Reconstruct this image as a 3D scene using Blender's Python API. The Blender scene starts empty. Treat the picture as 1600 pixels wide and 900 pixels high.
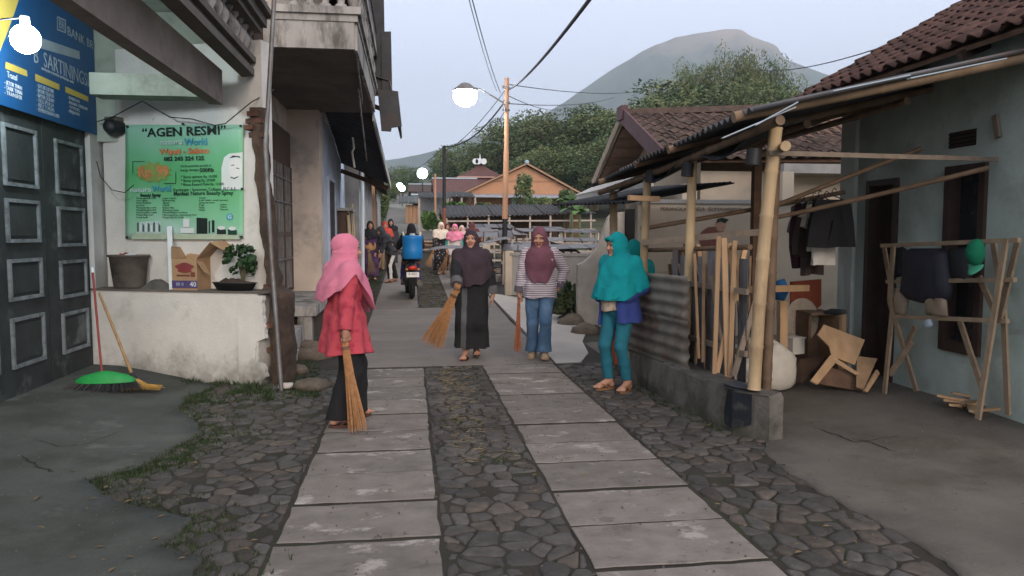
import bpy, bmesh, math, random
import numpy as np
from mathutils import Vector, Matrix, Euler, noise as mnoise
random.seed(7); NR = np.random.default_rng(7)
PI = math.pi; rad = math.radians
S = bpy.context.scene; C = S.collection
# ---------------------------------------------------------------- camera
F_PX = 1180.0; EYE = 1.58
PITCH = math.atan(84 / F_PX); YAW = math.atan(159 / F_PX * math.cos(PITCH))
cam = bpy.data.cameras.new('camera'); cam_o = bpy.data.objects.new('camera', cam); C.objects.link(cam_o)
cam.sensor_width = 36; cam.lens = 36 * F_PX / 1600
cam.clip_start = 0.05; cam.clip_end = 20000
cam_o.location = (0, 0, EYE); cam_o.rotation_euler = (PI / 2 - PITCH, 0, -YAW)
S.camera = cam_o
# ---------------------------------------------------------------- world, sun, exposure
W = bpy.data.worlds.new('World'); S.world = W; W.use_nodes = True
wn = W.node_tree.nodes; wl = W.node_tree.links
bg = wn['Background']
SUN_EL, SUN_AZ = rad(20), rad(170)          # low veiled sun behind the viewer
sky = wn.new('ShaderNodeTexSky'); sky.sky_type = 'NISHITA'; sky.sun_disc = False
sky.sun_elevation = SUN_EL; sky.sun_rotation = SUN_AZ; sky.altitude = 800
sky.air_density = 1.0; sky.dust_density = 1.2; sky.ozone_density = 2.0
# dusk air: the clear-sky model blended with an even lavender veil of thin high cloud
tc = wn.new('ShaderNodeTexCoord'); sep = wn.new('ShaderNodeSeparateXYZ'); wl.new(tc.outputs['Generated'], sep.inputs[0])
ramp = wn.new('ShaderNodeValToRGB'); wl.new(sep.outputs['Z'], ramp.inputs[0])
SKYK = 1.0
for i, (p, c) in enumerate([(0.0, (8.6, 8.6, 10.0)), (0.10, (8.4, 8.6, 10.2)), (0.30, (7.7, 8.2, 10.2)), (0.6, (7.4, 7.3, 8.0)), (1.0, (7.1, 6.8, 7.0))]):
    e = ramp.color_ramp.elements[i] if i < 2 else ramp.color_ramp.elements.new(p)
    e.position = p; e.color = (*[v * SKYK / 11 for v in c], 1)
veil = wn.new('ShaderNodeVectorMath'); veil.operation = 'SCALE'; veil.inputs['Scale'].default_value = 9.9
wl.new(ramp.outputs[0], veil.inputs[0])
mx = wn.new('ShaderNodeMix'); mx.data_type = 'RGBA'; mx.inputs['Factor'].default_value = 0.86
wl.new(sky.outputs[0], mx.inputs['A']); wl.new(veil.outputs[0], mx.inputs['B'])
wl.new(mx.outputs['Result'], bg.inputs['Color']); bg.inputs['Strength'].default_value = 0.10
sun = bpy.data.lights.new('sun', 'SUN'); sun.energy = 0.95; sun.angle = rad(26); sun.color = (1.0, 0.84, 0.68)
sun_o = bpy.data.objects.new('sun', sun); C.objects.link(sun_o)
sd = Vector((math.sin(SUN_AZ) * math.cos(SUN_EL), math.cos(SUN_AZ) * math.cos(SUN_EL), math.sin(SUN_EL)))
sun_o.rotation_euler = sd.to_track_quat('Z', 'Y').to_euler()
S.view_settings.view_transform = 'Standard'; S.view_settings.look = 'None'
S.view_settings.exposure = 1.0; S.view_settings.gamma = 1.0; S.view_settings.use_curve_mapping = False
S.render.engine = 'CYCLES'; S.cycles.use_denoising = True
S.cycles.max_bounces = 6; S.cycles.diffuse_bounces = 3; S.cycles.glossy_bounces = 2; S.cycles.transmission_bounces = 4; S.cycles.transparent_max_bounces = 8
S.cycles.sample_clamp_indirect = 4
# ---------------------------------------------------------------- pixel -> world (1600 x 900 frame)
_f = Vector((math.sin(YAW) * math.cos(PITCH), math.cos(YAW) * math.cos(PITCH), -math.sin(PITCH)))
_r = Vector((math.cos(YAW), -math.sin(YAW), 0)); _u = _r.cross(_f)
def at(px, py, Z=None, X=None, Y=None, d=None):
    v = _f + _r * ((px - 800) / F_PX) + _u * ((450 - py) / F_PX)
    t = d if d is not None else X / v.x if X is not None else Y / v.y if Y is not None else (Z - EYE) / v.z
    return Vector((v.x * t, v.y * t, EYE + v.z * t))
def smooth(a, b, x):
    t = max(0.0, min(1.0, (x - a) / (b - a))); return t * t * (3 - 2 * t)
_RY = [0, 9, 13, 16.6, 20, 23, 30, 45, 79, 110, 150, 200, 400]; _RZ = [0, 0, .05, .18, .31, .45, .85, 1.7, 3.5, 5.7, 9.0, 13.0, 30.0]
def road_z(y): return float(np.interp(y, _RY, _RZ))
def road_x(y): return 0.5 if y < 30 else 0.5 - 2.6 * ((y - 30) / 120)
# ---------------------------------------------------------------- materials
MATS = {}
def M(name, col, rough=.85, var=.25, vs=5., bump=.2, bs=60., stain=None, ss=1.6, sa=.6, st=.5, sw=.14, metal=0., rnd=0., spec=.3, stretch=None, dirt=None, st2=None, emit=None, es=0.):
    if name in MATS: return MATS[name]
    m = bpy.data.materials.new(name); m.use_nodes = True; MATS[name] = m
    n = m.node_tree.nodes; l = m.node_tree.links; b = n['Principled BSDF']
    b.inputs['Roughness'].default_value = rough; b.inputs['Metallic'].default_value = metal
    b.inputs['Specular IOR Level'].default_value = spec
    t = n.new('ShaderNodeTexCoord'); mp = n.new('ShaderNodeMapping'); l.new(t.outputs['Object'], mp.inputs['Vector'])
    if stretch: mp.inputs['Scale'].default_value = stretch
    oi = n.new('ShaderNodeObjectInfo'); ad = n.new('ShaderNodeVectorMath'); ad.operation = 'ADD'
    sc = n.new('ShaderNodeMath'); sc.operation = 'MULTIPLY'; sc.inputs[1].default_value = 37.0; l.new(oi.outputs['Random'], sc.inputs[0])
    l.new(mp.outputs[0], ad.inputs[0]); l.new(sc.outputs[0], ad.inputs[1])
    def noise(s, det=6, ro=.6):
        q = n.new('ShaderNodeTexNoise'); q.inputs['Scale'].default_value = s; q.inputs['Detail'].default_value = det
        q.inputs['Roughness'].default_value = ro; l.new(ad.outputs[0], q.inputs['Vector']); return q.outputs['Fac']
    hsv = n.new('ShaderNodeHueSaturation'); hsv.inputs['Color'].default_value = (*col, 1)
    mr = n.new('ShaderNodeMapRange'); mr.inputs['From Min'].default_value = .3; mr.inputs['From Max'].default_value = .7
    mr.inputs['To Min'].default_value = 1 - var; mr.inputs['To Max'].default_value = 1 + var * .7
    l.new(noise(vs), mr.inputs['Value'])
    if rnd:
        m2 = n.new('ShaderNodeMapRange'); m2.inputs['To Min'].default_value = 1 - rnd; m2.inputs['To Max'].default_value = 1 + rnd
        l.new(oi.outputs['Random'], m2.inputs['Value'])
        mu = n.new('ShaderNodeMath'); mu.operation = 'MULTIPLY'; l.new(mr.outputs[0], mu.inputs[0]); l.new(m2.outputs[0], mu.inputs[1])
        l.new(mu.outputs[0], hsv.inputs['Value'])
    else: l.new(mr.outputs[0], hsv.inputs['Value'])
    out = hsv.outputs[0]
    if stain:
        r2 = n.new('ShaderNodeMapRange'); r2.inputs['From Min'].default_value = st; r2.inputs['From Max'].default_value = st + sw
        r2.inputs['To Max'].default_value = sa; l.new(noise(ss, 8, .68), r2.inputs['Value'])
        k = n.new('ShaderNodeMix'); k.data_type = 'RGBA'; l.new(r2.outputs[0], k.inputs['Factor']); l.new(out, k.inputs['A']); k.inputs['B'].default_value = (*stain, 1)
        out = k.outputs['Result']
    if st2:   # a second stain: (colour, scale, threshold, amount)
        r2 = n.new('ShaderNodeMapRange'); r2.inputs['From Min'].default_value = st2[2]; r2.inputs['From Max'].default_value = st2[2] + .08
        r2.inputs['To Max'].default_value = st2[3]; mo = n.new('ShaderNodeMapping'); mo.inputs['Location'].default_value = (7.3, 2.9, 5.1); l.new(ad.outputs[0], mo.inputs['Vector'])
        q = n.new('ShaderNodeTexNoise'); q.inputs['Scale'].default_value = st2[1]; q.inputs['Detail'].default_value = 9; q.inputs['Roughness'].default_value = .7; l.new(mo.outputs[0], q.inputs['Vector']); l.new(q.outputs['Fac'], r2.inputs['Value'])
        k = n.new('ShaderNodeMix'); k.data_type = 'RGBA'; l.new(r2.outputs[0], k.inputs['Factor']); l.new(out, k.inputs['A']); k.inputs['B'].default_value = (*st2[0], 1)
        out = k.outputs['Result']
    if dirt:  # splash dirt: (colour, world z at which it ends, height over which it fades)
        dc, z1, dh = dirt
        g = n.new('ShaderNodeNewGeometry'); sx = n.new('ShaderNodeSeparateXYZ'); l.new(g.outputs['Position'], sx.inputs[0])
        nz = n.new('ShaderNodeMath'); nz.operation = 'MULTIPLY_ADD'; l.new(noise(3.0, 8, .7), nz.inputs[0]); nz.inputs[1].default_value = dh * 2.2; l.new(sx.outputs['Z'], nz.inputs[2])
        r3 = n.new('ShaderNodeMapRange'); r3.inputs['From Min'].default_value = z1 + dh * .6; r3.inputs['From Max'].default_value = z1 + dh * 1.5
        r3.inputs['To Min'].default_value = .85; r3.inputs['To Max'].default_value = 0; l.new(nz.outputs[0], r3.inputs['Value'])
        k = n.new('ShaderNodeMix'); k.data_type = 'RGBA'; l.new(r3.outputs[0], k.inputs['Factor']); l.new(out, k.inputs['A']); k.inputs['B'].default_value = (*dc, 1)
        out = k.outputs['Result']
    l.new(out, b.inputs['Base Color'])
    if bump:
        bp = n.new('ShaderNodeBump'); bp.inputs['Strength'].default_value = bump; bp.inputs['Distance'].default_value = .02
        l.new(noise(bs, 5, .65), bp.inputs['Height']); l.new(bp.outputs[0], b.inputs['Normal'])
    if emit:
        b.inputs['Emission Color'].default_value = (*emit, 1); b.inputs['Emission Strength'].default_value = es
    return m
def pattern(m, kind, col, scale=20., thr=.5, axis='Z', width=.1):
    """print a second colour into material m: 'stripe' along an axis, 'dots' or 'blotch'"""
    n = m.node_tree.nodes; l = m.node_tree.links; b = n['Principled BSDF']; src = b.inputs['Base Color'].links[0].from_socket
    t = n.new('ShaderNodeTexCoord')
    if kind == 'stripe':
        w = n.new('ShaderNodeTexWave'); w.bands_direction = axis; w.inputs['Scale'].default_value = scale; w.inputs['Distortion'].default_value = .6; w.inputs['Detail'].default_value = 1
        w.inputs['Detail Scale'].default_value = .4; l.new(t.outputs['Object'], w.inputs['Vector']); v = w.outputs['Fac']
    elif kind == 'dots':
        w = n.new('ShaderNodeTexVoronoi'); w.inputs['Scale'].default_value = scale; l.new(t.outputs['Object'], w.inputs['Vector'])
        q = n.new('ShaderNodeMath'); q.operation = 'SUBTRACT'; q.inputs[0].default_value = 1; l.new(w.outputs['Distance'], q.inputs[1]); v = q.outputs[0]
    else:
        w = n.new('ShaderNodeTexNoise'); w.inputs['Scale'].default_value = scale; w.inputs['Detail'].default_value = 3; l.new(t.outputs['Object'], w.inputs['Vector']); v = w.outputs['Fac']
    r = n.new('ShaderNodeMapRange'); r.inputs['From Min'].default_value = thr; r.inputs['From Max'].default_value = thr + width; l.new(v, r.inputs['Value'])
    k = n.new('ShaderNodeMix'); k.data_type = 'RGBA'; l.new(r.outputs[0], k.inputs['Factor']); l.new(src, k.inputs['A']); k.inputs['B'].default_value = (*col, 1)
    l.new(k.outputs['Result'], b.inputs['Base Color']); return m
# ---------------------------------------------------------------- objects
def link(o): C.objects.link(o); return o
def tag(o, label=None, cat=None, group=None, kind=None):
    for k, v in (('label', label), ('category', cat), ('group', group), ('kind', kind)):
        if v: o[k] = v
    return o
def thing(name, label, cat, loc=(0, 0, 0), rz=0., group=None):
    o = bpy.data.objects.new(name, None); link(o); o.empty_display_size = .1
    o.location = loc; o.rotation_euler = (0, 0, rz); return tag(o, label, cat, group)
def inst(mesh, name, parent, loc=(0, 0, 0), rot=(0, 0, 0), sc=(1, 1, 1)):
    o = bpy.data.objects.new(name, mesh); link(o); o.parent = parent
    o.location = loc; o.rotation_euler = rot; o.scale = sc; return o
def copy_tree(o, parent=None):
    c = o.copy(); link(c)
    if parent: c.parent = parent
    for ch in list(o.children): copy_tree(ch, c)
    return c
class MB:
    def __init__(s): s.v = []; s.f = []; s.m = []; s.cur = 0; s.sm = []; s.smooth = False
    def add(s, vs, fs, sm=None):
        o = len(s.v); s.v += [tuple(v) for v in vs]; s.f += [tuple(i + o for i in f) for f in fs]
        s.m += [s.cur] * len(fs); s.sm += [s.smooth if sm is None else sm] * len(fs); return s
    def box(s, c, size, rot=None):
        x, y, z = size[0] / 2, size[1] / 2, size[2] / 2
        vs = [Vector((a * x, b * y, d * z)) for d in (-1, 1) for b in (-1, 1) for a in (-1, 1)]
        if rot is not None:
            R = rot if isinstance(rot, Matrix) else Euler(rot).to_matrix()
            vs = [R @ v for v in vs]
        c = Vector(c)
        return s.add([v + c for v in vs], [(0, 2, 3, 1), (4, 5, 7, 6), (0, 1, 5, 4), (2, 6, 7, 3), (0, 4, 6, 2), (1, 3, 7, 5)], False)
    def b2(s, lo, hi): return s.box([(a + b) / 2 for a, b in zip(lo, hi)], [abs(b - a) for a, b in zip(lo, hi)])
    def beam(s, p0, p1, w, h, up=(0, 0, 1)):
        p0, p1 = Vector(p0), Vector(p1); d = (p1 - p0); L = d.length; d.normalize(); up = Vector(up)
        if abs(d.dot(up)) > .98: up = Vector((0, 1, 0))
        sx = d.cross(up).normalized(); uz = sx.cross(d)
        R = Matrix((sx, d, uz)).transposed(); return s.box((p0 + p1) / 2, (w, L, h), R)
    def tube(s, pts, rs, seg=8, cap=True):
        pts = [Vector(p) for p in pts]; rs = rs if hasattr(rs, '__len__') else [rs] * len(pts)
        vs = []; n = len(pts); ref = None
        for i, p in enumerate(pts):
            d = (pts[min(i + 1, n - 1)] - pts[max(i - 1, 0)])
            d = d.normalized() if d.length > 1e-9 else Vector((0, 0, 1))
            if ref is None: ref = Vector((1, 0, 0)) if abs(d.x) < .8 else Vector((0, 1, 0))
            a = (ref - d * ref.dot(d)); a = a.normalized() if a.length > 1e-6 else d.orthogonal().normalized(); ref = a; b = d.cross(a)
            vs += [p + (a * math.cos(2 * PI * k / seg) + b * math.sin(2 * PI * k / seg)) * rs[i] for k in range(seg)]
        fs = [(i * seg + k, i * seg + (k + 1) % seg, (i + 1) * seg + (k + 1) % seg, (i + 1) * seg + k) for i in range(n - 1) for k in range(seg)]
        s.add(vs, fs, seg > 5)
        if cap: s.add(vs[:seg], [tuple(reversed(range(seg)))], False); s.add(vs[-seg:], [tuple(range(seg))], False)
        return s
    def lathe(s, prof, c=(0, 0, 0), seg=12, sx=1., sy=1.):
        c = Vector(c); vs = [c + Vector((r * math.cos(2 * PI * k / seg) * sx, r * math.sin(2 * PI * k / seg) * sy, z)) for r, z in prof for k in range(seg)]
        n = len(prof)
        return s.add(vs, [(i * seg + k, i * seg + (k + 1) % seg, (i + 1) * seg + (k + 1) % seg, (i + 1) * seg + k) for i in range(n - 1) for k in range(seg)], True)
    def ball(s, c, r, seg=12, rings=8):
        r = r if hasattr(r, '__len__') else (r, r, r); c = Vector(c)
        vs = [c + Vector((r[0] * math.sin(PI * i / rings) * math.cos(2 * PI * k / seg), r[1] * math.sin(PI * i / rings) * math.sin(2 * PI * k / seg), -r[2] * math.cos(PI * i / rings))) for i in range(rings + 1) for k in range(seg)]
        return s.add(vs, [(i * seg + k, i * seg + (k + 1) % seg, (i + 1) * seg + (k + 1) % seg, (i + 1) * seg + k) for i in range(rings) for k in range(seg)], True)
    def prism(s, poly, z0, z1):
        n = len(poly); vs = [(p[0], p[1], z0) for p in poly] + [(p[0], p[1], z1) for p in poly]
        return s.add(vs, [tuple(reversed(range(n))), tuple(range(n, 2 * n))] + [(i, (i + 1) % n, n + (i + 1) % n, n + i) for i in range(n)], False)
    def slab(s, quad, t):
        """plate: quad is 3+ points, thickened by t along -normal"""
        q = [Vector(p) for p in quad]; nn = (q[1] - q[0]).cross(q[2] - q[0]).normalized(); n = len(q)
        vs = q + [p - nn * t for p in q]
        return s.add(vs, [tuple(range(n)), tuple(reversed(range(n, 2 * n)))] + [(i, n + i, n + (i + 1) % n, (i + 1) % n) for i in range(n)], False)
    def sheet(s, fn, nu, nv, thick=0.):
        """fn(u, v) -> point, u and v in 0..1; thick > 0 gives the sheet a back side"""
        P = [[Vector(fn(i / nu, j / nv)) for j in range(nv + 1)] for i in range(nu + 1)]
        vs = [p for r in P for p in r]; k = nv + 1
        fs = [(i * k + j, (i + 1) * k + j, (i + 1) * k + j + 1, i * k + j + 1) for i in range(nu) for j in range(nv)]
        if thick:
            nn = (P[-1][0] - P[0][0]).cross(P[0][-1] - P[0][0]).normalized(); m = len(vs)
            vs = vs + [p - nn * thick for p in vs]
            fs = fs + [tuple(m + i for i in reversed(f)) for f in fs]
            rim = [i * k for i in range(nu + 1)] + [nu * k + j for j in range(1, k)] + [i * k + nv for i in range(nu - 1, -1, -1)] + [j for j in range(nv - 1, 0, -1)]
            fs += [(rim[(i + 1) % len(rim)], rim[i], m + rim[i], m + rim[(i + 1) % len(rim)]) for i in range(len(rim))]
        return s.add(vs, fs, True)
    def mesh(s, name, mats, off=None):
        me = bpy.data.meshes.new(name)
        v = s.v if off is None else [(a[0] - off[0], a[1] - off[1], a[2] - off[2]) for a in s.v]
        me.from_pydata(v, [], s.f)
        for m in (mats if isinstance(mats, (list, tuple)) else [mats]): me.materials.append(m)
        me.polygons.foreach_set('material_index', s.m); me.polygons.foreach_set('use_smooth', s.sm); me.update(); return me
    def build(s, name, mats, parent=None, world=True, label=None, kind=None):
        """vertices are in world coordinates; the object's origin stays with its parent (or the scene)"""
        off = None
        if parent is not None and world:
            p = parent; off = Vector((0, 0, 0))
            while p is not None: off += p.location; p = p.parent
        o = bpy.data.objects.new(name, s.mesh(name, mats, off)); link(o)
        if parent is not None: o.parent = parent
        return tag(o, label, kind=kind)
def solo(mb, name, mats, label, cat, base, group=None, kind=None):
    """a top-level thing that is one mesh, its origin at base"""
    o = bpy.data.objects.new(name, mb.mesh(name, mats, Vector(base))); link(o); o.location = base
    return tag(o, label, cat, group, kind)
def rv(a, b): return random.uniform(a, b)
def jit(p, a): return Vector(p) + Vector((rv(-a, a), rv(-a, a), rv(-a, a)))
_font = None
def text(body, name, mat, parent, loc, rot, size, width=None, align='CENTER', sx=1.0, bold=0.0, kind=None):
    cu = bpy.data.curves.new(name, 'FONT'); cu.body = body; cu.size = size; cu.align_x = align; cu.align_y = 'CENTER'
    cu.resolution_u = 2; cu.extrude = .0008; cu.offset = bold
    t = bpy.data.objects.new(name, cu); link(t); bpy.context.view_layer.update()
    me = bpy.data.meshes.new_from_object(t); bpy.data.objects.remove(t); me.materials.clear(); me.materials.append(mat)
    o = bpy.data.objects.new(name, me); link(o); o.parent = parent; o.location = loc; o.rotation_euler = rot
    xs = [v.co.x for v in me.vertices]; w = max(xs) - min(xs) if xs else 1
    if width: sx = width / w
    o.scale = (sx, 1, 1); return o
# ================================================================ terrain, road, mountain
mat_soil = M('soil', (.036, .031, .025), .95, .4, 3, .5, 40, stain=(.030, .036, .014), ss=.9, sa=.8, st=.52)
mat_ground = M('field_ground', (.07, .075, .04), .95, .4, .4, .3, 8, stain=(.09, .075, .05), ss=.12, sa=.7)
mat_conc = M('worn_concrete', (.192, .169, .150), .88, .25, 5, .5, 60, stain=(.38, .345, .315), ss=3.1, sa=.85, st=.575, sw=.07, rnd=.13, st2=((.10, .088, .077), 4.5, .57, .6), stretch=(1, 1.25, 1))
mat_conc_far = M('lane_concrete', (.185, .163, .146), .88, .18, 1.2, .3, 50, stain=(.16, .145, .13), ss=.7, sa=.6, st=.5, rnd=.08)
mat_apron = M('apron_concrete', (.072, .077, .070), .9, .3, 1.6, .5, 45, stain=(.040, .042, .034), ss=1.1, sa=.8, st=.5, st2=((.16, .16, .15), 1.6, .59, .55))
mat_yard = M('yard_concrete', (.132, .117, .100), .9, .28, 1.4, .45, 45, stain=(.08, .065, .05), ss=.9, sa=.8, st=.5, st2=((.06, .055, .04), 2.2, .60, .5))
mat_cob = M('river_stone', (.074, .067, .062), .85, .35, 12, .6, 45, rnd=.34, spec=.35)
mat_cob2 = M('brown_stone', (.080, .067, .056), .85, .35, 12, .6, 45, rnd=.32, spec=.35)

def terrain_z(x, y):
    z = road_z(max(0, y)) - .05
    if y > 40: z += (mnoise.noise((x * .02, y * .02, 3.1)) * 1.2 + .02 * max(0, x - 5)) * smooth(40, 90, y) * (smooth(4, 14, abs(x - road_x(y))))
    if y > 40: z -= .35 * smooth(2.2, 1.2, abs(x - road_x(y)))
    if y > 400: z = 30 - .05
    return z
g = MB()
gx = [-2400, -900, -400, -200, -100, -60, -40, -25, -16, -10, -7, -5, -4, -3, -2, -1, 0, 1, 2, 3, 4, 5, 7, 9, 12, 16, 22, 30, 40, 60, 90, 130, 200, 400, 900, 2400]
gy = [-40, -15, -5, 0, 4, 8, 9, 11, 13, 15, 16.6, 18, 20, 23, 26, 30, 36, 45, 55, 65, 79, 95, 110, 130, 150, 175, 200, 260, 400, 800, 1400, 2400, 3500]
g.add([(x, y, terrain_z(x, y)) for y in gy for x in gx], [(j * len(gx) + i, j * len(gx) + i + 1, (j + 1) * len(gx) + i + 1, (j + 1) * len(gx) + i) for j in range(len(gy) - 1) for i in range(len(gx) - 1)], True)
tag(g.build('ground', mat_ground), kind='structure')

# --- soil bed under the near lane and the far road surface
road = thing('road', 'village lane of two concrete wheel tracks set in cobblestone, climbing away', 'road', (0, 0, 0)); road['kind'] = 'structure'
del road['label'], road['category']
b = MB(); ys = [-3, 0, 4, 9, 11, 13, 15, 16.6, 18, 20, 23, 26, 30]
b.add([(x, y, road_z(max(0, y)) + .010) for y in ys for x in (-2.6, 3.1)], [(2 * i, 2 * i + 1, 2 * i + 3, 2 * i + 2) for i in range(len(ys) - 1)])
b.build('road_bed', mat_soil, road)
mat_farroad = M('far_road', (.15, .14, .125), .9, .25, .6, .2, 10, stain=(.10, .105, .06), ss=.3, sa=.6, st=.5)
b = MB(); ys = [30, 34, 38, 45, 52, 60, 70, 79, 90, 100, 110, 122, 135, 150, 165]
b.add([(road_x(y) + s * 1.75, y, road_z(y) + .03) for y in ys for s in (-1, 1)], [(2 * i, 2 * i + 1, 2 * i + 3, 2 * i + 2) for i in range(len(ys) - 1)])
b.build('road_surface', mat_farroad, road)

def slab_mesh(x0, x1, y0, y1, top, mat, chip=.007, t=.07):
    pts = []
    def edge(a, b_, n):
        for i in range(n):
            k = i / n; pts.append((a[0] + (b_[0] - a[0]) * k + rv(-chip, chip), a[1] + (b_[1] - a[1]) * k + rv(-chip, chip)))
    nx = max(4, int((x1 - x0) / .09)); ny = max(3, int((y1 - y0) / .12))
    edge((x0, y0), (x1, y0), nx); edge((x1, y0), (x1, y1), ny); edge((x1, y1), (x0, y1), nx); edge((x0, y1), (x0, y0), ny)
    n = len(pts); cx, cy = (x0 + x1) / 2, (y0 + y1) / 2
    def ring(ins, z): return [(p[0] + (cx - p[0]) / max(.01, abs(cx - p[0])) * min(ins, abs(cx - p[0])), p[1] + (cy - p[1]) / max(.01, abs(cy - p[1])) * min(ins, abs(cy - p[1])), z + road_z(p[1])) for p in pts]
    m = MB(); vs = ring(0, top - t) + ring(0, top - .004) + ring(.006, top)
    fs = [(r * n + i, r * n + (i + 1) % n, (r + 1) * n + (i + 1) % n, (r + 1) * n + i) for r in range(2) for i in range(n)]
    m.cur = 1; m.add(vs, fs[:n]); m.cur = 0; m.add(vs, fs[n:] + [tuple(range(2 * n, 3 * n))]); return m
ty = [1.55, 2.15, 2.7, 3.3, 3.84, 4.39, 4.95, 5.46, 6.02, 6.58, 7.18, 7.76, 8.3, 8.86]
for k in range(len(ty) - 1):
    for (x0, x1, oy) in ((-.69, .135, 0), (.845, 1.70, .04)):
        slab_mesh(x0 + rv(-.006, .006), x1 + rv(-.006, .006), ty[k] + .016 + oy, ty[k + 1] - .016 + oy, .016 + rv(-.004, .005), mat_conc).build('concrete_slab', [mat_conc, mat_soil], road)
cy_ = [8.93, 9.55, 10.25, 11.05, 11.95, 12.9, 13.9, 14.9]           # the cross lane: full-width pours
for k in range(7):
    slab_mesh(-.72, 1.72, cy_[k] + .008, cy_[k + 1] - .008, .018, mat_conc_far).build('concrete_slab', [mat_conc_far, mat_soil], road)
fy = [14.93, 16.0, 17.1, 18.3, 19.6, 21.0, 22.6, 24.4, 26.5, 29.]
for k in range(len(fy) - 1):
    for (x0, x1) in ((-.72, .14), (.80, 1.72)):
        slab_mesh(x0, x1, fy[k] + .012, fy[k + 1] - .012, .018, mat_conc_far).build('concrete_slab', [mat_conc_far, mat_soil], road)
# the side lane that leaves to the right between the low wall and the grey wall
mat_side = M('side_lane_concrete', (.40, .37, .34), .85, .12, 1.5, .2, 40, stain=(.28, .255, .23), ss=.8, sa=.6, st=.55)
sl = MB(); P = [(1.74, 8.95), (2.05, 8.95), (2.3, 9.6), (2.45, 10.6), (2.75, 11.6), (3.1, 12.6), (3.0, 13.6), (2.75, 15.0), (2.5, 16.2), (2.0, 17.0), (1.76, 17.2)]
n_ = len(P); sl.add([(p[0], p[1], road_z(p[1]) + .021) for p in P] + [(p[0], p[1], road_z(p[1]) - .03) for p in P], [tuple(range(n_))] + [(i, n_ + i, n_ + (i + 1) % n_, (i + 1) % n_) for i in range(n_)])
tag(sl.build('branch_lane', mat_side), kind='structure')

# --- irregular stones: Voronoi cells of a jittered grid, clipped, shrunk and domed
def vor(x0, x1, y0, y1, cx, cy, j=.52):
    nx = max(1, round((x1 - x0) / cx)); ny = max(1, round((y1 - y0) / cy)); sx = (x1 - x0) / nx; sy = (y1 - y0) / ny
    P = {}
    for i in range(-2, nx + 2):
        for k in range(-2, ny + 2):
            P[i, k] = (x0 + (i + .5 + (.5 if k % 2 else 0) * .7 + rv(-j, j) * .8) * sx, y0 + (k + .5 + rv(-j, j)) * sy)
    out = []
    for i in range(-1, nx + 1):
        for k in range(ny):
            px_, py_ = P[i, k]; poly = [(x0, y0), (x1, y0), (x1, y1), (x0, y1)]
            for a in range(-2, 3):
                for c in range(-2, 3):
                    q = P.get((i + a, k + c))
                    if q is None or (a == 0 and c == 0): continue
                    nx_, ny_ = q[0] - px_, q[1] - py_; mx_, my_ = (q[0] + px_) / 2, (q[1] + py_) / 2
                    new = []
                    for t in range(len(poly)):
                        A, B = poly[t], poly[(t + 1) % len(poly)]
                        da = (A[0] - mx_) * nx_ + (A[1] - my_) * ny_; db = (B[0] - mx_) * nx_ + (B[1] - my_) * ny_
                        if da <= 0: new.append(A)
                        if (da < 0 < db) or (db < 0 < da):
                            w = da / (da - db); new.append((A[0] + (B[0] - A[0]) * w, A[1] + (B[1] - A[1]) * w))
                    poly = new
                    if len(poly) < 3: break
                if len(poly) < 3: break
            if len(poly) >= 3:
                ar = sum(poly[t][0] * poly[(t + 1) % len(poly)][1] - poly[(t + 1) % len(poly)][0] * poly[t][1] for t in range(len(poly))) / 2
                if abs(ar) > cx * cy * .22: out.append(poly)
    return out
def stone(poly, gap=.0062, hgt=.0245):
    c = (sum(p[0] for p in poly) / len(poly), sum(p[1] for p in poly) / len(poly))
    ch = []
    for t in range(len(poly)):  # one corner-cutting pass rounds the cell
        A, B = poly[t], poly[(t + 1) % len(poly)]
        for k in (.17, .83): ch.append((A[0] + (B[0] - A[0]) * k, A[1] + (B[1] - A[1]) * k))
    n = len(ch); tx, ty_ = rv(-.05, .05), rv(-.05, .05); h = hgt * rv(.7, 1.1)
    def ring(ins, z):
        o = []
        for p in ch:
            d = math.hypot(p[0] - c[0], p[1] - c[1]); k = max(.05, (d - ins) / max(d, 1e-5))
            x, y = (p[0] - c[0]) * k, (p[1] - c[1]) * k; o.append((x, y, z + tx * x + ty_ * y))
        return o
    vs = ring(gap, -.03) + ring(gap * 1.1, h * .55) + ring(gap + .008, h * .92) + ring(gap + .028, h)
    vs = [(x * (1 + .10 * mnoise.noise((x * 22 + c[0] * 5, y * 22 + c[1] * 5, 1))), y * (1 + .10 * mnoise.noise((x * 22 + c[0] * 5, y * 22 + c[1] * 5, 8))), z + .006 * mnoise.noise((x * 14 + c[0] * 9, y * 14, 3))) for x, y, z in vs]
    fs = [(r * n + i, r * n + (i + 1) % n, (r + 1) * n + (i + 1) % n, (r + 1) * n + i) for r in range(3) for i in range(n)] + [tuple(range(3 * n, 4 * n))]
    return c, vs, fs
def inside(p, poly):
    r = False; j = len(poly) - 1
    for i in range(len(poly)):
        if (poly[i][1] > p[1]) != (poly[j][1] > p[1]) and p[0] < (poly[j][0] - poly[i][0]) * (p[1] - poly[i][1]) / (poly[j][1] - poly[i][1]) + poly[i][0]: r = not r
        j = i
    return r
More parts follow.
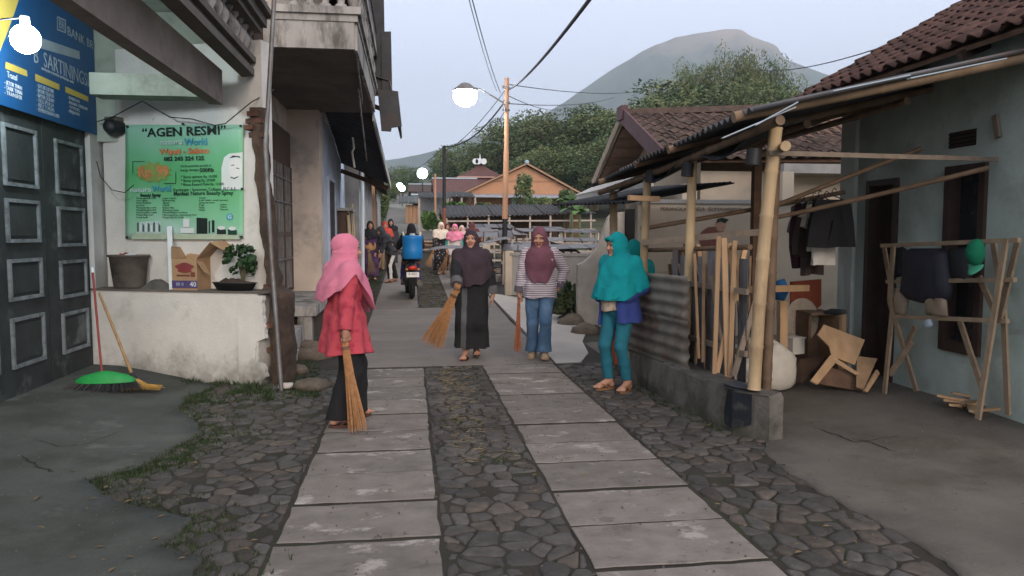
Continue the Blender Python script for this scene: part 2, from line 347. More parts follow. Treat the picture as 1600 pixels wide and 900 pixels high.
def cobbles(name, regs, skip=None, limit=290):
    root = bpy.data.objects.new(name, None); link(root); root['kind'] = 'structure'
    cells = []
    for (x0, x1, y0, y1, cx, cy) in regs: cells += vor(x0, x1, y0, y1, cx, cy)
    st = []
    for p in cells:
        c, vs, fs = stone(p)
        if skip and skip(c): continue
        st.append((c, vs, fs))
    st.sort(key=lambda s: abs(s[0][1] - 3.2) if s[0][1] > 3.15 else 50)
    rest = MB()
    for k, (c, vs, fs) in enumerate(st):
        z = road_z(c[1]) + rv(-.010, .004) - (.006 if random.random() < .2 else 0)
        if k < limit and c[1] < 15:
            m = MB(); m.smooth = True; m.add(vs, fs)
            o = inst(m.mesh('cobblestone', mat_cob if random.random() < .72 else mat_cob2), 'cobblestone', root, (c[0], c[1], z))
        else: rest.add([(v[0] + c[0], v[1] + c[1], v[2] + z) for v in vs], fs, True)
    if rest.v: rest.build('small_cobblestones', mat_cob, root, kind='stuff')
    return root
# ragged edge of the concrete apron at the left (world x, y from the photo's ground plane)
AP = [at(*p, Z=.02) for p in ((312, 905), (312, 872), (244, 856), (284, 832), (300, 812), (220, 792), (186, 783), (156, 768), (136, 748), (176, 740), (216, 732), (250, 712), (280, 696), (316, 676), (300, 655), (276, 640), (286, 630), (300, 618))]
apron_poly = [(-1.0, 1.5)] + [(p.x, p.y) for p in AP] + [(-2.0, 8.02), (-3.6, 9.3), (-9, 9.3), (-9, 1.5)]
apron_poly[1] = (apron_poly[1][0], min(apron_poly[1][1], 3.3))
cobbles('cobble_strip', [(-2.75, -.71, 2.5, 8.9, .125, .14)], lambda c: inside(c, apron_poly), 300)
cobbles('cobble_strip', [(.15, .83, 2.2, 8.9, .13, .14), (.16, .78, 14.95, 23, .18, .24)], None, 290)
YD = [at(*p, Z=.02) for p in ((1196, 708), (1227, 734), (1262, 756), (1295, 775), (1340, 798), (1397, 828), (1472, 873), (1502, 896), (1560, 930))]
yard_edge = [(p.x, p.y) for p in YD]
yard_poly = yard_edge + [(3.0, 1.4), (9, 1.4), (9, 5.3), (2.66, 5.3)]
cobbles('cobble_strip', [(1.72, 3.0, 2.3, 8.9, .135, .15)], lambda c: inside(c, yard_poly) or (c[0] > 2.75 - .13 * (c[1] - 5.3) and c[1] > 5.25), 300)

# --- aprons
def ragged_sheet(poly, zf, t, name, mat, seed=1):
    """poly filled by a fine grid of quads; z follows zf; the rim drops by t"""
    bm = bmesh.new(); fine = []
    for i in range(len(poly)):
        a, b_ = poly[i], poly[(i + 1) % len(poly)]; L = math.hypot(b_[0] - a[0], b_[1] - a[1]); n = max(1, int(L / .05)) if L < 1.2 else max(1, int(L / .5))
        for k in range(n):
            q = k / n; w = .016 if L < 1.2 else 0
            fine.append((a[0] + (b_[0] - a[0]) * q + rv(-w, w), a[1] + (b_[1] - a[1]) * q + rv(-w, w)))
    xs, ys2 = [p[0] for p in fine], [p[1] for p in fine]; pts = [Vector(p) for p in fine]; n0 = len(pts)
    for i in range(int((max(xs) - min(xs)) / .3)):
        for j in range(int((max(ys2) - min(ys2)) / .3)):
            q = (min(xs) + .3 * (i + .5), min(ys2) + .3 * (j + .5))
            if inside(q, fine) and min((q[0] - p[0]) ** 2 + (q[1] - p[1]) ** 2 for p in fine) > .01: pts.append(Vector(q))
    from mathutils.geometry import delaunay_2d_cdt
    ov, oe, of = delaunay_2d_cdt(pts, [(i, (i + 1) % n0) for i in range(n0)], [tuple(range(n0))], 1, 1e-5)[:3]
    bv = [bm.verts.new((v.x, v.y, 0)) for v in ov]
    for f in of: bm.faces.new([bv[i] for i in f])
    rim = [e for e in bm.edges if e.is_boundary]
    for v in bm.verts: v.co.z = zf(v.co.x, v.co.y)
    ex = bmesh.ops.extrude_edge_only(bm, edges=rim)
    for e in ex['geom']:
        if isinstance(e, bmesh.types.BMVert): e.co.z -= t
    bmesh.ops.recalc_face_normals(bm, faces=bm.faces)
    if sum(f.normal.z for f in bm.faces) < 0: bmesh.ops.reverse_faces(bm, faces=bm.faces)
    me = bpy.data.meshes.new(name); bm.to_mesh(me); bm.free(); me.materials.append(mat)
    for p in me.polygons: p.use_smooth = True
    o = link(bpy.data.objects.new(name, me)); o['kind'] = 'structure'; return o
def apron_z(x, y): return .026 + .13 * smooth(-2.0, -3.3, x) * smooth(4.5, 6.5, y) + mnoise.noise((x * 1.3, y * 1.3, 0)) * .012
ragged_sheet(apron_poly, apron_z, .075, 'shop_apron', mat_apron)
def yard_z(x, y): return .024 + .06 * smooth(3, 5, x) * smooth(4, 6, y) + mnoise.noise((x * 1.1, y * 1.1, 5)) * .012
ragged_sheet(yard_edge + [(3.0, 1.4), (9, 1.4), (9.0, 11.5), (2.45, 11.5), (2.45, 8.4), (2.66, 5.3)], yard_z, .09, 'yard_floor', mat_yard)
# dark cracks: thin soil-filled grooves lying 4 mm proud of the concrete
mat_crack = M('crack_soil', (.03, .027, .022), .95, .4, 20, .3, 90)
def crack(name, pix, zf, w=.012):
    m = MB(); pts = []
    src = [at(*p, Z=.05) for p in pix]
    for a, b_ in zip(src, src[1:]):
        for k in range(6):
            q = a.lerp(b_, k / 6); pts.append((q.x + rv(-.012, .012), q.y + rv(-.02, .02)))
    vs = []
    for i, p in enumerate(pts):
        q = pts[min(i + 1, len(pts) - 1)]; o_ = pts[max(i - 1, 0)]; d = Vector((q[0] - o_[0], q[1] - o_[1])).normalized(); ww = .55 * w * rv(.3, 1.5) * (.3 + .7 * math.sin(PI * (i + .5) / len(pts)))
        for s in (-1, 1): x, y = p[0] - d.y * ww * s, p[1] + d.x * ww * s; vs.append((x, y, zf(x, y) + .004))
    m.add(vs, [(2 * i, 2 * i + 1, 2 * i + 3, 2 * i + 2) for i in range(len(pts) - 1)]); o = m.build(name, mat_crack); o['kind'] = 'structure'
crack('concrete_crack', ((1260, 660), (1300, 673), (1335, 686), (1420, 678)), yard_z)
crack('concrete_crack', ((1330, 680), (1368, 690), (1405, 705)), yard_z)
crack('concrete_crack', ((30, 716), (60, 728), (92, 735)), apron_z, .02)
crack('concrete_crack', ((40, 690), (90, 700), (140, 692), (190, 670)), apron_z, .007)
gr = MB()   # grit and crumbs lying on the aprons and tracks
for i in range(1500):
    if i % 3 == 0: x, y, z = rv(2.7, 5), rv(3, 7.5), None
    elif i % 3 == 1: x, y, z = rv(-3.3, -1.2), rv(3.2, 8), None
    else: x, y, z = rv(-.7, 1.7), rv(3.2, 9), .02
    if z is None: z = yard_z(x, y) if x > 0 else apron_z(x, y)
    r = rv(.003, .011); a = rv(0, 6); gr.add([(x + r * math.cos(a + k * 2.09), y + r * math.sin(a + k * 2.09), z - .001) for k in range(3)] + [(x, y, z + r * .9)], [(0, 1, 3), (1, 2, 3), (2, 0, 3)])
tag(gr.build('grit', M('grit', (.10, .09, .08), .9, .4, 30, 0)), kind='stuff')

# ================================================================ mountain
mat_mtn = M('forest_mountain', (.07, .10, .05), .95, .5, .004, 0, 1, stain=(.018, .035, .02), ss=.012, sa=.9, st=.48)
nt = mat_mtn.node_tree; nn_, ll_ = nt.nodes, nt.links          # bare rock and dry grass near the summit, warm pinkish light painted in
geo = nn_.new('ShaderNodeNewGeometry'); sz = nn_.new('ShaderNodeSeparateXYZ'); ll_.new(geo.outputs['Position'], sz.inputs[0])
nzz = nn_.new('ShaderNodeTexNoise'); nzz.inputs['Scale'].default_value = .008; nzz.inputs['Detail'].default_value = 8; ll_.new(geo.outputs['Position'], nzz.inputs['Vector'])
ma = nn_.new('ShaderNodeMath'); ma.operation = 'MULTIPLY_ADD'; ma.inputs[1].default_value = 330; ll_.new(nzz.outputs['Fac'], ma.inputs[0]); ll_.new(sz.outputs['Z'], ma.inputs[2])
mr_ = nn_.new('ShaderNodeMapRange'); mr_.inputs['From Min'].default_value = 690; mr_.inputs['From Max'].default_value = 860; ll_.new(ma.outputs[0], mr_.inputs['Value'])
mk = nn_.new('ShaderNodeMix'); mk.data_type = 'RGBA'; bs_ = nn_['Principled BSDF']; ll_.new(bs_.inputs['Base Color'].links[0].from_socket, mk.inputs['A']); mk.inputs['B'].default_value = (.36, .26, .19, 1)
ll_.new(mr_.outputs[0], mk.inputs['Factor']); ll_.new(mk.outputs['Result'], bs_.inputs['Base Color'])
MP = [(-900, 330), (-300, 310), (200, 290), (500, 262), (600, 253), (640, 246), (690, 234), (750, 212), (800, 197), (850, 180), (880, 163), (910, 142), (940, 122), (970, 103), (1000, 86), (1020, 77), (1050, 65), (1080, 59), (1105, 56), (1128, 51), (1150, 53), (1165, 62), (1180, 68), (1200, 74), (1212, 84), (1218, 97), (1240, 104), (1262, 112), (1290, 122), (1320, 138), (1380, 165), (1450, 195), (1560, 235), (1800, 290), (2500, 325)]
mpx = [p[0] for p in MP]; mpy = [p[1] for p in MP]; DM = 2600.
pxs = [-300 + 40 * i for i in range(19)] + [460 + 7 * i for i in range(140)] + [1445 + 40 * i for i in range(9)]
Ds = [900, 1050, 1200, 1350, 1500, 1650, 1800, 1950, 2080, 2200, 2320, 2420, 2500, 2560, 2600, 2650, 2750, 2950, 3250, 3450]
m = MB(); m.smooth = True; vs = []
for D in Ds:
    s = ((D - 900) / 1700) ** 1.25 if D <= DM else max(0, 1 - (D - DM) / 850) ** .8
    for p in pxs:
        q = at(p, 366, d=D); hh = (366 - float(np.interp(p, mpx, mpy))) / F_PX * DM
        nz = mnoise.fractal((p * .012, D * .0012, 1.7), .9, 2.1, 6); gul = abs(mnoise.noise((p * .03 + D * .002, D * .0006, 4)))
        k = s * (1 - s) * 1.3 + .012
        vs.append((q.x, q.y, -20 + (hh + 21.6) * s * (1 + k * .55 * nz - k * .62 * gul) + 48 * min(1, s * 4)* 0))
w = len(pxs); m.add(vs, [(j * w + i, j * w + i + 1, (j + 1) * w + i + 1, (j + 1) * w + i) for j in range(len(Ds) - 1) for i in range(w - 1)])
tag(m.build('mountain', mat_mtn), kind='structure')
# ================================================================ evening haze
hz = bpy.data.materials.new('haze'); hz.use_nodes = True; hn = hz.node_tree.nodes; hn.remove(hn['Principled BSDF'])
pv = hn.new('ShaderNodeVolumePrincipled'); pv.inputs['Color'].default_value = (.78, .91, 1.0, 1); pv.inputs['Density'].default_value = 3.8e-4; pv.inputs['Anisotropy'].default_value = 0.2
hz.node_tree.links.new(pv.outputs[0], hn['Material Output'].inputs['Volume'])
m = MB(); m.b2((-3800, -60, -22), (3800, 3900, 760)); tag(m.build('haze', hz), kind='stuff')
# ================================================================ left row: shop and balcony house
def atp(px, py, P0, n):
    v = _f + _r * ((px - 800) / F_PX) + _u * ((450 - py) / F_PX); o = Vector((0, 0, EYE))
    return o + v * ((Vector(P0) - o).dot(Vector(n)) / v.dot(Vector(n)))
mat_white = M('limewashed_plaster', (.60, .58, .54), .9, .12, 2.5, .25, 35, stain=(.36, .33, .28), ss=2.2, sa=.55, st=.58, dirt=((.06, .054, .038), .16, .42), st2=((.12, .10, .075), 3.5, .645, .85))
mat_upper = M('grey_white_plaster', (.50, .50, .48), .9, .15, 2.0, .25, 35, stain=(.26, .26, .25), ss=1.8, sa=.6, st=.55)
mat_mud = M('bare_earth_brick', (.075, .05, .036), .95, .4, 8, .8, 30, stain=(.045, .035, .03), ss=3, sa=.8)
mat_brick = M('red_brick', (.12, .058, .04), .92, .3, 20, .5, 60, rnd=.3)
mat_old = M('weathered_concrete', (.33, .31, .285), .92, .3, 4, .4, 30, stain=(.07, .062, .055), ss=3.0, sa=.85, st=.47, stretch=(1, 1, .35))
mat_dkconc = M('dark_concrete', (.13, .115, .10), .93, .3, 3, .3, 30, stain=(.06, .055, .05), ss=1.5, sa=.7)  # concrete in a darker, blotchy tone
mat_soffit = M('greenlit_soffit', (.30, .33, .28), .92, .25, 2, .2, 20, stain=(.12, .12, .10), ss=1.5, sa=.6)  # greenish lamplight is mixed into this base colour
mat_beam = M('mottled_beam', (.20, .165, .145), .92, .3, 5, .4, 40, stain=(.10, .08, .07), ss=2.5, sa=.6)
mat_door = M('charred_door_paint', (.035, .04, .04), .75, .35, 4, .3, 30, stain=(.17, .19, .19), ss=1.6, sa=.75, st=.55, dirt=((.20, .21, .20), .0, .22))
mat_doorframe = M('silver_paint', (.20, .225, .235), .75, .35, 9, .2, 50, stain=(.06, .065, .065), ss=5, sa=.75)
mat_blk = M('black_plastic', (.018, .018, .02), .5, .2, 10, .1, 60)
mat_wire = M('cable_rubber', (.02, .02, .022), .6, .1, 5, 0)
mat_steel = M('dull_steel_pipe', (.20, .20, .20), .55, .3, 6, .2, 40, metal=.5, stain=(.13, .08, .05), ss=4, sa=.5)

A0 = Vector((-3.42, 8.75, 0)); B0 = Vector((-1.5, 8.0, 0)); WE = (B0 - A0).normalized(); WI = Vector((-WE.y, WE.x, 0)); WANG = math.atan2(WE.y, WE.x)
def wl_(x, y, z): return A0 + WE * x + WI * y + Vector((0, 0, z))
RW = Matrix.Rotation(WANG, 3, 'Z'); LW = (B0 - A0).length
def wbox(m, lo, hi):
    c = [(a + b) / 2 for a, b in zip(lo, hi)]; return m.box(wl_(*c), [b - a for a, b in zip(lo, hi)], RW)
shop = thing('shop_house', 'white plastered shop with dark double doors under a concrete canopy', 'house', (-2.6, 8.4, 0))
m = MB(); wbox(m, (-.06, 0, -.1), (LW - .07, .34, .97)); m.build('plinth_wall', mat_white, shop)
# ragged plaster face with its eaten right edge
m = MB(); ed = []
for i in range(26):
    z = -.05 + i * .04; ed.append((LW + .0 + .015 * math.sin(i * .5) + rv(-.010, .010) - (.09 if .25 < z < .5 else 0) - (.05 if z < .1 else 0), z))
poly = [(LW - .3, -.05)] + ed + [(LW - .3, .962)]
m.add([wl_(p[0], -.012, p[1]) for p in poly] + [wl_(p[0], .05, p[1]) for p in poly], [tuple(range(len(poly)))] + [(i, len(poly) + i, len(poly) + (i + 1) % len(poly), (i + 1) % len(poly)) for i in range(len(poly))])
m.build('plaster_edge', mat_white, shop)
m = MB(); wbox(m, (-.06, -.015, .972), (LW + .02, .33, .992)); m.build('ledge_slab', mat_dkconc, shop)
m = MB(); wbox(m, (-.06, .27, .992), (LW - .13, .45, 3.6)); m.build('shop_wall', mat_white, shop)
m = MB(); ed = []
for i in range(40):
    z = .995 + i * .0405; ed.append((LW - .03 - .085 * (z - 1) + .014 * math.sin(i * .45) + rv(-.010, .010), z))
poly = [(LW - .4, .995)] + ed + [(LW - .4, 2.6)]
m.add([wl_(p[0], .255, p[1]) for p in poly] + [wl_(p[0], .30, p[1]) for p in poly], [tuple(range(len(poly)))] + [(i, len(poly) + i, len(poly) + (i + 1) % len(poly), (i + 1) % len(poly)) for i in range(len(poly))])
m.build('plaster_edge', mat_white, shop)
m = MB()  # crumbling earth-and-brick end of the wall
def mudf(u, v):
    z = -.1 + v * 3.0; a = u * PI * 1.1 - .3
    r = .085 + .03 * mnoise.noise((u * 4, z * 4, 1)) + .02 * mnoise.noise((u * 9, z * 9, 2))
    cx = LW - .03 + (.09 if z < .95 else -.085 * (z - .95))
    return wl_(cx + math.sin(a) * r * 1.1 - .02, .28 - math.cos(a) * (r + .12 * (z < 1)), z)
m.sheet(mudf, 12, 60); m.build('broken_wall_end', mat_mud, shop)
bk = MB(); bk.box((0, 0, 0), (.19, .10, .055)); bkm = bk.mesh('brick', mat_brick)
for i in range(44):
    if i < 40 and random.random() < .86: continue
    z = .04 + i * .066 if i < 40 else 2.62 + (i - 40) * .07
    p = wl_(LW + (.07 if z < .95 else .02 - .085 * (z - .95)) + rv(-.05, .02) - .065, .16 + rv(-.05, .06) + (.07 if z > .95 else 0), z)
    inst(bkm, 'brick', shop, p - shop.location, (rv(-.06, .06), rv(-.06, .06), WANG + (PI / 2 if i % 2 else 0) + rv(-.12, .12)), (rv(.7, 1.0), rv(.8, 1), rv(.8, 1)))
m = MB(); m.b2((-2.0, 8.68, -.1), (-1.66, 9.2, 4.0)); m.build('street_wall', mat_mud, shop)
# door facade
m = MB(); m.b2((-3.75, 1.5, -.1), (-3.52, 9.2, 3.9)); m.build('facade_wall', mat_upper, shop)
m = MB(); m.b2((-3.53, 8.76, -.05), (-3.41, 9.15, 4.0)); m.build('door_jamb', mat_upper, shop)
XD = -3.46
ysplit = at(73, 400, X=XD).y
for (y0, y1, cols) in ((5.6, ysplit - .008, ((10, 62), (-60, -12))), (ysplit + .008, 8.75, ((91, 132),))):
    m = MB(); m.b2((XD - .05, y0, .03), (XD, y1, 2.9)); leaf = m.build('door', mat_door, shop)
    rowsL = [(200, 293), (312, 379), (404, 468), (494, 572)]; rowsR = [(224, 305), (324, 385), (406, 464), (486, 549)]
    for c in cols:
        for ri in range(4):
            ya, yb = (at(c[0], 400, X=XD).y, at(c[1], 400, X=XD).y)
            if c[0] == 91: zt, zb = at(112, rowsR[ri][0], X=XD).z, at(112, rowsR[ri][1], X=XD).z
            else: zt, zb = at(36, rowsL[ri][0], X=XD).z, at(36, rowsL[ri][1], X=XD).z
            fr = MB(); w_ = .032; x0, x1 = XD + .001, XD + .026
            fr.b2((x0, ya, zb), (x1, ya + w_, zt)).b2((x0, yb - w_, zb), (x1, yb, zt)).b2((x0, ya + w_, zb), (x1 - .002, yb - w_, zb + w_)).b2((x0, ya + w_, zt - w_), (x1 - .002, yb - w_, zt))
            fr.build('panel_frame', mat_doorframe, leaf)
            fr = MB(); fr.b2((x0, ya + w_ + .03, zb + w_ + .03), (x0 + .012, yb - w_ - .03, zt - w_ - .03)); fr.build('panel', mat_door, leaf)
# canopy over the door: slab, deep edge beam
m = MB(); m.b2((-1.99, 1.0, 2.885), (-1.862, 8.06, 3.225)); m.build('canopy_beam', mat_beam, shop)
m = MB(); m.b2((-3.1, 8.0, 2.95), (-1.99, 8.30, 3.16)); m.build('canopy_end_beam', mat_soffit, shop)
# parapet of the roof terrace above: soffit, mouldings, turned balusters
m = MB(); m.b2((-3.52, 1.0, 4.02), (-1.70, 9.3, 4.10)); m.build('terrace_slab', mat_soffit, shop)
m = MB(); m.b2((-3.52, 8.95, 2.6), (-1.75, 9.2, 4.02)); m.b2((-1.745, 1.0, 3.3), (-1.70, 8.9, 4.0)); m.build('terrace_wall', mat_soffit, shop)
def lerpbox(m, z0, z1, x0, x1, y1=8.38): m.b2((x0, 1.0, z0), (x1, y1, z1))
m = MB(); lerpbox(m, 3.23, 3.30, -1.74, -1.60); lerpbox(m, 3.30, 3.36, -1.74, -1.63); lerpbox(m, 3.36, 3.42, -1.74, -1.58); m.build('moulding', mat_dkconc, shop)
prof = [(.03, 0), (.05, .02), (.035, .04), (.065, .10), (.062, .14), (.03, .19), (.026, .21), (.05, .235), (.05, .26)]
bal = MB(); bal.lathe(prof, seg=10); balm = bal.mesh('baluster', mat_old)
for i in range(26): inst(balm, 'baluster', shop, Vector((-1.64, 8.28 - i * .225, 3.42)) - shop.location, (0, 0, rv(0, 6)), (.95, .95, 1.0))
m = MB(); lerpbox(m, 3.68, 3.74, -1.74, -1.52); lerpbox(m, 3.74, 3.84, -1.74, -1.47); lerpbox(m, 3.84, 3.90, -1.74, -1.41); m.build('moulding', mat_dkconc, shop)
# sign of the bank agent
XS = -3.40
sgn = thing('shop_sign', 'large blue shop sign with yellow boxes and white lettering above the dark doors', 'sign', (XS, 8.0, 2.7))
yl = at(-75, 160, X=XS).y; zb_ = at(148, 210, X=XS).z
def grad(name, stops, axis, lo, hi, rough=.5, amt=.25):
    m = M(name, stops[0][1], rough, .1, 3, .03, 20); n = m.node_tree.nodes; l = m.node_tree.links
    t = n.new('ShaderNodeTexCoord'); sx = n.new('ShaderNodeSeparateXYZ'); l.new(t.outputs['Object'], sx.inputs[0])
    nz = n.new('ShaderNodeTexNoise'); nz.inputs['Scale'].default_value = 1.8; nz.inputs['Detail'].default_value = 2; l.new(t.outputs['Object'], nz.inputs['Vector'])
    ma = n.new('ShaderNodeMath'); ma.operation = 'MULTIPLY_ADD'; ma.inputs[1].default_value = amt * (hi - lo); l.new(nz.outputs['Fac'], ma.inputs[0]); l.new(sx.outputs[axis], ma.inputs[2])
    mr = n.new('ShaderNodeMapRange'); mr.inputs['From Min'].default_value = lo + amt * (hi - lo) * .5; mr.inputs['From Max'].default_value = hi + amt * (hi - lo) * .5; l.new(ma.outputs[0], mr.inputs['Value'])
    r = n.new('ShaderNodeValToRGB'); l.new(mr.outputs[0], r.inputs[0])
    for i, (p, c) in enumerate(stops):
        e = r.color_ramp.elements[i] if i < 2 else r.color_ramp.elements.new(p); e.position = p; e.color = (*c, 1)
    l.new(r.outputs[0], n['Principled BSDF'].inputs['Base Color']); return m
mat_sign = M('blue_vinyl', (.010, .085, .24), .45, .12, 2, .03, 10)
m = MB(); m.b2((XS - .02, yl, zb_), (XS, 8.93, 4.0)); m.build('sign_panel', mat_sign, sgn)
mat_yel = M('yellow_print', (.62, .47, .10), .6, .1, 4, 0); mat_wht = M('white_print', (.60, .64, .66), .6, .1, 4, 0); mat_pale = M('pale_print', (.33, .40, .46), .6, .1, 4, 0)
def onsign(px, py, off=.003): return at(px, py, X=XS + off)
def quad_sign(name, pts, mat, off=.003): q = MB(); q.add([onsign(*p, off) for p in pts], [tuple(range(len(pts)))]); return q.build(name, mat, sgn)
quad_sign('yellow_border', [(-60, -30), (40, -30), (26, 10), (15, 42), (-2, 85), (-60, 140)], mat_yel)
quad_sign('white_bar', [(44, 52), (124, 80), (125, 93), (44, 70)], mat_pale)
for pts in ([(9, 96), (42, 110), (43, 120), (8, 107)], [(55, 115), (93, 132), (93, 141), (55, 126)], [(102, 135), (138, 151), (138, 159), (102, 144)]): quad_sign('yellow_box', pts, mat_yel)
def signtext(body, x0, y0, x1, hpx, mat, name='lettering'):
    p0, p1 = onsign(x0, y0, .004), onsign(x1, y0, .004); sz = hpx * p0.lerp(p1, .5).y / F_PX * 1.38
    return text(body, name, mat, sgn, Vector((XS + .004, p0.y, p0.z)) - sgn.location, (PI / 2, 0, PI / 2), sz, width=p1.y - p0.y, align='LEFT')
signtext('BANK BRI', 105, 48, 146, 13, mat_pale)
quad_sign('logo', [(89, 25), (103, 31), (103, 52), (89, 47)], mat_pale); quad_sign('logo_field', [(90.5, 28), (101.5, 33), (101.5, 49.5), (90.5, 45)], mat_sign, .0042)
signtext('BRI', 92, 37, 101, 13, mat_pale)
signtext('B  SARTININGSI', 52, 86, 136, 21, mat_pale)
signtext('melayani transaksi perbankan anda', 65, 106, 114, 5, mat_pale)
signtext('Transf', 11, 116, 27, 9, mat_wht)
for i, s_ in enumerate(('- SETOR TUNAI', '- TARIK TUNAI', '- TRANSFER')): signtext(s_, 7, 128 + i * 8, 34, 6, mat_wht)
for i, s_ in enumerate(('- BAYAR LISTRIK', '- BAYAR TELEPON', '- BAYAR CICILAN', '- BELI PULSA', '- BELI TOKEN', '- PEMBAYARAN LAIN')): signtext(s_, 57, 133 + i * 7.5, 84 + (i == 5) * 8, 6, mat_pale)
for i, s_ in enumerate(('- PEMBUKAAN', '- REKENING TABUNGAN', '- SIMPEDES', '- PINJAMAN')): signtext(s_, 106, 152 + i * 7, 124 + (i == 1) * 12, 5, mat_pale)
# lit bulb on a bracket in front of the sign
mat_bulb = M('lit_bulb', (.9, .95, 1), .4, 0, 1, 0, emit=(.80, .93, 1.0), es=110)
LP = at(40, 61, X=-2.95)
lamp = thing('lamp_bulb', 'glaring white bulb hung in front of the blue sign', 'lamp', LP)
m = MB(); m.ball(LP, (.105, .105, .11), 22, 14); m.build('bulb', mat_bulb, lamp)
m = MB(); m.tube([LP + Vector((0, 0, .09)), LP + Vector((0, 0, .17))], .035, 10); m.build('socket', mat_wht, lamp)
m = MB(); m.tube([LP + Vector((0, 0, .165)), LP + Vector((-.45, -.02, .10))], .008, 6); m.build('bracket', mat_wire, lamp)
# green banner on the wall
PB0 = wl_(0, .25, 0); NB = WI
def onban(px, py, off=.0): return atp(px, py, PB0 - WI * off, NB)
ban = thing('banner', 'green and white printed sales banner pinned to the shop wall', 'banner', onban(290, 372))
mat_ban = grad('banner_green', [(0, (.38, .54, .48)), (.22, (.20, .48, .28)), (.55, (.095, .37, .14)), (.8, (.16, .44, .24)), (1, (.25, .49, .36))], 'Z', 0, 1.15, .45, .5)
c4 = [onban(197, 373), onban(381, 373), onban(381, 195), onban(197, 195)]
m = MB(); bx0, bx1, bz0, bz1 = -1.75, -1.75, c4[0].z, c4[3].z
def banf(u, v):
    p = c4[0].lerp(c4[1], u); q = c4[3].lerp(c4[2], u); return p.lerp(q, v) - WI * (.004 + .006 * (1 + math.sin(u * 9 + v * 4) * math.sin(v * 5)) * 1.0)
m.sheet(banf, 24, 16, .003); m.build('banner_sheet', mat_ban, ban)
mat_ink = M('dark_green_ink', (.012, .045, .03), .6, .1, 5, 0); mat_ora = M('orange_ink', (.55, .19, .08), .6, .2, 8, 0); mat_blu = M('blue_ink', (.05, .28, .42), .6, .1, 5, 0); mat_bk2 = M('black_ink', (.012, .02, .018), .6, .1, 5, 0)
mat_mint = M('mint_print', (.42, .55, .50), .6, .2, 6, 0); mat_facew = M('white_face_print', (.62, .66, .64), .6, .06, 4, 0)
def bq(name, pts, mat, off=.018):
    q = MB(); q.add([onban(p[0], p[1], off) for p in pts], [tuple(range(len(pts)))]); return q.build(name, mat, ban)
def bt(body, x0, x1, yc, hpx, mat, bold=0.0, off=.021):
    p0, p1 = onban(x0, yc, off), onban(x1, yc, off); sz = hpx * 8.0 / F_PX * 1.38
    return text(body, 'lettering', mat, ban, p0.lerp(p1, .5) - ban.location, (PI / 2, 0, WANG), sz, width=(p1 - p0).length, bold=bold)
bt('“AGEN RESMI”', 222, 353, 206, 14, mat_bk2, .003)
bt('natura', 250, 285, 222, 9, mat_mint, .002); bt('World', 288, 324, 222, 11, mat_blu, .002)
bt('Wiyati - Salimo', 249, 327, 236.5, 9, mat_ora, .003)
bt('082 243 324 125', 256, 319, 248, 6.5, mat_ink, .002)
ell_ = lambda cx, cy, rx, ry, n=20: [(cx + rx * math.cos(2 * PI * k / n), cy - ry * math.sin(2 * PI * k / n)) for k in range(n)]
bq('printed_burst', [(cx_, cy__) for k in range(24) for cx_, cy__ in [(240 + (29 if k % 2 else 23) * math.cos(2 * PI * k / 24), 269 - (17 if k % 2 else 13) * math.sin(2 * PI * k / 24))]], M('olive_print', (.20, .27, .075), .6, .2, 6, 0))
bt('Rp. 99', 216, 263, 269, 17, mat_ora, .004)
for pts in ([(207, 252), (226, 252), (226, 253), (207, 253)], [(207, 253), (208, 253), (208, 272), (207, 272)], [(274, 268), (275, 268), (275, 287), (274, 287)], [(256, 286), (274, 286), (274, 287), (256, 287)]): bq('frame_line', pts, mat_ink)
bt('Untuk pembelian produk ini', 282, 330, 259, 4, mat_ink); bt('harga dengan', 282, 311, 265.5, 4, mat_ink); bt('500Rb', 312, 334, 266, 6.5, mat_bk2, .001)
for i, s_ in enumerate(('* Bonus sponsor Rp. 10.000', '* Bonus pairing Rp. 20.000', '* Bonus Reward Mulai Rp. 12.000')): bt(s_, 283, (339, 336, 350)[i], 276 + i * 6, 4.4, mat_ink)
bq('printed_face', [(346, 296), (346, 262), (350, 246), (358, 240), (379, 238), (379, 296)], mat_facew); bq('printed_cheek', ell_(368, 262, 11, 15), M('face_print', (.70, .70, .67), .6, .05, 4, 0), .020)
bq('printed_hair', [(358, 247), (364, 243), (374, 244), (378, 250), (376, 247), (370, 245)], mat_bk2, .022); bq('printed_chin', [(360, 276), (366, 278), (373, 275), (371, 277.5), (366, 279.5), (361, 278)], mat_bk2, .022)
bq('printed_eye', [(361, 258), (366, 257), (366, 258.4), (361, 259)], mat_ink, .022); bq('printed_eye', [(369, 262), (374, 263), (374, 264), (369, 263.2)], mat_ink, .022)
bt('natura', 203, 236, 296.5, 8, mat_mint, .002); bt('World', 238, 267, 295, 10, mat_blu, .002)
bt('Kandungan : Sunscreen, Collagen, PLC A E', 271, 368, 296, 5, mat_ink); bt('Manfaat Nature Beauty Spray', 271, 364, 302, 6.4, mat_ink, .001)
bt('Beauty Spray', 219, 251, 305, 5, mat_ink, .002)
l1 = ('Menyegarkan kulit', 'Anti aging', 'Melembabkan', 'Jerawat', 'Menyamarkan noda', 'Menghilangkan flek', 'Mencerahkan wajah', 'Mengecilkan pori', 'Iritasi kulit'); l2 = ('Luka bakar', 'Kulit kering', 'Alergi', 'Gatal', 'Bekas luka', 'Kantung mata', 'Menyehatkan rambut', 'Menyegarkan sepanjang hari', 'Mengurangi bau badan')
for i in range(9):
    bt(l1[i], 213, (244, 230, 236, 226, 244, 244, 245, 239, 231)[i], 309.5 + i * 3.75, 2.7, mat_ink); bt(l2[i], 254, (275, 273, 264, 264, 272, 279, 292, 307, 287)[i], 309.5 + i * 3.75, 2.7, mat_ink)
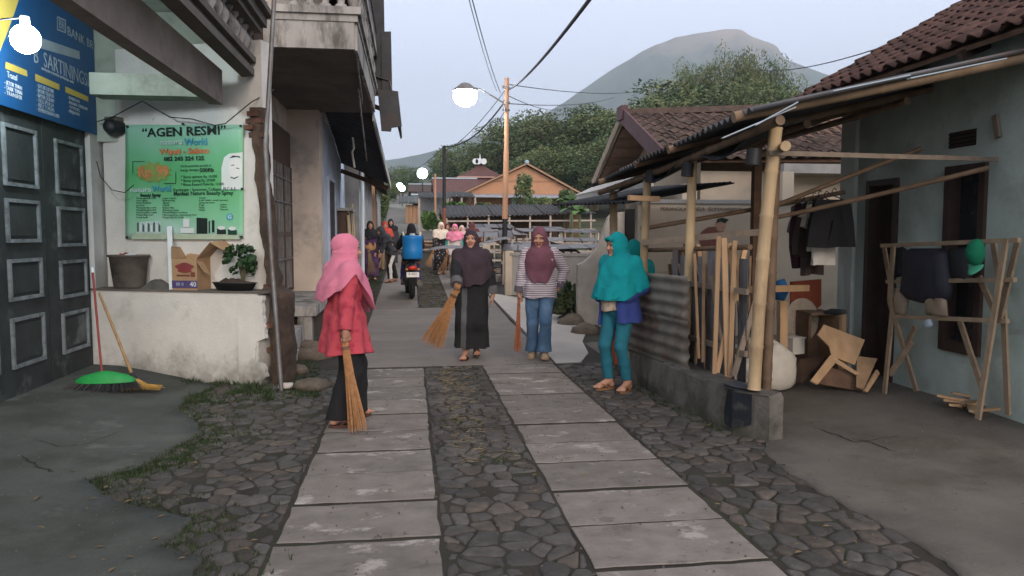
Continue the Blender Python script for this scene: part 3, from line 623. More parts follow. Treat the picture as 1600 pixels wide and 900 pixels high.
for i, s_ in enumerate(('Hasil :', 'Kulit lebih cerah berseri', 'Lembut dan kenyal', 'Pagi', 'Siang', 'Malam')): bt(s_, 311, (323, 356, 335, 319, 319, 320)[i], 309 + i * 3.8, 2.7, mat_ink)
for i, s_ in enumerate(('Sehat', 'Halus', 'Merona')): bt(s_, 344, (354, 354, 356)[i], 319.5 + i * 3.8, 2.7, mat_ink)
bq('round_logo', ell_(359, 339, 5.5, 5.5), mat_blu); bt('G', 356, 362, 339, 6, mat_mint, .003, .023)
bq('printed_shelf', [(205, 374), (375, 374), (372, 366), (208, 365)], M('shelf_print', (.38, .45, .33), .6, .15, 8, 0)); bq('printed_white_patch', [(213, 365), (253, 365), (251, 345), (214, 347)], mat_mint, .017)
for k in range(9): bq('printed_bottle', [(214 + k * 4.2, 362), (217 + k * 4.2, 362), (217 + k * 4.2, 347 + (k % 3) * 3), (214 + k * 4.2, 348 + (k % 2) * 4)], M('bottle_print', (.05, .12, .11), .6, .2, 6, 0) if k % 2 == 0 else mat_facew, .020)
for (a, b_, c, d) in ((282, 364, 292, 356), (292, 364, 303, 356), (286, 355, 296, 342)): bq('printed_jar', [(a, b_), (c, b_), (c, d), (a, d)], mat_facew, .020)
bq('printed_box', [(307, 365), (324, 365), (324, 341), (307, 340)], mat_bk2, .020); bq('printed_tube', [(326, 364), (328, 364), (328, 345), (326, 345)], mat_bk2, .020); bq('printed_tube', [(331, 363), (335, 363), (335, 344), (331, 344)], mat_bk2, .020)
for (a, b_) in ((339, 366), (356, 367)): bq('printed_jar', [(a, b_), (a + 14, b_), (a + 14, b_ - 7), (a, b_ - 9)], mat_bk2 if a == 339 else mat_ink, .020); bq('printed_lid', ell_(a + 7, b_ - 10, 6, 3), mat_facew, .022)
for p in ((200, 198), (287, 194), (377, 197), (379, 295), (378, 370), (199, 371)):
    m = MB(); q = onban(*p, .02); m.tube([q, q - WI * .02], .012, 6); m.build('pin', mat_blk, ban)

# ---------------------------------------------------------------- things on the ledge
mat_card = M('cardboard', (.36, .23, .13), .9, .15, 6, .15, 40, stain=(.27, .17, .10), ss=5, sa=.5)
LZ = .992
def onledge(px, inward): # ledge point below pixel column px, `inward` metres behind the front face
    return atp(px, 457, wl_(0, inward, 0), WI)
lx = lambda px, inw=.1: (onledge(px, inw) - A0).dot(WE)
k = thing('plastic_tub', 'grimy grey plastic tub full of rubbish on the wall ledge', 'tub', wl_(lx(203, .12), .12, LZ))
m = MB(); m.lathe([(.001, .012), (.15, 0), (.165, .02), (.205, .34), (.225, .345), (.225, .365), (.20, .365), (.195, .30), (.15, .29), (.001, .30)], seg=18, sy=.62); m.build('body', M('tub_plastic', (.11, .095, .08), .6, .35, 7, .2, 30, stain=(.045, .04, .035), ss=5, sa=.8), k, False)
mr2 = M('rubbish_red', (.20, .05, .04), .7, .4, 15, .3)
for i in range(9):
    m = MB(); a = rv(0, 6); r_ = rv(0, .13); m.box((r_ * math.cos(a), r_ * math.sin(a) * .6, .33 + rv(-.02, .03)), (rv(.05, .12), rv(.04, .08), .03), (rv(-.6, .6), rv(-.6, .6), rv(0, 3))); m.build('rubbish', (mr2, mat_facew, mat_blk)[i % 3], k, False)
m = MB(); c = wl_(lx(247, .1), .10, LZ)
m.sheet(lambda u, v: c + WE * ((u - .5) * .36) + WI * ((v - .5) * .16) + Vector((0, 0, .10 * max(0, math.sin(PI * u)) ** .8 * max(0, math.sin(PI * v)) ** .7 * (1 + .3 * mnoise.noise((u * 5, v * 5, 0))))), 16, 10)
solo(m, 'cement_heap', M('cement_lump', (.10, .095, .085), .95, .3, 10, .5, 40), 'low grey heap of cement between the tub and the cardboard box', 'heap', c)
m = MB(); p0, p1 = wl_(lx(268, .02), .03, LZ), atp(265, 354, wl_(0, .20, 0), WI); m.beam(p0, p1, .05, .025, up=(0, 1, 0)); solo(m, 'wooden_strip', mat_wht, 'white wooden slat standing against the green banner', 'slat', p0)
bxp = wl_(lx(309, .14), .14, LZ); k = thing('cardboard_box', 'opened cardboard carton with torn flaps on the ledge below the banner', 'box', bxp, WANG + .06)
m = MB(); w_, d_, h_ = .42, .26, .47; t_ = .006
m.b2((-w_ / 2, -d_ / 2, .0), (w_ / 2 - .13, d_ / 2, .006)); m.b2((-w_ / 2, -d_ / 2, .006), (w_ / 2 - .13, -d_ / 2 + t_, .33)); m.b2((-w_ / 2, d_ / 2 - t_, .006), (w_ / 2 - .13, d_ / 2, .36)); m.b2((-w_ / 2, -d_ / 2 + t_, .006), (-w_ / 2 + t_, d_ / 2 - t_, .34)); m.b2((w_ / 2 - .136, -d_ / 2 + t_, .006), (w_ / 2 - .13, d_ / 2 - t_, .34))
m.build('carton', mat_card, k, False)
for pts in ([(-.21, .13, .36), (.08, .13, .36), (.05, .20, .50), (-.20, .22, .42)], [(.08, -.13, .33), (.08, .13, .34), (.26, .12, .52), (.22, -.10, .50)], [(.22, -.10, .50), (.26, .12, .52), (.37, .10, .44), (.34, -.06, .42)], [(.08, -.13, .30), (.08, -.02, .30), (.20, -.07, .15), (.17, -.14, .19)], [(-.21, -.13, .33), (-.21, .13, .34), (-.27, .12, .45), (-.24, -.08, .46)]):
    q = MB(); q.slab(pts, .005); q.build('flap', mat_card, k, False)
q = MB(); q.b2((-.212, -.1325, .02), (.082, -.1305, .10)); q.build('purple_band', M('purple_print', (.075, .055, .15), .7, .2, 8, 0), k, False)
text('40', 'lettering', mat_wht, k, (.035, -.1335, .06), (PI / 2, 0, 0), .075)
text('IIII II', 'lettering', mat_pale, k, (-.12, -.1335, .06), (PI / 2, 0, 0), .05)
q = MB(); q.add([(-.06 + .10 * math.cos(t) * (1 + .2 * math.sin(5 * t)), -.132, .235 + .055 * math.sin(t)) for t in [i * PI / 12 for i in range(24)]], [tuple(range(24))]); q.build('red_logo', M('maroon_print', (.20, .04, .04), .7, .2, 8, 0), k, False)
q = MB(); q.b2((-.155, -.133, .145), (.0, -.132, .162)); q.b2((.01, -.133, .14), (.06, -.132, .19)); q.build('printed_lines', M('brown_print', (.14, .05, .03), .7, .2, 8, 0), k, False)
# shallow planter and its plant
pp = wl_(lx(366, .08), .09, LZ); k = thing('planter', 'long shallow black planter tray with dry soil on the ledge end', 'planter', pp, WANG)
m = MB(); m.lathe([(.001, .004), (.20, 0), (.25, .075), (.262, .078), (.262, .085), (.24, .085), (.235, .06), (.001, .065)], seg=22, sy=.42); m.build('tray', mat_blk, k, False)
m = MB(); m.sheet(lambda u, v: ((u - .5) * .46, (v - .5) * .19 * math.sin(PI * min(max(u, .02), .98)) ** .5, .062 + .06 * math.sin(PI * u) * math.sin(PI * v) * (1 + mnoise.noise((u * 6, v * 6, 3)))), 14, 8); m.build('soil', mat_mud, k, False)
leafm = M('leaf_green', (.025, .07, .022), .55, .35, 9, .1, 30, rnd=.25)
pl = thing('potted_plant', 'bushy broad-leaved green plant growing in the black planter tray', 'plant', pp + WE * .10 + Vector((0, 0, .07)))
m = MB()
for i in range(5): m.tube([(0, 0, 0), (rv(-.03, .03), rv(-.03, .03), .12), (rv(-.10, .10), rv(-.08, .05), .27)], [.008, .007, .004], 6)
m.build('stem', M('green_stem', (.09, .08, .04), .8, .2, 8, .1), pl, False)
m = MB()
for cl in range(26):
    cc = Vector((rv(-.15, .15), rv(-.10, .08), rv(.10, .38)))
    for i in range(22):
        d = Vector((rv(-1, 1), rv(-1, 1), rv(-.5, .8))).normalized(); p = cc + d * rv(.02, .06); s_ = rv(.03, .055); a = d.orthogonal().normalized(); b_ = d.cross(a)
        m.add([p - a * s_ * .5, p + b_ * s_ * .45, p + a * s_ * .7, p - b_ * s_ * .45], [(0, 1, 2, 3)])
m.build('leaves', leafm, pl, False)
# ---------------------------------------------------------------- brooms by the door
def apz(p): return apron_z(p.x, p.y)
b0 = at(160, 603, Z=.16); b0.z = apz(b0)
k = thing('push_broom', 'broom with thin red handle and green and black head by the door', 'broom', b0)
m = MB(); top = at(145, 426, Y=b0.y + .25); m.tube([b0 + Vector((0, 0, .15)), top], .011, 8); m.build('handle', M('red_lacquer', (.22, .035, .03), .5, .2, 20, 0), k)
m = MB(); m.tube([top, top + (top - b0).normalized() * .05], .014, 8); m.build('grip', mat_wht, k)
m = MB(); m.lathe([(.27, .075), (.27, .10), (.20, .14), (.10, .165), (.03, .18), (.001, .18)], (b0.x + .03, b0.y, b0.z), 18, sy=.35); m.build('head', M('green_plastic', (.02, .26, .06), .5, .15, 9, .05), k)
m = MB()
for i in range(340):
    u = rv(-1, 1); v = rv(-.08, .08) * math.sqrt(1 - u * u); x = b0.x + .03 + u * .26; m.tube([(x, b0.y + v, b0.z + .09), (x + u * .10 - .03, b0.y + v * 1.6 - rv(0, .05), b0.z + rv(.0, .02))], [.0035, .002], 3, False)
m.build('bristles', mat_blk, k, kind='stuff')
b1 = at(205, 603, Z=.13); b1.z = apz(b1)
k = thing('bamboo_broom', 'bamboo-handled broom with a splayed yellow straw head against the white wall', 'broom', b1)
tp = at(155, 458, Y=b1.y + .42); nk = b1 + Vector((0, .02, .16))
m = MB(); m.tube([tp.lerp(nk, q) for q in (0, .25, .5, .75, 1)], [.012, .013, .013, .014, .015], 8)
for q in (.2, .42, .64, .85): c = tp.lerp(nk, q); m.tube([c - (nk - tp).normalized() * .006, c + (nk - tp).normalized() * .006], .0165, 8)
m.build('handle', M('bamboo_handle', (.34, .20, .09), .6, .25, 12, .1), k)
m = MB(); m.tube([nk, nk + Vector((.03, -.01, -.06))], [.02, .03], 8); m.build('binding', mat_wire, k)
m = MB()
for i in range(260):
    e = b1 + Vector((rv(-.05, .30), rv(-.12, .04), .008 + rv(0, .03))); s_ = nk + Vector((rv(.0, .04), rv(-.02, .02), -.05)); mid = s_.lerp(e, .55) + Vector((-.02, 0, -.02)); m.tube([s_, mid, e], [.004, .004, .002], 3, False)
m.build('bristles', M('yellow_straw', (.42, .25, .07), .8, .3, 20, 0), k, kind='stuff')
# meter box, wall lamp tube, cables, leaning pipe
mbp = atp(175, 198, wl_(0, .14, 0), WI); k = thing('meter_box', 'small round black meter mounted on the wall left of the banner', 'meter', mbp)
m = MB(); m.tube([mbp + WI * .11, mbp - WI * .02], [.085, .085], 16); m.ball(mbp - WI * .03, (.075, .04, .075)); m.build('case', mat_blk, k)
m = MB(); m.box(mbp + Vector((0, .06, .06)), (.14, .12, .10), RW); m.build('hood', mat_dkconc, k)
def cable(pts, r, label, group=None, sag=0, n=10):
    P = []
    for a, b_ in zip(pts, pts[1:]):
        for i in range(n):
            q = i / n; p = Vector(a).lerp(Vector(b_), q); p.z -= sag * 4 * q * (1 - q); P.append(p)
    P.append(Vector(pts[-1])); mm = MB(); mm.tube(P, r, 5, False); return solo(mm, 'cable', mat_wire, label, 'cable', pts[0], group)
W1 = lambda px, py, o=.10: atp(px, py, wl_(0, o, 0), WI)
cable([W1(152, 190), W1(175, 183), W1(222, 158), W1(265, 183), W1(300, 186), W1(335, 196), W1(352, 193), W1(392, 160), at(428, 140, Y=8.6)], .006, 'black cable drooping across the top of the green banner', n=4)
cable([W1(151, 252), W1(157, 276), W1(175, 297), W1(195, 301), W1(209, 289)], .005, 'thin cable looping from the door jamb to the banner', n=4)
pts = [at(440, 614, Z=0), at(424, 400, Y=7.85), at(415, 230, Y=7.8), at(430, -30, Y=7.8)]
m = MB(); m.tube(pts, .022, 10)
solo(m, 'leaning_pipe', mat_steel, 'tall grey steel pipe leaning beside the broken end of the shop wall', 'pipe', pts[0])
# ================================================================ balcony house
mat_cream = M('pinkish_plaster', (.52, .44, .37), .9, .14, 2, .25, 30, stain=(.27, .245, .22), ss=1.5, sa=.75, st=.5)
mat_bluw = M('pale_blue_wall', (.40, .45, .53), .9, .15, 2, .25, 30, stain=(.25, .27, .30), ss=1.5, sa=.6)
mat_brnwood = M('dark_brown_wood', (.075, .045, .032), .75, .35, 6, .3, 40, stretch=(1, 1, .25))
mat_greyw = M('bare_render', (.33, .32, .30), .92, .2, 1.5, .3, 30, stain=(.20, .19, .175), ss=1, sa=.6, dirt=((.13, .125, .11), .3, .5))
bh = thing('balcony_house', 'two-storey house with an overhanging balustraded balcony and pinkish pillar', 'house', (-1.9, 12, 0))
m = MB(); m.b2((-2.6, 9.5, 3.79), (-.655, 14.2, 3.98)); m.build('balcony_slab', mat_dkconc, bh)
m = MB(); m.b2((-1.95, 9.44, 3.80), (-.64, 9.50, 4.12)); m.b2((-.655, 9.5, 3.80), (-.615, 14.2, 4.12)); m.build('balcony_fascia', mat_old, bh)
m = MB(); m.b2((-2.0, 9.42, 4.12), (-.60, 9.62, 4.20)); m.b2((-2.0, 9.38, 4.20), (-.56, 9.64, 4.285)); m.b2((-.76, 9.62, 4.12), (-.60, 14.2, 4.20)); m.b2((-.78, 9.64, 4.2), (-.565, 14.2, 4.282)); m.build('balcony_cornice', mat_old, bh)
prof2 = [(.07, 0), (.07, .05), (.04, .07), (.045, .10), (.085, .22), (.08, .30), (.045, .42), (.04, .46), (.07, .49), (.07, .54)]
bal = MB(); bal.lathe(prof2, seg=12); balm2 = bal.mesh('baluster', mat_old)
for i in range(7): inst(balm2, 'baluster', bh, Vector((-.80 - i * .185, 9.52, 4.285)) - bh.location)
for i in range(22): inst(balm2, 'baluster', bh, Vector((-.67, 9.75 + i * .20, 4.282)) - bh.location)
m = MB(); m.b2((-2.0, 9.42, 4.825), (-.56, 9.62, 4.95)); m.b2((-.77, 9.622, 4.825), (-.57, 14.2, 4.945)); m.build('balcony_rail', mat_old, bh)
m = MB(); m.b2((-2.6, 11.2, 3.98), (-1.2, 18, 7.0)); m.build('storey_wall', mat_cream, bh)
m = MB(); m.b2((-2.9, 10.6, .0), (-2.15, 14.0, 3.79)); m.build('porch_wall', mat_cream, bh)
m = MB(); m.b2((-2.9, 14.0, .2), (-1.60, 14.6, 3.79)); m.build('pillar_wall', mat_cream, bh)
m = MB(); m.b2((-2.9, 14.6, .0), (-1.605, 19.4, 3.75)); m.build('flank_wall', mat_bluw, bh)
m = MB(); m.b2((-1.606, 15.3, .55), (-1.585, 16.5, 2.65)); m.build('doorway', mat_blk, bh)  # near-black panel stands in for the unlit inside
m = MB(); m.b2((-1.605, 15.2, .5), (-1.56, 15.3, 2.72)); m.b2((-1.605, 16.5, .5), (-1.56, 16.6, 2.72)); m.b2((-1.605, 15.3, 2.65), (-1.565, 16.5, 2.73)); m.build('door_frame', mat_bluw, bh)
# window with iron grille beside the pillar
m = MB(); m.b2((-2.149, 11.6, 2.75), (-2.10, 13.95, 3.35)); m.build('transom_board', mat_brnwood, bh)
m = MB(); m.b2((-2.149, 11.6, .6), (-2.13, 13.95, 2.75)); m.build('window_pane', M('dark_glass', (.02, .022, .025), .2, .1, 3, 0, spec=.5), bh)
fr = MB(); 
for y in (11.6, 12.35, 13.1, 13.87): fr.b2((-2.13, y, .6), (-2.08, y + .08, 2.75))
fr.b2((-2.128, 11.6, 1.55), (-2.085, 13.95, 1.62)); fr.build('window_frame', mat_brnwood, bh)
for i in range(15): m = MB(); m.b2((-2.10, 11.72 + i * .155, .65), (-2.082, 11.735 + i * .155, 2.74)); m.build('grille_bar', mat_steel, bh)
for z in (1.15, 2.1, 2.5): m = MB(); m.b2((-2.084, 11.6, z), (-2.074, 13.9, z + .02)); m.build('grille_rail', mat_steel, bh)
# porch slab and steps
m = MB(); m.b2((-2.3, 10.95, .42), (-1.34, 14.0, .56)); m.build('porch_slab', mat_old, bh)
m = MB(); m.b2((-2.3, 11.15, -.1), (-1.42, 14.0, .42)); m.build('porch_base', mat_mud, bh)
m = MB(); m.b2((-1.60, 10.98, -.1), (-1.40, 11.14, .418)); m.build('porch_post', mat_old, bh)
m = MB(); m.b2((-2.2, 9.75, -.1), (-1.50, 10.94, .30)); m.b2((-2.2, 9.2, -.1), (-1.40, 9.75, .14)); m.build('step', mat_old, bh)
# roofs of the upper storey, hanging zinc sheets
mat_zinc = M('rusty_zinc', (.13, .13, .135), .6, .3, 4, .1, 40, metal=.35, stain=(.12, .06, .04), ss=2, sa=.7, st=.52, rnd=.2)
mat_zdark = M('sooty_zinc', (.05, .052, .055), .75, .3, 4, .1, 40, metal=.2, stain=(.07, .045, .035), ss=2, sa=.7, rnd=.2)
def corrugated(m, c00, c10, c11, c01, waves, amp=.018, th=.004, nv=4):
    """sheet with corrugations running from edge c00-c10 to edge c01-c11"""
    c00, c10, c11, c01 = map(Vector, (c00, c10, c11, c01)); nn = (c10 - c00).cross(c01 - c00).normalized(); nu = waves * 6
    return m.sheet(lambda u, v: c00.lerp(c10, u).lerp(c01.lerp(c11, u), v) + nn * amp * math.sin(u * waves * 2 * PI), nu, nv, th)
def zinc(parent, quad, n, mat, waves=6, amp=.02, over=.03, name='roof_sheet'):
    c00, c10, c11, c01 = map(Vector, quad)
    for i in range(n):
        a, b_ = i / n, (i + 1) / n + over / n; q = MB(); dz = Vector((0, 0, .006 * (i % 2) + rv(-.004, .004)))
        corrugated(q, c00.lerp(c10, a) + dz, c00.lerp(c10, b_) + dz, c01.lerp(c11, b_) + dz, c01.lerp(c11, a) + dz, waves, amp); q.build(name, mat, parent)
zinc(bh, ((-.58, 14.4, 5.25), (-.58, 9.9, 5.25), (-1.6, 9.9, 6.3), (-1.6, 14.4, 6.3)), 5, mat_zdark)
m = MB(); m.b2((-1.7, 9.9, 5.12), (-.60, 14.4, 5.20)); m.build('eave_soffit', mat_brnwood, bh)
m = MB(); m.beam((-.60, 9.75, 4.98), (-.60, 14.5, 4.98), .05, .3); m.build('eave_board', mat_zdark, bh)
zinc(bh, ((-.17, 16.4, 3.60), (-.17, 14.5, 3.62), (-.36, 14.5, 4.42), (-.36, 16.4, 4.42)), 2, mat_zinc)
zinc(bh, ((-.36, 16.4, 4.42), (-.36, 14.5, 4.42), (-1.6, 14.5, 4.8), (-1.6, 16.4, 4.8)), 2, mat_zdark)
def endsheet(pix, y, mat, name='roof_end_sheet'):
    q = MB(); q.slab([at(px_, py_, Y=y) for px_, py_ in pix], .04); q.build(name, mat, bh)
endsheet([(560, 0), (600, 0), (601, 60), (598, 150), (572, 150)], 14.6, mat_zdark); endsheet([(596, 50), (611, 50), (613, 146), (597, 146)], 14.55, mat_zdark); endsheet([(590, 140), (622, 143), (628, 198), (612, 200), (611, 206), (596, 205)], 14.5, mat_zdark, 'awning_end_sheet')
m = MB(); m.beam((-1.6, 14.9, 4.35), (-.30, 14.9, 3.9), .06, .08); m.build('bracket', mat_brnwood, bh)
P1, P2 = at(583, 178, Y=14.2), at(610, 288, Y=18.4)
zinc(bh, (P2, P1, (-1.6, 14.2, P1.z + .35), (-1.6, 18.4, P2.z + .5)), 4, mat_zdark)
m = MB(); m.beam(P1 + Vector((0, 0, -.05)), P2 + Vector((0, 0, -.05)), .03, .16); m.build('fascia_board', mat_greyw, bh)
m = MB(); m.beam((-1.6, 18.3, P2.z + .3), P2 + Vector((-.05, -.1, -.1)), .08, .1); m.build('rafter', mat_brnwood, bh)
for (a, ya, b_, yb, w_) in (((557, 84), 9.7, (566, 160), 12.5, .05), ((560, 140), 11.5, (573, 250), 16, .06), ((571, 100), 12, (577, 175), 14.5, .04)):
    m = MB(); m.beam(at(*a, Y=ya), at(*b_, Y=yb), .02, w_); m.build('torn_strip', mat_old, bh)
m = MB(); m.tube([at(551, 215, Y=14.5), at(553, 232, Y=14.4), at(550, 238, Y=14.4), at(554, 262, Y=14.4)], .02, 5); m.build('hanging_rag', mat_old, bh)
# third and fourth houses
h3 = thing('grey_house', 'grey rendered house with a white drainpipe just beyond the balcony house', 'house', (-2, 22, .2))
m = MB(); m.b2((-3, 19.5, .1), (-1.27, 26, 3.3)); m.build('wall', mat_greyw, h3)
m = MB(); m.b2((-1.72, 19.47, .3), (-1.69, 19.5, 3.28)); m.build('wall_joint', mat_dkconc, h3)
m = MB(); m.tube([at(567, 432, Y=19.4), at(566, 255, Y=19.4)], .045, 8); m.build('drainpipe', mat_wht, h3)
zinc(h3, ((-.75, 26, 3.0), (-.75, 19.2, 3.15), (-2.9, 19.2, 4.1), (-2.9, 26, 4.0)), 6, mat_zdark)
h4 = thing('brown_house', 'brown board house standing behind the grey house on the left of the lane', 'house', (-2.2, 30, .8))
m = MB(); m.b2((-3.4, 26.6, .4), (-1.45, 34, 3.5)); m.build('wall', M('brown_boards', (.20, .13, .09), .85, .25, 4, .3, 30, stretch=(1, 3, .2)), h4)
m = MB(); m.b2((-1.45, 26.55, .4), (-1.20, 26.85, 3.45)); m.build('post', M('orange_wood', (.32, .19, .11), .8, .2, 5, .2, stretch=(1, 1, .2)), h4)
zinc(h4, ((-.95, 34, 3.3), (-.95, 26.4, 3.3), (-3.4, 26.4, 4.6), (-3.4, 34, 4.6)), 6, mat_zdark)
h5 = thing('white_house', 'small pale house far up the lane on its left edge', 'house', (-3, 42, 1.5))
m = MB(); m.b2((-5, 38, 1.0), (-1.75, 46, 4.0)); m.build('wall', mat_upper, h5)
zinc(h5, ((-1.3, 46, 3.9), (-1.3, 37.6, 3.9), (-5, 37.6, 5.3), (-5, 46, 5.3)), 5, mat_zinc)
m = MB(); m.b2((-1.76, 40, 1.4), (-1.72, 41, 3.3)); m.build('door', mat_brnwood, h5)
k = thing('slatted_cupboard', 'old wooden cupboard with leaning bamboo sticks against the pale blue wall', 'cupboard', (-1.48, 17.6, .3))
m = MB(); m.b2((-1.60, 17.2, .9), (-1.34, 18.3, 2.1)); m.build('case', mat_brnwood, k)
m = MB(); m.b2((-1.62, 17.1, 2.1), (-1.30, 18.4, 2.16)); m.build('top_board', mat_greyw, k)
for i, y in enumerate((17.15, 17.3, 18.0, 18.35)): m = MB(); m.tube([(-1.30 + .05 * (i % 2), y, .25), (-1.36, y - .08, 2.0 + .1 * i)], .025, 6); m.build('stick', M('pale_bamboo', (.45, .35, .22), .7, .2, 8, .1), k)
# rubble and stones at the foot of the steps
mat_rub = M('rubble', (.13, .105, .08), .95, .35, 9, .6, 30); mat_whs = M('white_stone', (.50, .47, .43), .85, .15, 6, .3)
def rock(c, r, mat, label, sq=(1, 1, .7), cat='stone', group=None):
    mm = MB(); mm.ball((0, 0, 0), r, 10, 7); mm.v = [tuple(Vector((v[0] * sq[0], v[1] * sq[1], v[2] * sq[2])) * (1 + .35 * mnoise.noise((v[0] / r * 1.3 + c[0] * 9, v[1] / r * 1.3 + c[1] * 7, v[2] / r * 1.3)))) for v in mm.v]
    o = bpy.data.objects.new('stone', mm.mesh('stone', mat)); link(o); o.location = c; return tag(o, label, cat, group)
for (px, py, r, mt, lb) in ((472, 528, .075, mat_whs, 'white rounded stone beside the lower porch step'), (447, 603, .06, mat_whs, 'pale stone at the foot of the leaning pipe'), (486, 603, .14, mat_rub, 'flat pale slab of rubble left of the woman in red'), (490, 555, .22, mat_rub, 'large dark boulder below the porch step'), (458, 580, .14, mat_rub, 'brown lump of rubble beside the leaning pipe'), (484, 540, .13, mat_rub, 'broken brown stone on top of the boulder')):
    p = at(px, py, Z=.05); rock((p.x, p.y, .05), r, mt, lb, (1.3, 1, .6))
# ================================================================ right side: low wall, bamboo shed, teal house
mat_bam = M('bamboo', (.40, .29, .165), .65, .25, 5, .2, 40, stain=(.19, .13, .075), ss=3.5, sa=.75, st=.52, rnd=.12, stretch=(1, 1, .3))
mat_bamd = M('dark_bamboo', (.16, .105, .065), .7, .3, 6, .15, 40, rnd=.25)
mat_wood = M('raw_timber', (.40, .255, .14), .8, .22, 8, .25, 50, rnd=.22, stretch=(1, 1, .2))
mat_woodg = M('grey_timber', (.21, .165, .125), .85, .25, 8, .3, 50, rnd=.25)
mat_woodb = M('brown_board', (.13, .075, .045), .8, .3, 7, .25, 40, rnd=.25)
mat_wallmoss = M('mossy_concrete', (.13, .12, .105), .95, .35, 3, .7, 25, stain=(.05, .048, .035), ss=2.2, sa=.8, dirt=((.030, .034, .016), .05, .22))
mat_teal = M('teal_limewash', (.41, .49, .43), .9, .2, 2, .25, 30, stain=(.28, .31, .27), ss=1.6, sa=.7, st2=((.44, .45, .42), 2.6, .62, .6), dirt=((.12, .15, .15), .02, .12))
mat_dkwood = M('dark_frame_wood', (.045, .027, .02), .75, .3, 8, .25, 40)
mat_dark = M('unlit_opening', (.010, .009, .009), .9, .2, 3, 0)
mat_black_sheet = M('black_sheeting', (.022, .024, .027), .8, .3, 4, .15, 30, rnd=.2)
def bamboo(m, p0, p1, r, step=.28, seg=10, hollow=False):
    p0, p1 = Vector(p0), Vector(p1); L = (p1 - p0).length; n = max(1, int(L / step)); pts, rs = [], []
    for i in range(n):
        a = i / n; pts += [p0.lerp(p1, a + .004), p0.lerp(p1, a + .03 / n * 2), p0.lerp(p1, a + .5 / n), p0.lerp(p1, a + .96 / n)]; rs += [r * 1.10, r * .99, r * .97, r * 1.0]
    pts.append(p1); rs.append(r * 1.08)
    side = (p1 - p0).cross(Vector((.3, .4, .8))).normalized(); bow = rv(-.01, .01) * L
    pts = [p + side * bow * math.sin(PI * (p - p0).length / L) for p in pts]
    m.tube(pts, rs, seg); return m
lw = thing('low_wall', 'low mossy concrete kerb wall with a blue-black painted end beside the cobbles', 'wall', (2.55, 6.4, 0))
pl_ = [(2.50, 5.56), (2.67, 5.30), (2.80, 5.34), (2.74, 5.62), (2.52, 7.75), (2.29, 7.75)]
m = MB(); n_ = 22
def wallrow(z, o=0):
    L_ = [(2.50 + (2.29 - 2.50) * i / n_ + o * rv(-.012, .012), 5.56 + 2.19 * i / n_) for i in range(n_ + 1)]
    R_ = [(2.74 + (2.52 - 2.74) * i / n_ + o * rv(-.012, .012), 5.62 + 2.13 * i / n_) for i in range(n_ + 1)]
    ring = [(2.80, 5.34), (2.67, 5.30)] + L_ + list(reversed(R_)); return [(x, y, z + o * rv(-.012, .012)) for x, y in ring]
R0, R1, R2, R3 = wallrow(-.1), wallrow(.16, 1), wallrow(.345, .6), [(x * .93 + 2.55 * .07, y, z + rv(-.012, .012)) for x, y, z in wallrow(.375, .4)]
k_ = len(R0); m.add(R0 + R1 + R2 + R3, [(r * k_ + i, r * k_ + (i + 1) % k_, (r + 1) * k_ + (i + 1) % k_, (r + 1) * k_ + i) for r in range(3) for i in range(k_)], False)
for i in range(n_): m.add([R3[2 + i], R3[3 + i], R3[k_ - 2 - i], R3[k_ - 1 - i]], [(0, 1, 2, 3)])
m.add([R3[0], R3[1], R3[2], R3[k_ - 1]], [(0, 1, 2, 3)])
m.f = [tuple(reversed(f)) for f in m.f]; m.build('wall_body', mat_wallmoss, lw)
mat_pe = M('blue_black_paint', (.014, .016, .022), .75, .3, 5, .3, 30, stain=(.07, .066, .058), ss=5, sa=.9, st=.52)
m = MB(); m.add([(2.494, 5.72, .06), (2.486, 5.555, .06), (2.486, 5.555, .352), (2.494, 5.72, .352), (2.58, 5.41, .12), (2.58, 5.41, .356)], [(0, 1, 2, 3), (1, 4, 5, 2)]); m.build('painted_corner', mat_pe, lw)
m = MB(); m.add([(2.485, 5.56, .372), (2.58, 5.41, .378), (2.68, 5.44, .382), (2.62, 5.72, .382), (2.47, 5.72, .376)], [(0, 1, 2, 3, 4)]); m.add([(2.485, 5.56, .39), (2.58, 5.41, .392), (2.68, 5.44, .395), (2.62, 5.72, .395), (2.47, 5.72, .392)], [(0, 1, 2, 3, 4)]); m.build('painted_cap', M('grey_blue_paint', (.05, .055, .068), .7, .3, 6, .3, 30), lw)

shed = thing('bamboo_shed', 'lean-to shed of bamboo posts under a sooty corrugated roof', 'shed', (3.2, 6.6, 0))
def sp(name, mat, fn): q = MB(); fn(q); return q.build(name, mat, shed)
posts = [((2.60, 5.42, .385), (2.735, 5.44, 2.38), .049), ((2.53, 6.73, .38), (2.58, 6.73, 2.25), .043), ((2.43, 7.68, .2), (2.46, 7.68, 2.19), .043), ((2.44, 8.95, 0), (2.44, 8.95, 2.10), .05)]
for p0, p1, r in posts: sp('post', mat_bam, lambda q: bamboo(q, p0, p1, r, .33, 12))
sp('post', mat_bamd, lambda q: bamboo(q, (2.98, 6.0, .05), (3.02, 6.0, 2.45), .045))
sp('post', mat_woodb, lambda q: q.beam((3.62, 7.6, .05), (3.62, 7.6, 2.5), .08, .08))
RE = [(2.40, 5.12, 2.43), (2.20, 7.85, 2.22), (2.16, 9.0, 2.16)]
def reave(y): return Vector((float(np.interp(y, [5.12, 7.85, 9.2], [2.46, 2.24, 2.18])), y, float(np.interp(y, [5.12, 7.85, 9.2], [2.47, 2.27, 2.16]))))
def rhead(y): return Vector((4.86, y, float(np.interp(y, [5.12, 7.85, 9.2], [3.02, 2.98, 2.85]))))
ys_ = [5.12, 5.85, 6.6, 7.3, 7.95, 8.6, 9.2]
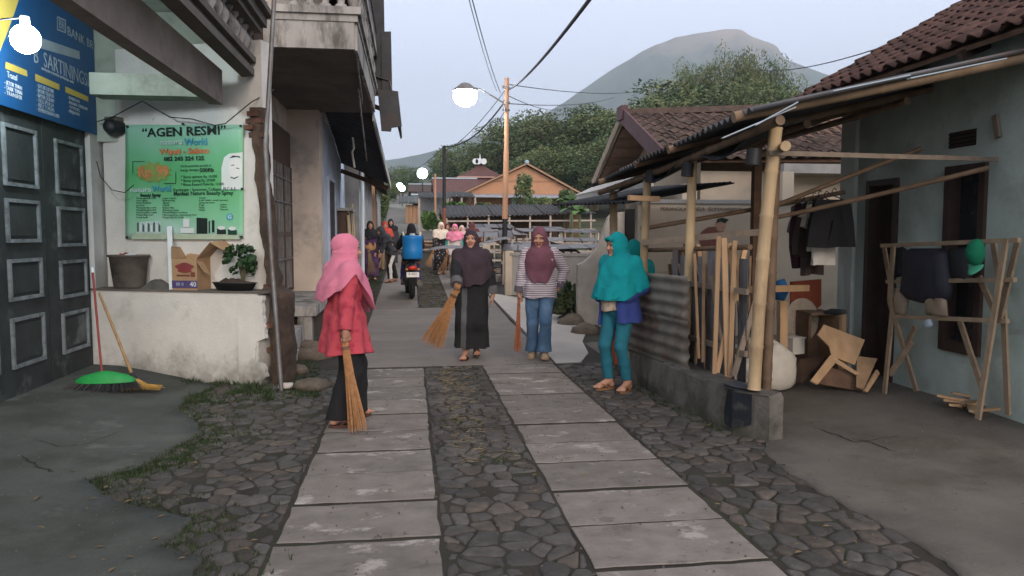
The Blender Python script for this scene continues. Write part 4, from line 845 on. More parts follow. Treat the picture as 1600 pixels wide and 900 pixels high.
for i in range(6):
    a, b_ = ys_[i], ys_[i + 1] + .06; dz = Vector((0, 0, .012 * (i % 2) + rv(-.008, .008))); ex = rv(-.06, .06)
    q = MB(); corrugated(q, reave(b_) + dz + Vector((ex, 0, 0)), reave(a) + dz + Vector((ex, 0, 0)), rhead(a) + dz, rhead(b_) + dz, 9, .020, .004, 6); q.build('roof_sheet', mat_zdark if i % 3 else mat_zinc, shed)
for (p0, p1, r) in ((reave(5.05) + Vector((.12, 0, -.09)), reave(9.0) + Vector((.10, 0, -.09)), .034), (Vector((3.3, 6.0, 2.50)), Vector((3.3, 8.8, 2.42)), .032), (Vector((4.2, 6.0, 2.71)), Vector((4.2, 8.8, 2.66)), .032)): sp('purlin', mat_bamd, lambda q: bamboo(q, p0, p1, r))
sp('rafter', M('aged_bamboo', (.19, .13, .08), .65, .25, 5, .15, 40, stain=(.14, .09, .05), ss=3, sa=.6), lambda q: bamboo(q, reave(5.30) + Vector((-.12, 0, -.03)), rhead(5.14) + Vector((0, 0, -.06)), .04))
for y in (6.6, 7.4, 8.6): sp('rafter', mat_bamd, lambda q: bamboo(q, reave(y) + Vector((-.05, 0, -.03)), rhead(y) + Vector((0, 0, -.06)), .036))
sp('purlin', mat_bam, lambda q: bamboo(q, at(1228, 228, Y=5.2), at(1190, 240, Y=7.0), .034))
for pts_ in (((1128, 216), (1242, 168), 5.05), ((1180, 196), (1246, 160), 5.0), ((1300, 143), (1420, 118), 4.95), ((1420, 123), (1570, 92), 4.95)):
    sp('flashing_strip', mat_pale, lambda q: q.beam(at(*pts_[0], Y=pts_[2] + .08), at(*pts_[1], Y=pts_[2]), .05, .008))
# rails from post to house, drying poles
sp('rail', mat_woodg, lambda q: q.beam(at(1201, 239, Y=5.38), at(1558, 249, X=4.80), .025, .036))
for a, b_, r in (((1205, 324), (1440, 232), .022), ((1208, 341), (1545, 262), .022), ((1000, 358), (1320, 300), .024)):
    sp('drying_pole', mat_bamd, lambda q: bamboo(q, at(*a, Y=6.9 if r < .024 else 7.9), at(*b_, X=4.6), r, .35, 8))
sp('rail', mat_woodg, lambda q: q.beam(at(1003, 379, Y=7.6), at(1205, 361, Y=6.6), .03, .06))
sp('rail', mat_bamd, lambda q: bamboo(q, at(1008, 391, X=2.50), at(1172, 386, Y=5.75), .022, .3, 8))
sp('rail', mat_wood, lambda q: q.beam(at(1168, 452, Y=6.2), at(1262, 450, Y=6.9), .04, .06))
sp('rail', mat_wood, lambda q: q.beam(at(982, 309, Y=7.25), at(1030, 311, Y=7.3), .05, .05))
sp('awning_sheet', mat_black_sheet, lambda q: corrugated(q, (1.97, 10.5, 1.99), (2.36, 8.1, 1.93), (3.6, 8.1, 2.16), (3.4, 10.5, 2.25), 20, .015, .005))
def tarpf(u, v):
    y = 5.5 + u * 3.2; e = reave(y); return (e.x + .12 + .5 * v, y, e.z - .10 - .06 * math.sin(u * 14) * (1 - v) - .07 * math.sin(PI * ((u * 3) % 1)) * (1 - v) + .13 * v)
sp('tarpaulin', mat_black_sheet, lambda q: q.sheet(tarpf, 40, 5, .004))
for y in (5.45, 6.58, 7.42): sp('lashing', mat_blk, lambda q: q.tube([(reave(y).x + .13, y, 2.10), (reave(y).x + .14, y, 2.22)], .056, 10))

mat_panel = M('green_grey_zinc', (.155, .14, .118), .75, .35, 4, .2, 40, metal=0., stain=(.10, .055, .035), ss=2.3, sa=.85, st=.47, rnd=.2)
cp = thing('corrugated_fence', 'rusty corrugated zinc sheets laid sideways on the low wall', 'fence', (2.4, 7, .38))
for (z0, z1, o) in ((.36, .80, 0), (.77, 1.19, .012)):
    q = MB(); corrugated(q, (2.275 - o, 7.80, z0), (2.275 - o, 7.80, z1), (2.435 - o, 6.36, z1 + .02), (2.435 - o, 6.36, z0), 4, .013, .003, 8); q.build('zinc_sheet', mat_panel, cp)
zs = thing('zinc_screen', 'upright bare zinc strips with bright gaps standing behind the low wall', 'screen', (2.75, 6.2, .05))
for i in range(8):
    y = 5.78 + i * .17; q = MB(); q.sheet(lambda u, v: (2.70 - .13 * (y - 5.8) + .01 * math.sin(u * 12), y + u * (.135 if i % 3 else .15) + .01 * v, .1 + v * (1.28 + .05 * (i % 2))), 6, 2, .003); q.build('zinc_strip', mat_zinc, zs)
for z in (1.12, .62): q = MB(); q.beam((2.66, 5.7, z), (2.50, 7.2, z + .01), .03, .045); q.build('batten', mat_woodg, zs)
mat_rkw = M('tan_lath', (.30, .20, .12), .8, .25, 9, .25, 50, rnd=.2)
pk = thing('lath_bundle', 'crossed pale timber laths leaning on the low wall beside the zinc strips', 'laths', (2.65, 5.9, .38))
for (a, b_, ya, yb, w_, mt) in (((1123, 369), (1116, 584), 5.95, 5.85, .045, mat_wood), ((1131, 372), (1137, 588), 5.97, 5.82, .06, mat_wood), ((1148, 376), (1140, 590), 5.93, 5.80, .05, mat_wood), ((1165, 385), (1120, 582), 5.98, 5.86, .05, mat_wood), ((1139, 380), (1152, 470), 6.05, 6.0, .05, mat_wood), ((1193, 425), (1146, 588), 5.9, 5.75, .06, mat_woodg), ((1158, 410), (1166, 500), 6.2, 6.2, .03, mat_wood), ((1111, 430), (1129, 545), 6.2, 6.0, .03, mat_woodg), ((1085, 396), (1092, 560), 6.3, 6.2, .025, mat_wood), ((1100, 392), (1098, 566), 6.35, 6.2, .03, mat_rkw), ((1172, 400), (1168, 560), 6.4, 6.3, .025, mat_rkw), ((1152, 396), (1158, 575), 6.1, 5.95, .03, mat_wood)):
    q = MB(); q.beam(at(*b_, Y=yb), at(*a, Y=ya), w_ * .78, .018, up=(0, 1, 0)); q.build('lath', mt, pk)
ws = thing('timber_offcuts', 'curved brown timber offcuts stacked behind the corrugated fence', 'timber', (2.7, 7.2, .4))
for i in range(9):
    q = MB(); y = 6.55 + i * .13; h_ = rv(.9, 1.15); q.tube([(2.70, y, .05), (2.72 + rv(-.03, .03), y + rv(-.05, .05), .85), (2.66, y + rv(-.12, .12), .35 + h_)], [.035, .03, .028], 6); q.build('offcut', mat_wood if i % 2 else mat_woodb, ws)
# ---------------------------------------------------------------- teal house
th = thing('teal_house', 'teal limewashed house with dark openings under a red-brown tile roof', 'house', (6.5, 4.5, 0))
XH = 4.85
def hy(px): return at(px, 450, X=XH).y
d0, d1, w0, w1 = hy(1400), hy(1352), hy(1537), hy(1474)
zt_d = at(1376, 281, X=XH).z; zt_w, zb_w = at(1505, 258, X=XH).z, at(1505, 552, X=XH).z
m = MB()
for (a, b_, z0, z1) in ((3.0, w0, -.1, 3.3), (w0, w1, -.1, zb_w), (w0, w1, zt_w, 3.3), (w1, d0, -.1, 3.3), (d0, d1, zt_d, 3.3), (d1, 7.96, -.1, 3.3)): m.b2((XH, a, z0), (XH + .16, b_, z1))  # near stretch is out of view, its length set for shading the yard
m.b2((XH + .16, 7.80, -.1), (8.8, 7.96, 3.3)); m.build('wall', mat_teal, th)
m = MB(); m.b2((XH - .05, 7.72, -.1), (XH - .003, 7.99, 3.2)); m.build('corner_pilaster', M('blue_teal_limewash', (.42, .46, .42), .9, .15, 2, .2, 30), th)
m = MB(); m.b2((XH + .10, d0 + .05, .05), (XH + .13, d1 - .05, zt_d - .05)); m.build('door', mat_dkwood, th)
m = MB(); m.b2((XH - .03, d0 - .0, 0), (XH + .12, d0 + .06, zt_d)); m.b2((XH - .03, d1 - .06, 0), (XH + .12, d1, zt_d)); m.b2((XH - .03, d0 + .06, zt_d - .06), (XH + .12, d1 - .06, zt_d)); m.build('door_frame', mat_dkwood, th)
m = MB(); m.b2((XH - .035, w0, zb_w), (XH + .12, w0 + .07, zt_w)); m.b2((XH - .035, w1 - .07, zb_w), (XH + .12, w1, zt_w)); m.b2((XH - .035, w0 + .07, zt_w - .06), (XH + .12, w1 - .07, zt_w)); m.b2((XH - .05, w0 + .07, zb_w), (XH + .12, w1 - .07, zb_w + .10)); wf = m.build('window_frame', mat_dkwood, th)
m = MB(); m.b2((XH + .08, w0 + .07, zb_w + .1), (XH + .10, w1 - .07, zt_w - .06)); m.build('pane', MATS['dark_glass'], wf)
for p in ((1505, 217),):
    c = at(*p, X=XH); m = MB(); m.b2((XH - .012, c.y - .16, c.z - .07), (XH + .01, c.y + .16, c.z + .07)); m.build('vent', mat_dark, th)
    for i in range(4): m = MB(); m.b2((XH - .02, c.y - .16, c.z - .06 + i * .036), (XH - .011, c.y + .16, c.z - .045 + i * .036)); m.build('vent_slat', mat_dkwood, th)
m = MB(); m.beam(at(1555, 180, X=4.83), at(1560, 215, X=4.83), .03, .05); m.build('bracket', mat_woodg, th)
# tiled roof: deck plus separately laid tiles
ang = math.atan((4.488 - 3.203) / (6.888 - 4.632)); EX, EZ, YF = 4.60, 3.20, 8.72
m = MB(); L = 4.8; c_, s_ = math.cos(ang), math.sin(ang)
m.slab([(EX, 3.0, EZ - .06), (EX + L * c_, 3.0, EZ - .06 + L * s_), (EX + L * c_, YF, EZ - .06 + L * s_), (EX, YF, EZ - .06)], .04)  # unseen near end of the roof, also cut to suit the yard's light
m.f = [tuple(reversed(f)) for f in m.f]; m.build('roof_deck', mat_woodb, th)
def tilemesh(w, l):
    q = MB(); N_ = 6
    pr = [(i / N_ * w, .028 * math.sin(i / N_ * 2 * PI + .6)) for i in range(N_ + 1)]
    vs = [(x, 0, z + .028) for x, z in pr] + [(x, l, z) for x, z in pr] + [(x, 0, z + .012) for x, z in pr] + [(x, l, z - .014) for x, z in pr]; k = N_ + 1
    q.add(vs, [(i, i + 1, k + i + 1, k + i) for i in range(N_)] + [(2 * k + i, i, i + 1, 2 * k + i + 1)[::-1] for i in range(N_)] + [(2 * k + i + 1, 2 * k + i, 3 * k + i, 3 * k + i + 1) for i in range(N_)], True)
    return q
mat_tile = M('clay_tile', (.10, .052, .040), .9, .4, 9, .35, 45, stain=(.045, .035, .03), ss=5, sa=.7, st=.54, rnd=.32)
mat_tileo = M('old_brown_tile', (.085, .058, .048), .92, .35, 9, .35, 45, stain=(.05, .048, .042), ss=4, sa=.7, rnd=.28)
def tile_roof(parent, origin, ux, uy, ncol, nrow, w, l, mat, limit, order=None):
    """origin: lower corner; ux along the eave, uy up the slope (unit vectors)"""
    ux, uy, origin = Vector(ux).normalized(), Vector(uy).normalized(), Vector(origin); uz = ux.cross(uy)
    R = Matrix((ux, uy, uz)).transposed(); q0 = tilemesh(w * 1.06, l * 1.18); me = q0.mesh('roof_tile', mat); rest = MB()
    cells = [(i, j) for j in range(nrow) for i in range(ncol)]
    if order: cells.sort(key=lambda c: order(origin + ux * (c[0] + .5) * w + uy * (c[1] + .5) * l))
    for n, (i, j) in enumerate(cells):
        p = origin + ux * (i * w + rv(-.008, .008)) + uy * (j * l + rv(-.012, .012)) + uz * rv(-.004, .006); RR = R @ Euler((rv(-.03, .03), rv(-.03, .03), rv(-.025, .025))).to_matrix()
        if n < limit: o = inst(me, 'roof_tile', parent, p - parent.location); o.rotation_euler = RR.to_euler()
        else: rest.add([RR @ Vector(v) + p for v in q0.v], q0.f, True)
    if rest.v: rest.build('small_roof_tiles', mat, parent, kind='stuff')
tile_roof(th, (EX - .05, YF, EZ - .04), (0, -1, 0), (c_, 0, s_), 31, 19, .185, .24, mat_tile, 300, lambda p: abs(p.y - 6.4) + .8 * abs(p.x - 5.3))
m = MB(); m.beam((EX - .02, YF + .03, EZ - .06), (EX + L * c_, YF + .03, EZ - .06 + L * s_), .03, .12); m.build('bargeboard', mat_woodb, th)
for i in range(7): m = MB(); m.beam((EX - .02, 8.3 - i * .8, EZ - .13), (XH + .1, 8.3 - i * .8, EZ - .13 + .27 * s_ / c_), .05, .08); m.build('rafter_end', mat_dkwood, th)
# ---------------------------------------------------------------- rack by the wall
mat_rk = M('rack_timber', (.27, .20, .13), .85, .25, 9, .25, 50, rnd=.2)
rk = thing('drying_rack', 'tall trestle rack of timber laths standing against the teal wall', 'rack', (4.5, 6.0, .06))
def rb(a, b_, xa, xb, w_=.05, mt=mat_rk, name='lath', t=.02): q = MB(); q.beam(at(*a, X=xa), at(*b_, X=xb), w_, t, up=(1, 0, 0)); q.build(name, mt, rk)
for s in (((1381, 383), (1396, 470), 4.60, 4.52), ((1396, 470), (1382, 615), 4.52, 4.45), ((1396, 384), (1390, 470), 4.42, 4.47), ((1390, 470), (1432, 611), 4.47, 4.62), ((1425, 535), (1390, 585), 4.55, 4.5), ((1552, 377), (1568, 480), 4.62, 4.56), ((1568, 480), (1575, 648), 4.56, 4.64), ((1572, 373), (1528, 655), 4.50, 4.42), ((1590, 378), (1562, 500), 4.62, 4.52), ((1530, 432), (1560, 500), 4.58, 4.62), ((1500, 502), (1536, 610), 4.62, 4.66), ((1430, 510), (1408, 560), 4.68, 4.68)): rb(*s)
for s in (((1378, 384), (1593, 375), 4.48, 4.52), ((1386, 440), (1586, 437), 4.50, 4.52), ((1392, 494), (1575, 502), 4.50, 4.53)): rb(*s, w_=.035, name='crossbar', t=.035)
def hung(name, pts, X, mat, label, cat, th_=.10, group=None):
    """a soft hanging thing: closed outline puffed to a rounded, creased body"""
    P = [at(p[0], p[1], X=X) for p in pts]; c = sum(P, Vector()) / len(P); mm = MB(); n = len(P); nn = Vector((-1, 0, 0)); rings = [(1, 0), (1.0, .25), (.92, .62), (.7, .88), (.35, 1.0)]
    vs = []
    for s, h in rings:
        for p in P: q = c + (p - c) * s + nn * th_ * h; q += nn * .25 * th_ * mnoise.noise((q.y * 7, q.z * 3, 2)) * h; vs.append(q)
    vs.append(c + nn * th_ * (1 + .2 * rv(-1, 1)))
    fs = [(r * n + i, r * n + (i + 1) % n, (r + 1) * n + (i + 1) % n, (r + 1) * n + i) for r in range(len(rings) - 1) for i in range(n)] + [((len(rings) - 1) * n + i, (len(rings) - 1) * n + (i + 1) % n, len(vs) - 1) for i in range(n)] + [tuple(reversed(range(n)))]
    mm.add(vs, fs, True); return solo(mm, name, mat, label, cat, c, group)
hung('black_bag', [(1396, 388), (1412, 386), (1420, 392), (1419, 430), (1398, 434)], 4.54, mat_black_sheet, 'small black bag at the left end of the rack', 'bag', .06)
hung('black_bag', [(1422, 392), (1428, 388), (1476, 388), (1484, 396), (1490, 450), (1486, 468), (1446, 474), (1424, 468), (1414, 458), (1420, 420)], 4.53, M('navy_nylon', (.02, .02, .03), .6, .3, 6, .2), 'large dark travel bag with pale edging hung in the middle of the rack', 'bag', .12)
hung('black_bag', [(1488, 388), (1518, 386), (1522, 420), (1518, 440), (1496, 440), (1490, 420)], 4.54, mat_black_sheet, 'flat black bag hung on the rack between the travel bag and the green cap', 'bag', .06)
hung('beige_cloth', [(1448, 458), (1462, 450), (1466, 470), (1474, 452), (1480, 472), (1482, 494), (1450, 492)], 4.50, M('beige_cloth', (.27, .21, .15), .9, .25, 9, .2), 'crumpled beige cloth under the dark travel bag on the rack', 'cloth', .05)
hung('beige_cloth', [(1400, 450), (1412, 448), (1420, 470), (1416, 492), (1402, 492)], 4.52, MATS['beige_cloth'], 'beige rag on the lowest rack bar at its left end', 'cloth', .05)
hung('small_pot', [(1446, 500), (1455, 498), (1458, 508), (1452, 513), (1445, 509)], 4.49, mat_pale, 'tiny pale pot dangling from the lowest crossbar of the rack', 'pot', .03)
gc = at(1530, 400, X=4.46); k = thing('green_cap', 'bright green baseball cap hung on the rack top bar', 'cap', gc)
mat_cap = M('green_cap_cloth', (.02, .30, .16), .8, .15, 12, .15)
m = MB()
def capf(u, v):
    a = u * 2 * PI; t = v * PI / 2; r = .098; return gc + Vector((-.02 - .075 * math.sin(t), r * math.cos(t) * math.cos(a) * .9, .03 + r * 1.1 * math.cos(t) * math.sin(a)))
m.sheet(capf, 24, 8, .004); m.build('crown', mat_cap, k)
m = MB(); m.sheet(lambda u, v: gc + Vector((-.03 - .05 * math.sin(PI * u) * v, (u - .5) * .17 * (1 - .15 * v), -.065 - .085 * v * (math.sin(PI * (u * .9 + .05)) ** .6))), 12, 5, .006); m.build('visor', M('pale_green_cloth', (.06, .33, .20), .8, .15, 12, .1), k)
# ---------------------------------------------------------------- clothes on the drying pole
def garment(label, cx, top, wid, hgt, mat, Y, sleeve=.45, kind='shirt', group='washing on the drying pole', turn=0.):
    p = at(cx, top, Y=Y); o_rz = -YAW + turn
    t = thing('hanging_' + kind, label, kind, p, o_rz, group); w2 = wid / 2; q = MB()
    if kind == 'shirt': out = [(-.09, 0), (-w2, -.05), (-w2 - .10, -.08 - hgt * sleeve), (-w2 + .03, -.11 - hgt * sleeve), (-w2 + .05, -.2), (-w2 + .03, -hgt), (-.02, -hgt * .97), (w2 - .02, -hgt), (w2 - .05, -.2), (w2 - .02, -.11 - hgt * sleeve), (w2 + .11, -.07 - hgt * sleeve), (w2, -.05), (.09, 0), (0, -.04)]
    else: out = [(-w2, 0), (-w2 - .03, -hgt * .5), (-w2 - .06, -hgt), (-.06, -hgt * 1.02), (-.01, -hgt * .45), (.04, -hgt * 1.0), (w2 + .05, -hgt), (w2 + .03, -hgt * .5), (w2, 0)]
    fine = []
    for i in range(len(out)):
        a, b_ = out[i], out[(i + 1) % len(out)]
        for s in (0, .33, .66): fine.append((a[0] + (b_[0] - a[0]) * s, a[1] + (b_[1] - a[1]) * s))
    n = len(fine); fy_ = lambda x, z, s: s * .028 + .022 * math.sin(x * 22 + cx) * min(1, -z * 4) + .012 * math.sin(x * 41 + z * 5)
    vs = [(x, fy_(x, z, -1), z) for x, z in fine] + [(x, fy_(x, z, 1), z) for x, z in fine]
    bm = bmesh.new(); F1 = [bm.verts.new(v) for v in vs[:n]]; F2 = [bm.verts.new(v) for v in vs[n:]]
    bm.faces.new(F1); bm.faces.new(list(reversed(F2)))
    for i in range(n): bm.faces.new((F1[i], F2[i], F2[(i + 1) % n], F1[(i + 1) % n]))
    bmesh.ops.triangulate(bm, faces=bm.faces[:]); bmesh.ops.recalc_face_normals(bm, faces=bm.faces[:])
    me = bpy.data.meshes.new('cloth'); bm.to_mesh(me); bm.free(); me.materials.append(mat); inst(me, 'cloth', t)
    q.tube([(-.16, 0, -.02), (0, 0, .045), (.16, 0, -.02)], .006, 5); q.tube([(0, 0, .04), (0, 0, .085), (.02, 0, .11), (.045, 0, .09)], .005, 5); q.build('hanger', mat_blk, t, False)
    return t
cl = lambda n, c: M(n, c, .92, .2, 8, .2, 60)
garment('pale grey shirt at the far end of the washing', 1247, 322, .34, .50, cl('pale_grey_cotton', (.34, .32, .30)), 7.7, .4, turn=.9)
garment('dark maroon shirt second from the far end of the washing', 1256, 318, .36, .68, cl('maroon_cotton', (.05, .018, .025)), 7.5, .55, turn=.8)
garment('long brown shirt between the maroon one and the cream one', 1270, 316, .36, .75, cl('brown_cotton', (.06, .04, .035)), 7.3, .6, turn=.6)
garment('cream shirt half hidden by the black garment', 1279, 314, .34, .5, cl('cream_cotton', (.46, .42, .33)), 7.1, .35, turn=.6)
garment('white shirt whose hem shows below the black garment', 1288, 316, .30, .62, cl('white_cotton', (.62, .57, .50)), 7.0, .1, turn=.1)
garment('black garment hung in front of the other washing', 1300, 312, .36, .45, cl('black_cotton', (.012, .012, .014)), 6.75, .5, kind='trousers', turn=.1)
# ---------------------------------------------------------------- junk in the yard corner
def board(pts, mat, label=None, t=.02, parent=None, name='board'):
    q = MB(); q.slab(pts, t)
    return q.build(name, mat, parent)
cr = thing('broken_crate', 'broken wooden crate of pale and brown boards lying on the yard floor', 'crate', (4.0, 7.2, .06))
A = lambda px, py, y: at(px, py, Y=y)
for pts, mt in (([A(1286, 508, 7.0), A(1350, 532, 6.9), A(1334, 571, 6.8), A(1298, 557, 6.85)], mat_wood), ([A(1276, 524, 6.95), A(1286, 508, 7.0), A(1318, 530, 6.92), A(1300, 548, 6.88)], mat_wood), ([A(1296, 556, 6.82), A(1309, 562, 6.8), A(1276, 602, 6.62), A(1265, 596, 6.66)], mat_wood), ([A(1283, 572, 6.9), A(1346, 588, 6.78), A(1343, 612, 6.7), A(1279, 601, 6.82)], mat_woodb), ([A(1302, 557, 6.8), A(1345, 585, 6.72), A(1344, 590, 6.72), A(1298, 563, 6.8)], mat_wood), ([A(1338, 558, 6.85), A(1370, 562, 6.8), A(1348, 610, 6.6), A(1337, 606, 6.64)], mat_wood), ([A(1368, 578, 6.7), A(1372, 584, 6.7), A(1353, 613, 6.55), A(1348, 611, 6.56)], mat_wood), ([A(1226, 600, 7.2), A(1250, 562, 7.3), A(1292, 558, 7.2), A(1252, 600, 7.0)], mat_woodb)): board(pts, mt, parent=cr)
bx = thing('open_crate', 'dark brown open wooden crate standing on end behind the broken boards', 'crate', (4.1, 7.5, .06))
c0, c1 = A(1264, 492, 7.45), A(1312, 490, 7.35)
for lo, hi, mt in (((c0.x, 7.45, .06), (c0.x + .03, 7.8, c0.z), mat_woodb), ((c1.x, 7.35, .06), (c1.x + .03, 7.8, c0.z), mat_wood), ((c0.x + .03, 7.76, .06), (c1.x, 7.8, c0.z), mat_woodb), ((c0.x, 7.4, c0.z), (c1.x + .03, 7.8, c0.z + .025), mat_woodb), ((c1.x + .05, 7.4, .06), (c1.x + .11, 7.45, c0.z), mat_wood)): m = MB(); m.b2(lo, hi); m.build('crate_board', mt, bx)
def sack(label, px, py, Y, r, mat, sq, rzz=0):
    c = at(px, py, Y=Y); mm = MB(); mm.ball((0, 0, 0), 1, 20, 14)
    vv = []
    for v in mm.v:
        q = Vector((v[0] * r * sq[0], v[1] * r * sq[1], v[2] * r * sq[2])); q *= 1 + .16 * mnoise.noise((v[0] * 2 + px, v[1] * 2, v[2] * 2)) + .05 * mnoise.noise((v[0] * 7, v[1] * 7, v[2] * 7)); q.z = max(q.z, -r * sq[2] * .7); vv.append(q)
    mm.v = [tuple(v) for v in vv]; o = bpy.data.objects.new('sack', mm.mesh('sack', mat)); link(o); o.location = (c.x, c.y, max(.06 + r * sq[2] * .7, c.z)); o.rotation_euler = (0, 0, rzz); return tag(o, label, 'sack')
mat_sackw = M('white_sack', (.50, .46, .40), .8, .15, 6, .3, 25); mat_sackp = M('clear_plastic_sack', (.30, .26, .25), .35, .3, 12, .4, 25, spec=.5)
sack('greyish plastic sack full of scraps on the floor behind the laths', 1165, 575, 6.9, .24, mat_sackp, (1, .9, 1.0)); sack('white sack slumped on the yard floor right of the front bamboo post', 1208, 578, 7.0, .26, mat_sackw, (.9, .8, 1.0), .4)
sack('white crumpled sack lying on top of the plastic sack', 1186, 540, 7.05, .17, mat_sackw, (1.3, .8, .5), .2)
hung('blue_cloth', [(1211, 440), (1226, 436), (1234, 452), (1226, 470), (1212, 468)], 3.62, M('blue_cloth', (.02, .09, .22), .85, .2, 8, .2), 'blue cloth hung behind the front bamboo post', 'cloth', .08)
m = MB(); m.slab([A(1234, 440, 7.9), A(1282, 436, 7.9), A(1282, 476, 7.9), A(1234, 520, 7.9)], .02); solo(m, 'red_board', M('red_orange_board', (.27, .065, .03), .8, .25, 6, .2), 'red-orange board leaning at the back of the yard corner', 'board', A(1250, 500, 7.9))
c = A(1248, 500, 7.75); m = MB(); m.lathe([(.001, .0), (.16, .01), (.24, .05), (.25, .06), (.24, .065), (.155, .03), (.001, .02)], (0, 0, 0), 20); m.v = [(v[0] * .8 + c.x, -v[2] + c.y, v[1] + c.z) for v in m.v]; solo(m, 'winnowing_tray', M('woven_tray', (.40, .33, .25), .85, .2, 20, .3), 'round woven tray propped against the red-orange board', 'tray', c)
m = MB(); p0, p1 = A(1223, 548, 7.2), A(1222, 470, 7.3); p0.z = .06; m.beam(p0, p1, .08, .08); solo(m, 'wood_stump', mat_wood, 'short upright orange timber stub below the blue cloth', 'timber', p0)
m = MB(); c = A(1240, 540, 7.3); m.box(c, (.16, .14, .16), (0, 0, .3)); m.box(c + Vector((0, 0, .085)), (.18, .16, .015), (0, 0, .3)); solo(m, 'white_box', mat_sackw, 'small off-white box beside the timber stub', 'box', c)
hung('black_cloth', [(1290, 486), (1302, 482), (1322, 484), (1324, 490), (1310, 493), (1292, 491)], 4.12, mat_black_sheet, 'black rag lying on top of the open crate', 'cloth', .06)
wp = thing('wood_scraps', 'small heap of split firewood scraps at the foot of the teal wall', 'firewood', at(1520, 640, Z=.08))
for i in range(13):
    q = MB(); c = at(rv(1500, 1545), rv(628, 650), Z=.09) + Vector((0, 0, .02 + .015 * (i % 4))); q.box(c, (rv(.2, .42), .035, .02), (rv(-.1, .1), rv(-.2, .2), rv(-.5, 1.2))); q.build('stick', mat_wood if i % 3 else mat_rk, wp)
# ================================================================ middle and far ground
mat_creamw = M('cream_wall', (.52, .44, .34), .9, .12, 1.5, .2, 30, stain=(.36, .31, .25), ss=1.1, sa=.6)
mat_greyconc = M('streaked_grey_wall', (.34, .32, .30), .92, .2, 1.6, .3, 25, stain=(.50, .47, .44), ss=1.2, sa=.6, st=.56, stretch=(1.5, 1.5, .4))
mat_purple = M('purple_brown_board', (.10, .055, .06), .85, .2, 6, .2, 40)
ch = thing('cream_house', 'cream house with a steep mossy brown tile roof and purple gable boards', 'house', (7, 15, 0))
GA, GB, GC = Vector((4.40, 12.58, 2.87)), Vector((4.40, 17.66, 2.87)), Vector((4.40, 15.3, 4.05)); XE = 11.0; RIS = .35
m = MB(); m.slab([(4.42, 12.58, 2.83), (XE, 12.58, 2.83 + RIS * .3), (XE, 15.3, 4.01 + RIS), (4.42, 15.3, 4.01)], .03); m.slab([(4.42, 15.3, 4.01), (XE, 15.3, 4.01 + RIS), (XE, 17.66, 2.83 + RIS), (4.42, 17.66, 2.83)], .03); m.build('roof_deck', mat_woodb, ch)
up_ = Vector((0, 2.72, 1.18)).normalized()
tile_roof(ch, (4.36, 12.48, 2.84), (1, 0, .03), up_, 28, 11, .235, .27, mat_tileo, 300, lambda p: p.x)
m = MB(); m.beam((4.36, 15.3, 4.08), (XE, 15.3, 4.08 + RIS), .16, .12); m.build('ridge_cap', mat_tileo, ch)
m = MB(); m.beam((4.34, 12.35, 2.74), (4.34, 15.32, 4.03), .05, .30); m.build('bargeboard', mat_purple, ch)
m = MB(); m.beam((4.34, 17.75, 2.78), (4.34, 15.28, 4.03), .05, .18); m.build('bargeboard', mat_woodg, ch)
m = MB(); m.b2((4.28, 15.12, 3.92), (4.42, 15.50, 4.20)); m.build('ridge_finial', mat_purple, ch)
m = MB(); m.add([(5.1, 12.9, 0), (5.1, 17.4, 0), (5.1, 17.4, 2.9), (5.1, 15.3, 3.9), (5.1, 12.9, 2.85)], [(0, 1, 2, 3, 4)]); m.b2((5.11, 12.95, 0), (XE, 17.3, 2.7)); m.build('wall', mat_creamw, ch)
for i in range(6): m = MB(); y0 = 15.6 + i * .33; z = lambda y: 4.0 - (y - 15.3) * .5 - .05; m.slab([(4.44, y0, z(y0)), (5.09, y0, z(y0)), (5.09, y0 + .31, z(y0 + .31)), (4.44, y0 + .31, z(y0 + .31))], .02); m.build('eave_board', M('brown_eave_board', (.20, .125, .085), .85, .25, 5, .2, rnd=.2), ch)
m = MB(); m.slab([(3.95, 12.2, 2.52), (4.55, 12.2, 2.80), (4.55, 18.0, 2.80), (3.95, 18.0, 2.52)], .04); m.f = [tuple(reversed(f)) for f in m.f]; m.build('pent_roof', M('whitened_zinc', (.44, .42, .40), .8, .2, 4, .2, 30, stain=(.25, .22, .2), ss=2, sa=.6), ch)
m = MB(); m.b2((3.97, 12.25, 2.25), (4.03, 17.9, 2.50)); m.build('eave_board', mat_greyw, ch)
m = MB(); m.b2((6.3, 12.2, 2.62), (9.5, 12.9, 2.78)); m.build('porch_beam', mat_greyw, ch)
m = MB(); m.b2((4.4, 11.9, 0), (4.65, 12.3, 2.4)); m.build('porch_pillar', mat_creamw, ch); m = MB(); m.b2((6.15, 11.95, 0), (6.35, 12.2, 2.62)); m.build('porch_pillar', mat_creamw, ch)
ow = thing('cream_wall', 'long cream boundary wall behind the bamboo shed carrying a faded poster', 'wall', (4.5, 10.6, 0))
y_ = 10.6; x0, x1 = at(1000, 400, Y=y_).x, 8.5
m = MB(); m.b2((x0, y_, 0), (x1, y_ + .14, at(1100, 318, Y=y_).z)); m.build('wall_body', mat_creamw, ow)
m = MB(); m.b2((x0 - .02, y_ - .03, at(1100, 318, Y=y_).z), (x1, y_ + .17, at(1100, 312, Y=y_).z)); m.build('coping', mat_greyw, ow)
po = thing('poster', 'faded beige poster with a line of lettering and a man in maroon printed on it', 'poster', at(1105, 420, Y=10.58))
c4p = [at(1012, 425, Y=10.585), at(1190, 425, Y=10.585), at(1190, 325, Y=10.585), at(1012, 325, Y=10.585)]
m = MB(); m.slab(c4p, .004); m.build('sheet', M('beige_poster', (.40, .33, .25), .7, .12, 2, .05, 20, stain=(.33, .27, .21), ss=1.5, sa=.5), po)
op = lambda px, py, o=.008: at(px, py, Y=10.585 - o)
pw = (op(1160, 327) - op(1033, 327)).length
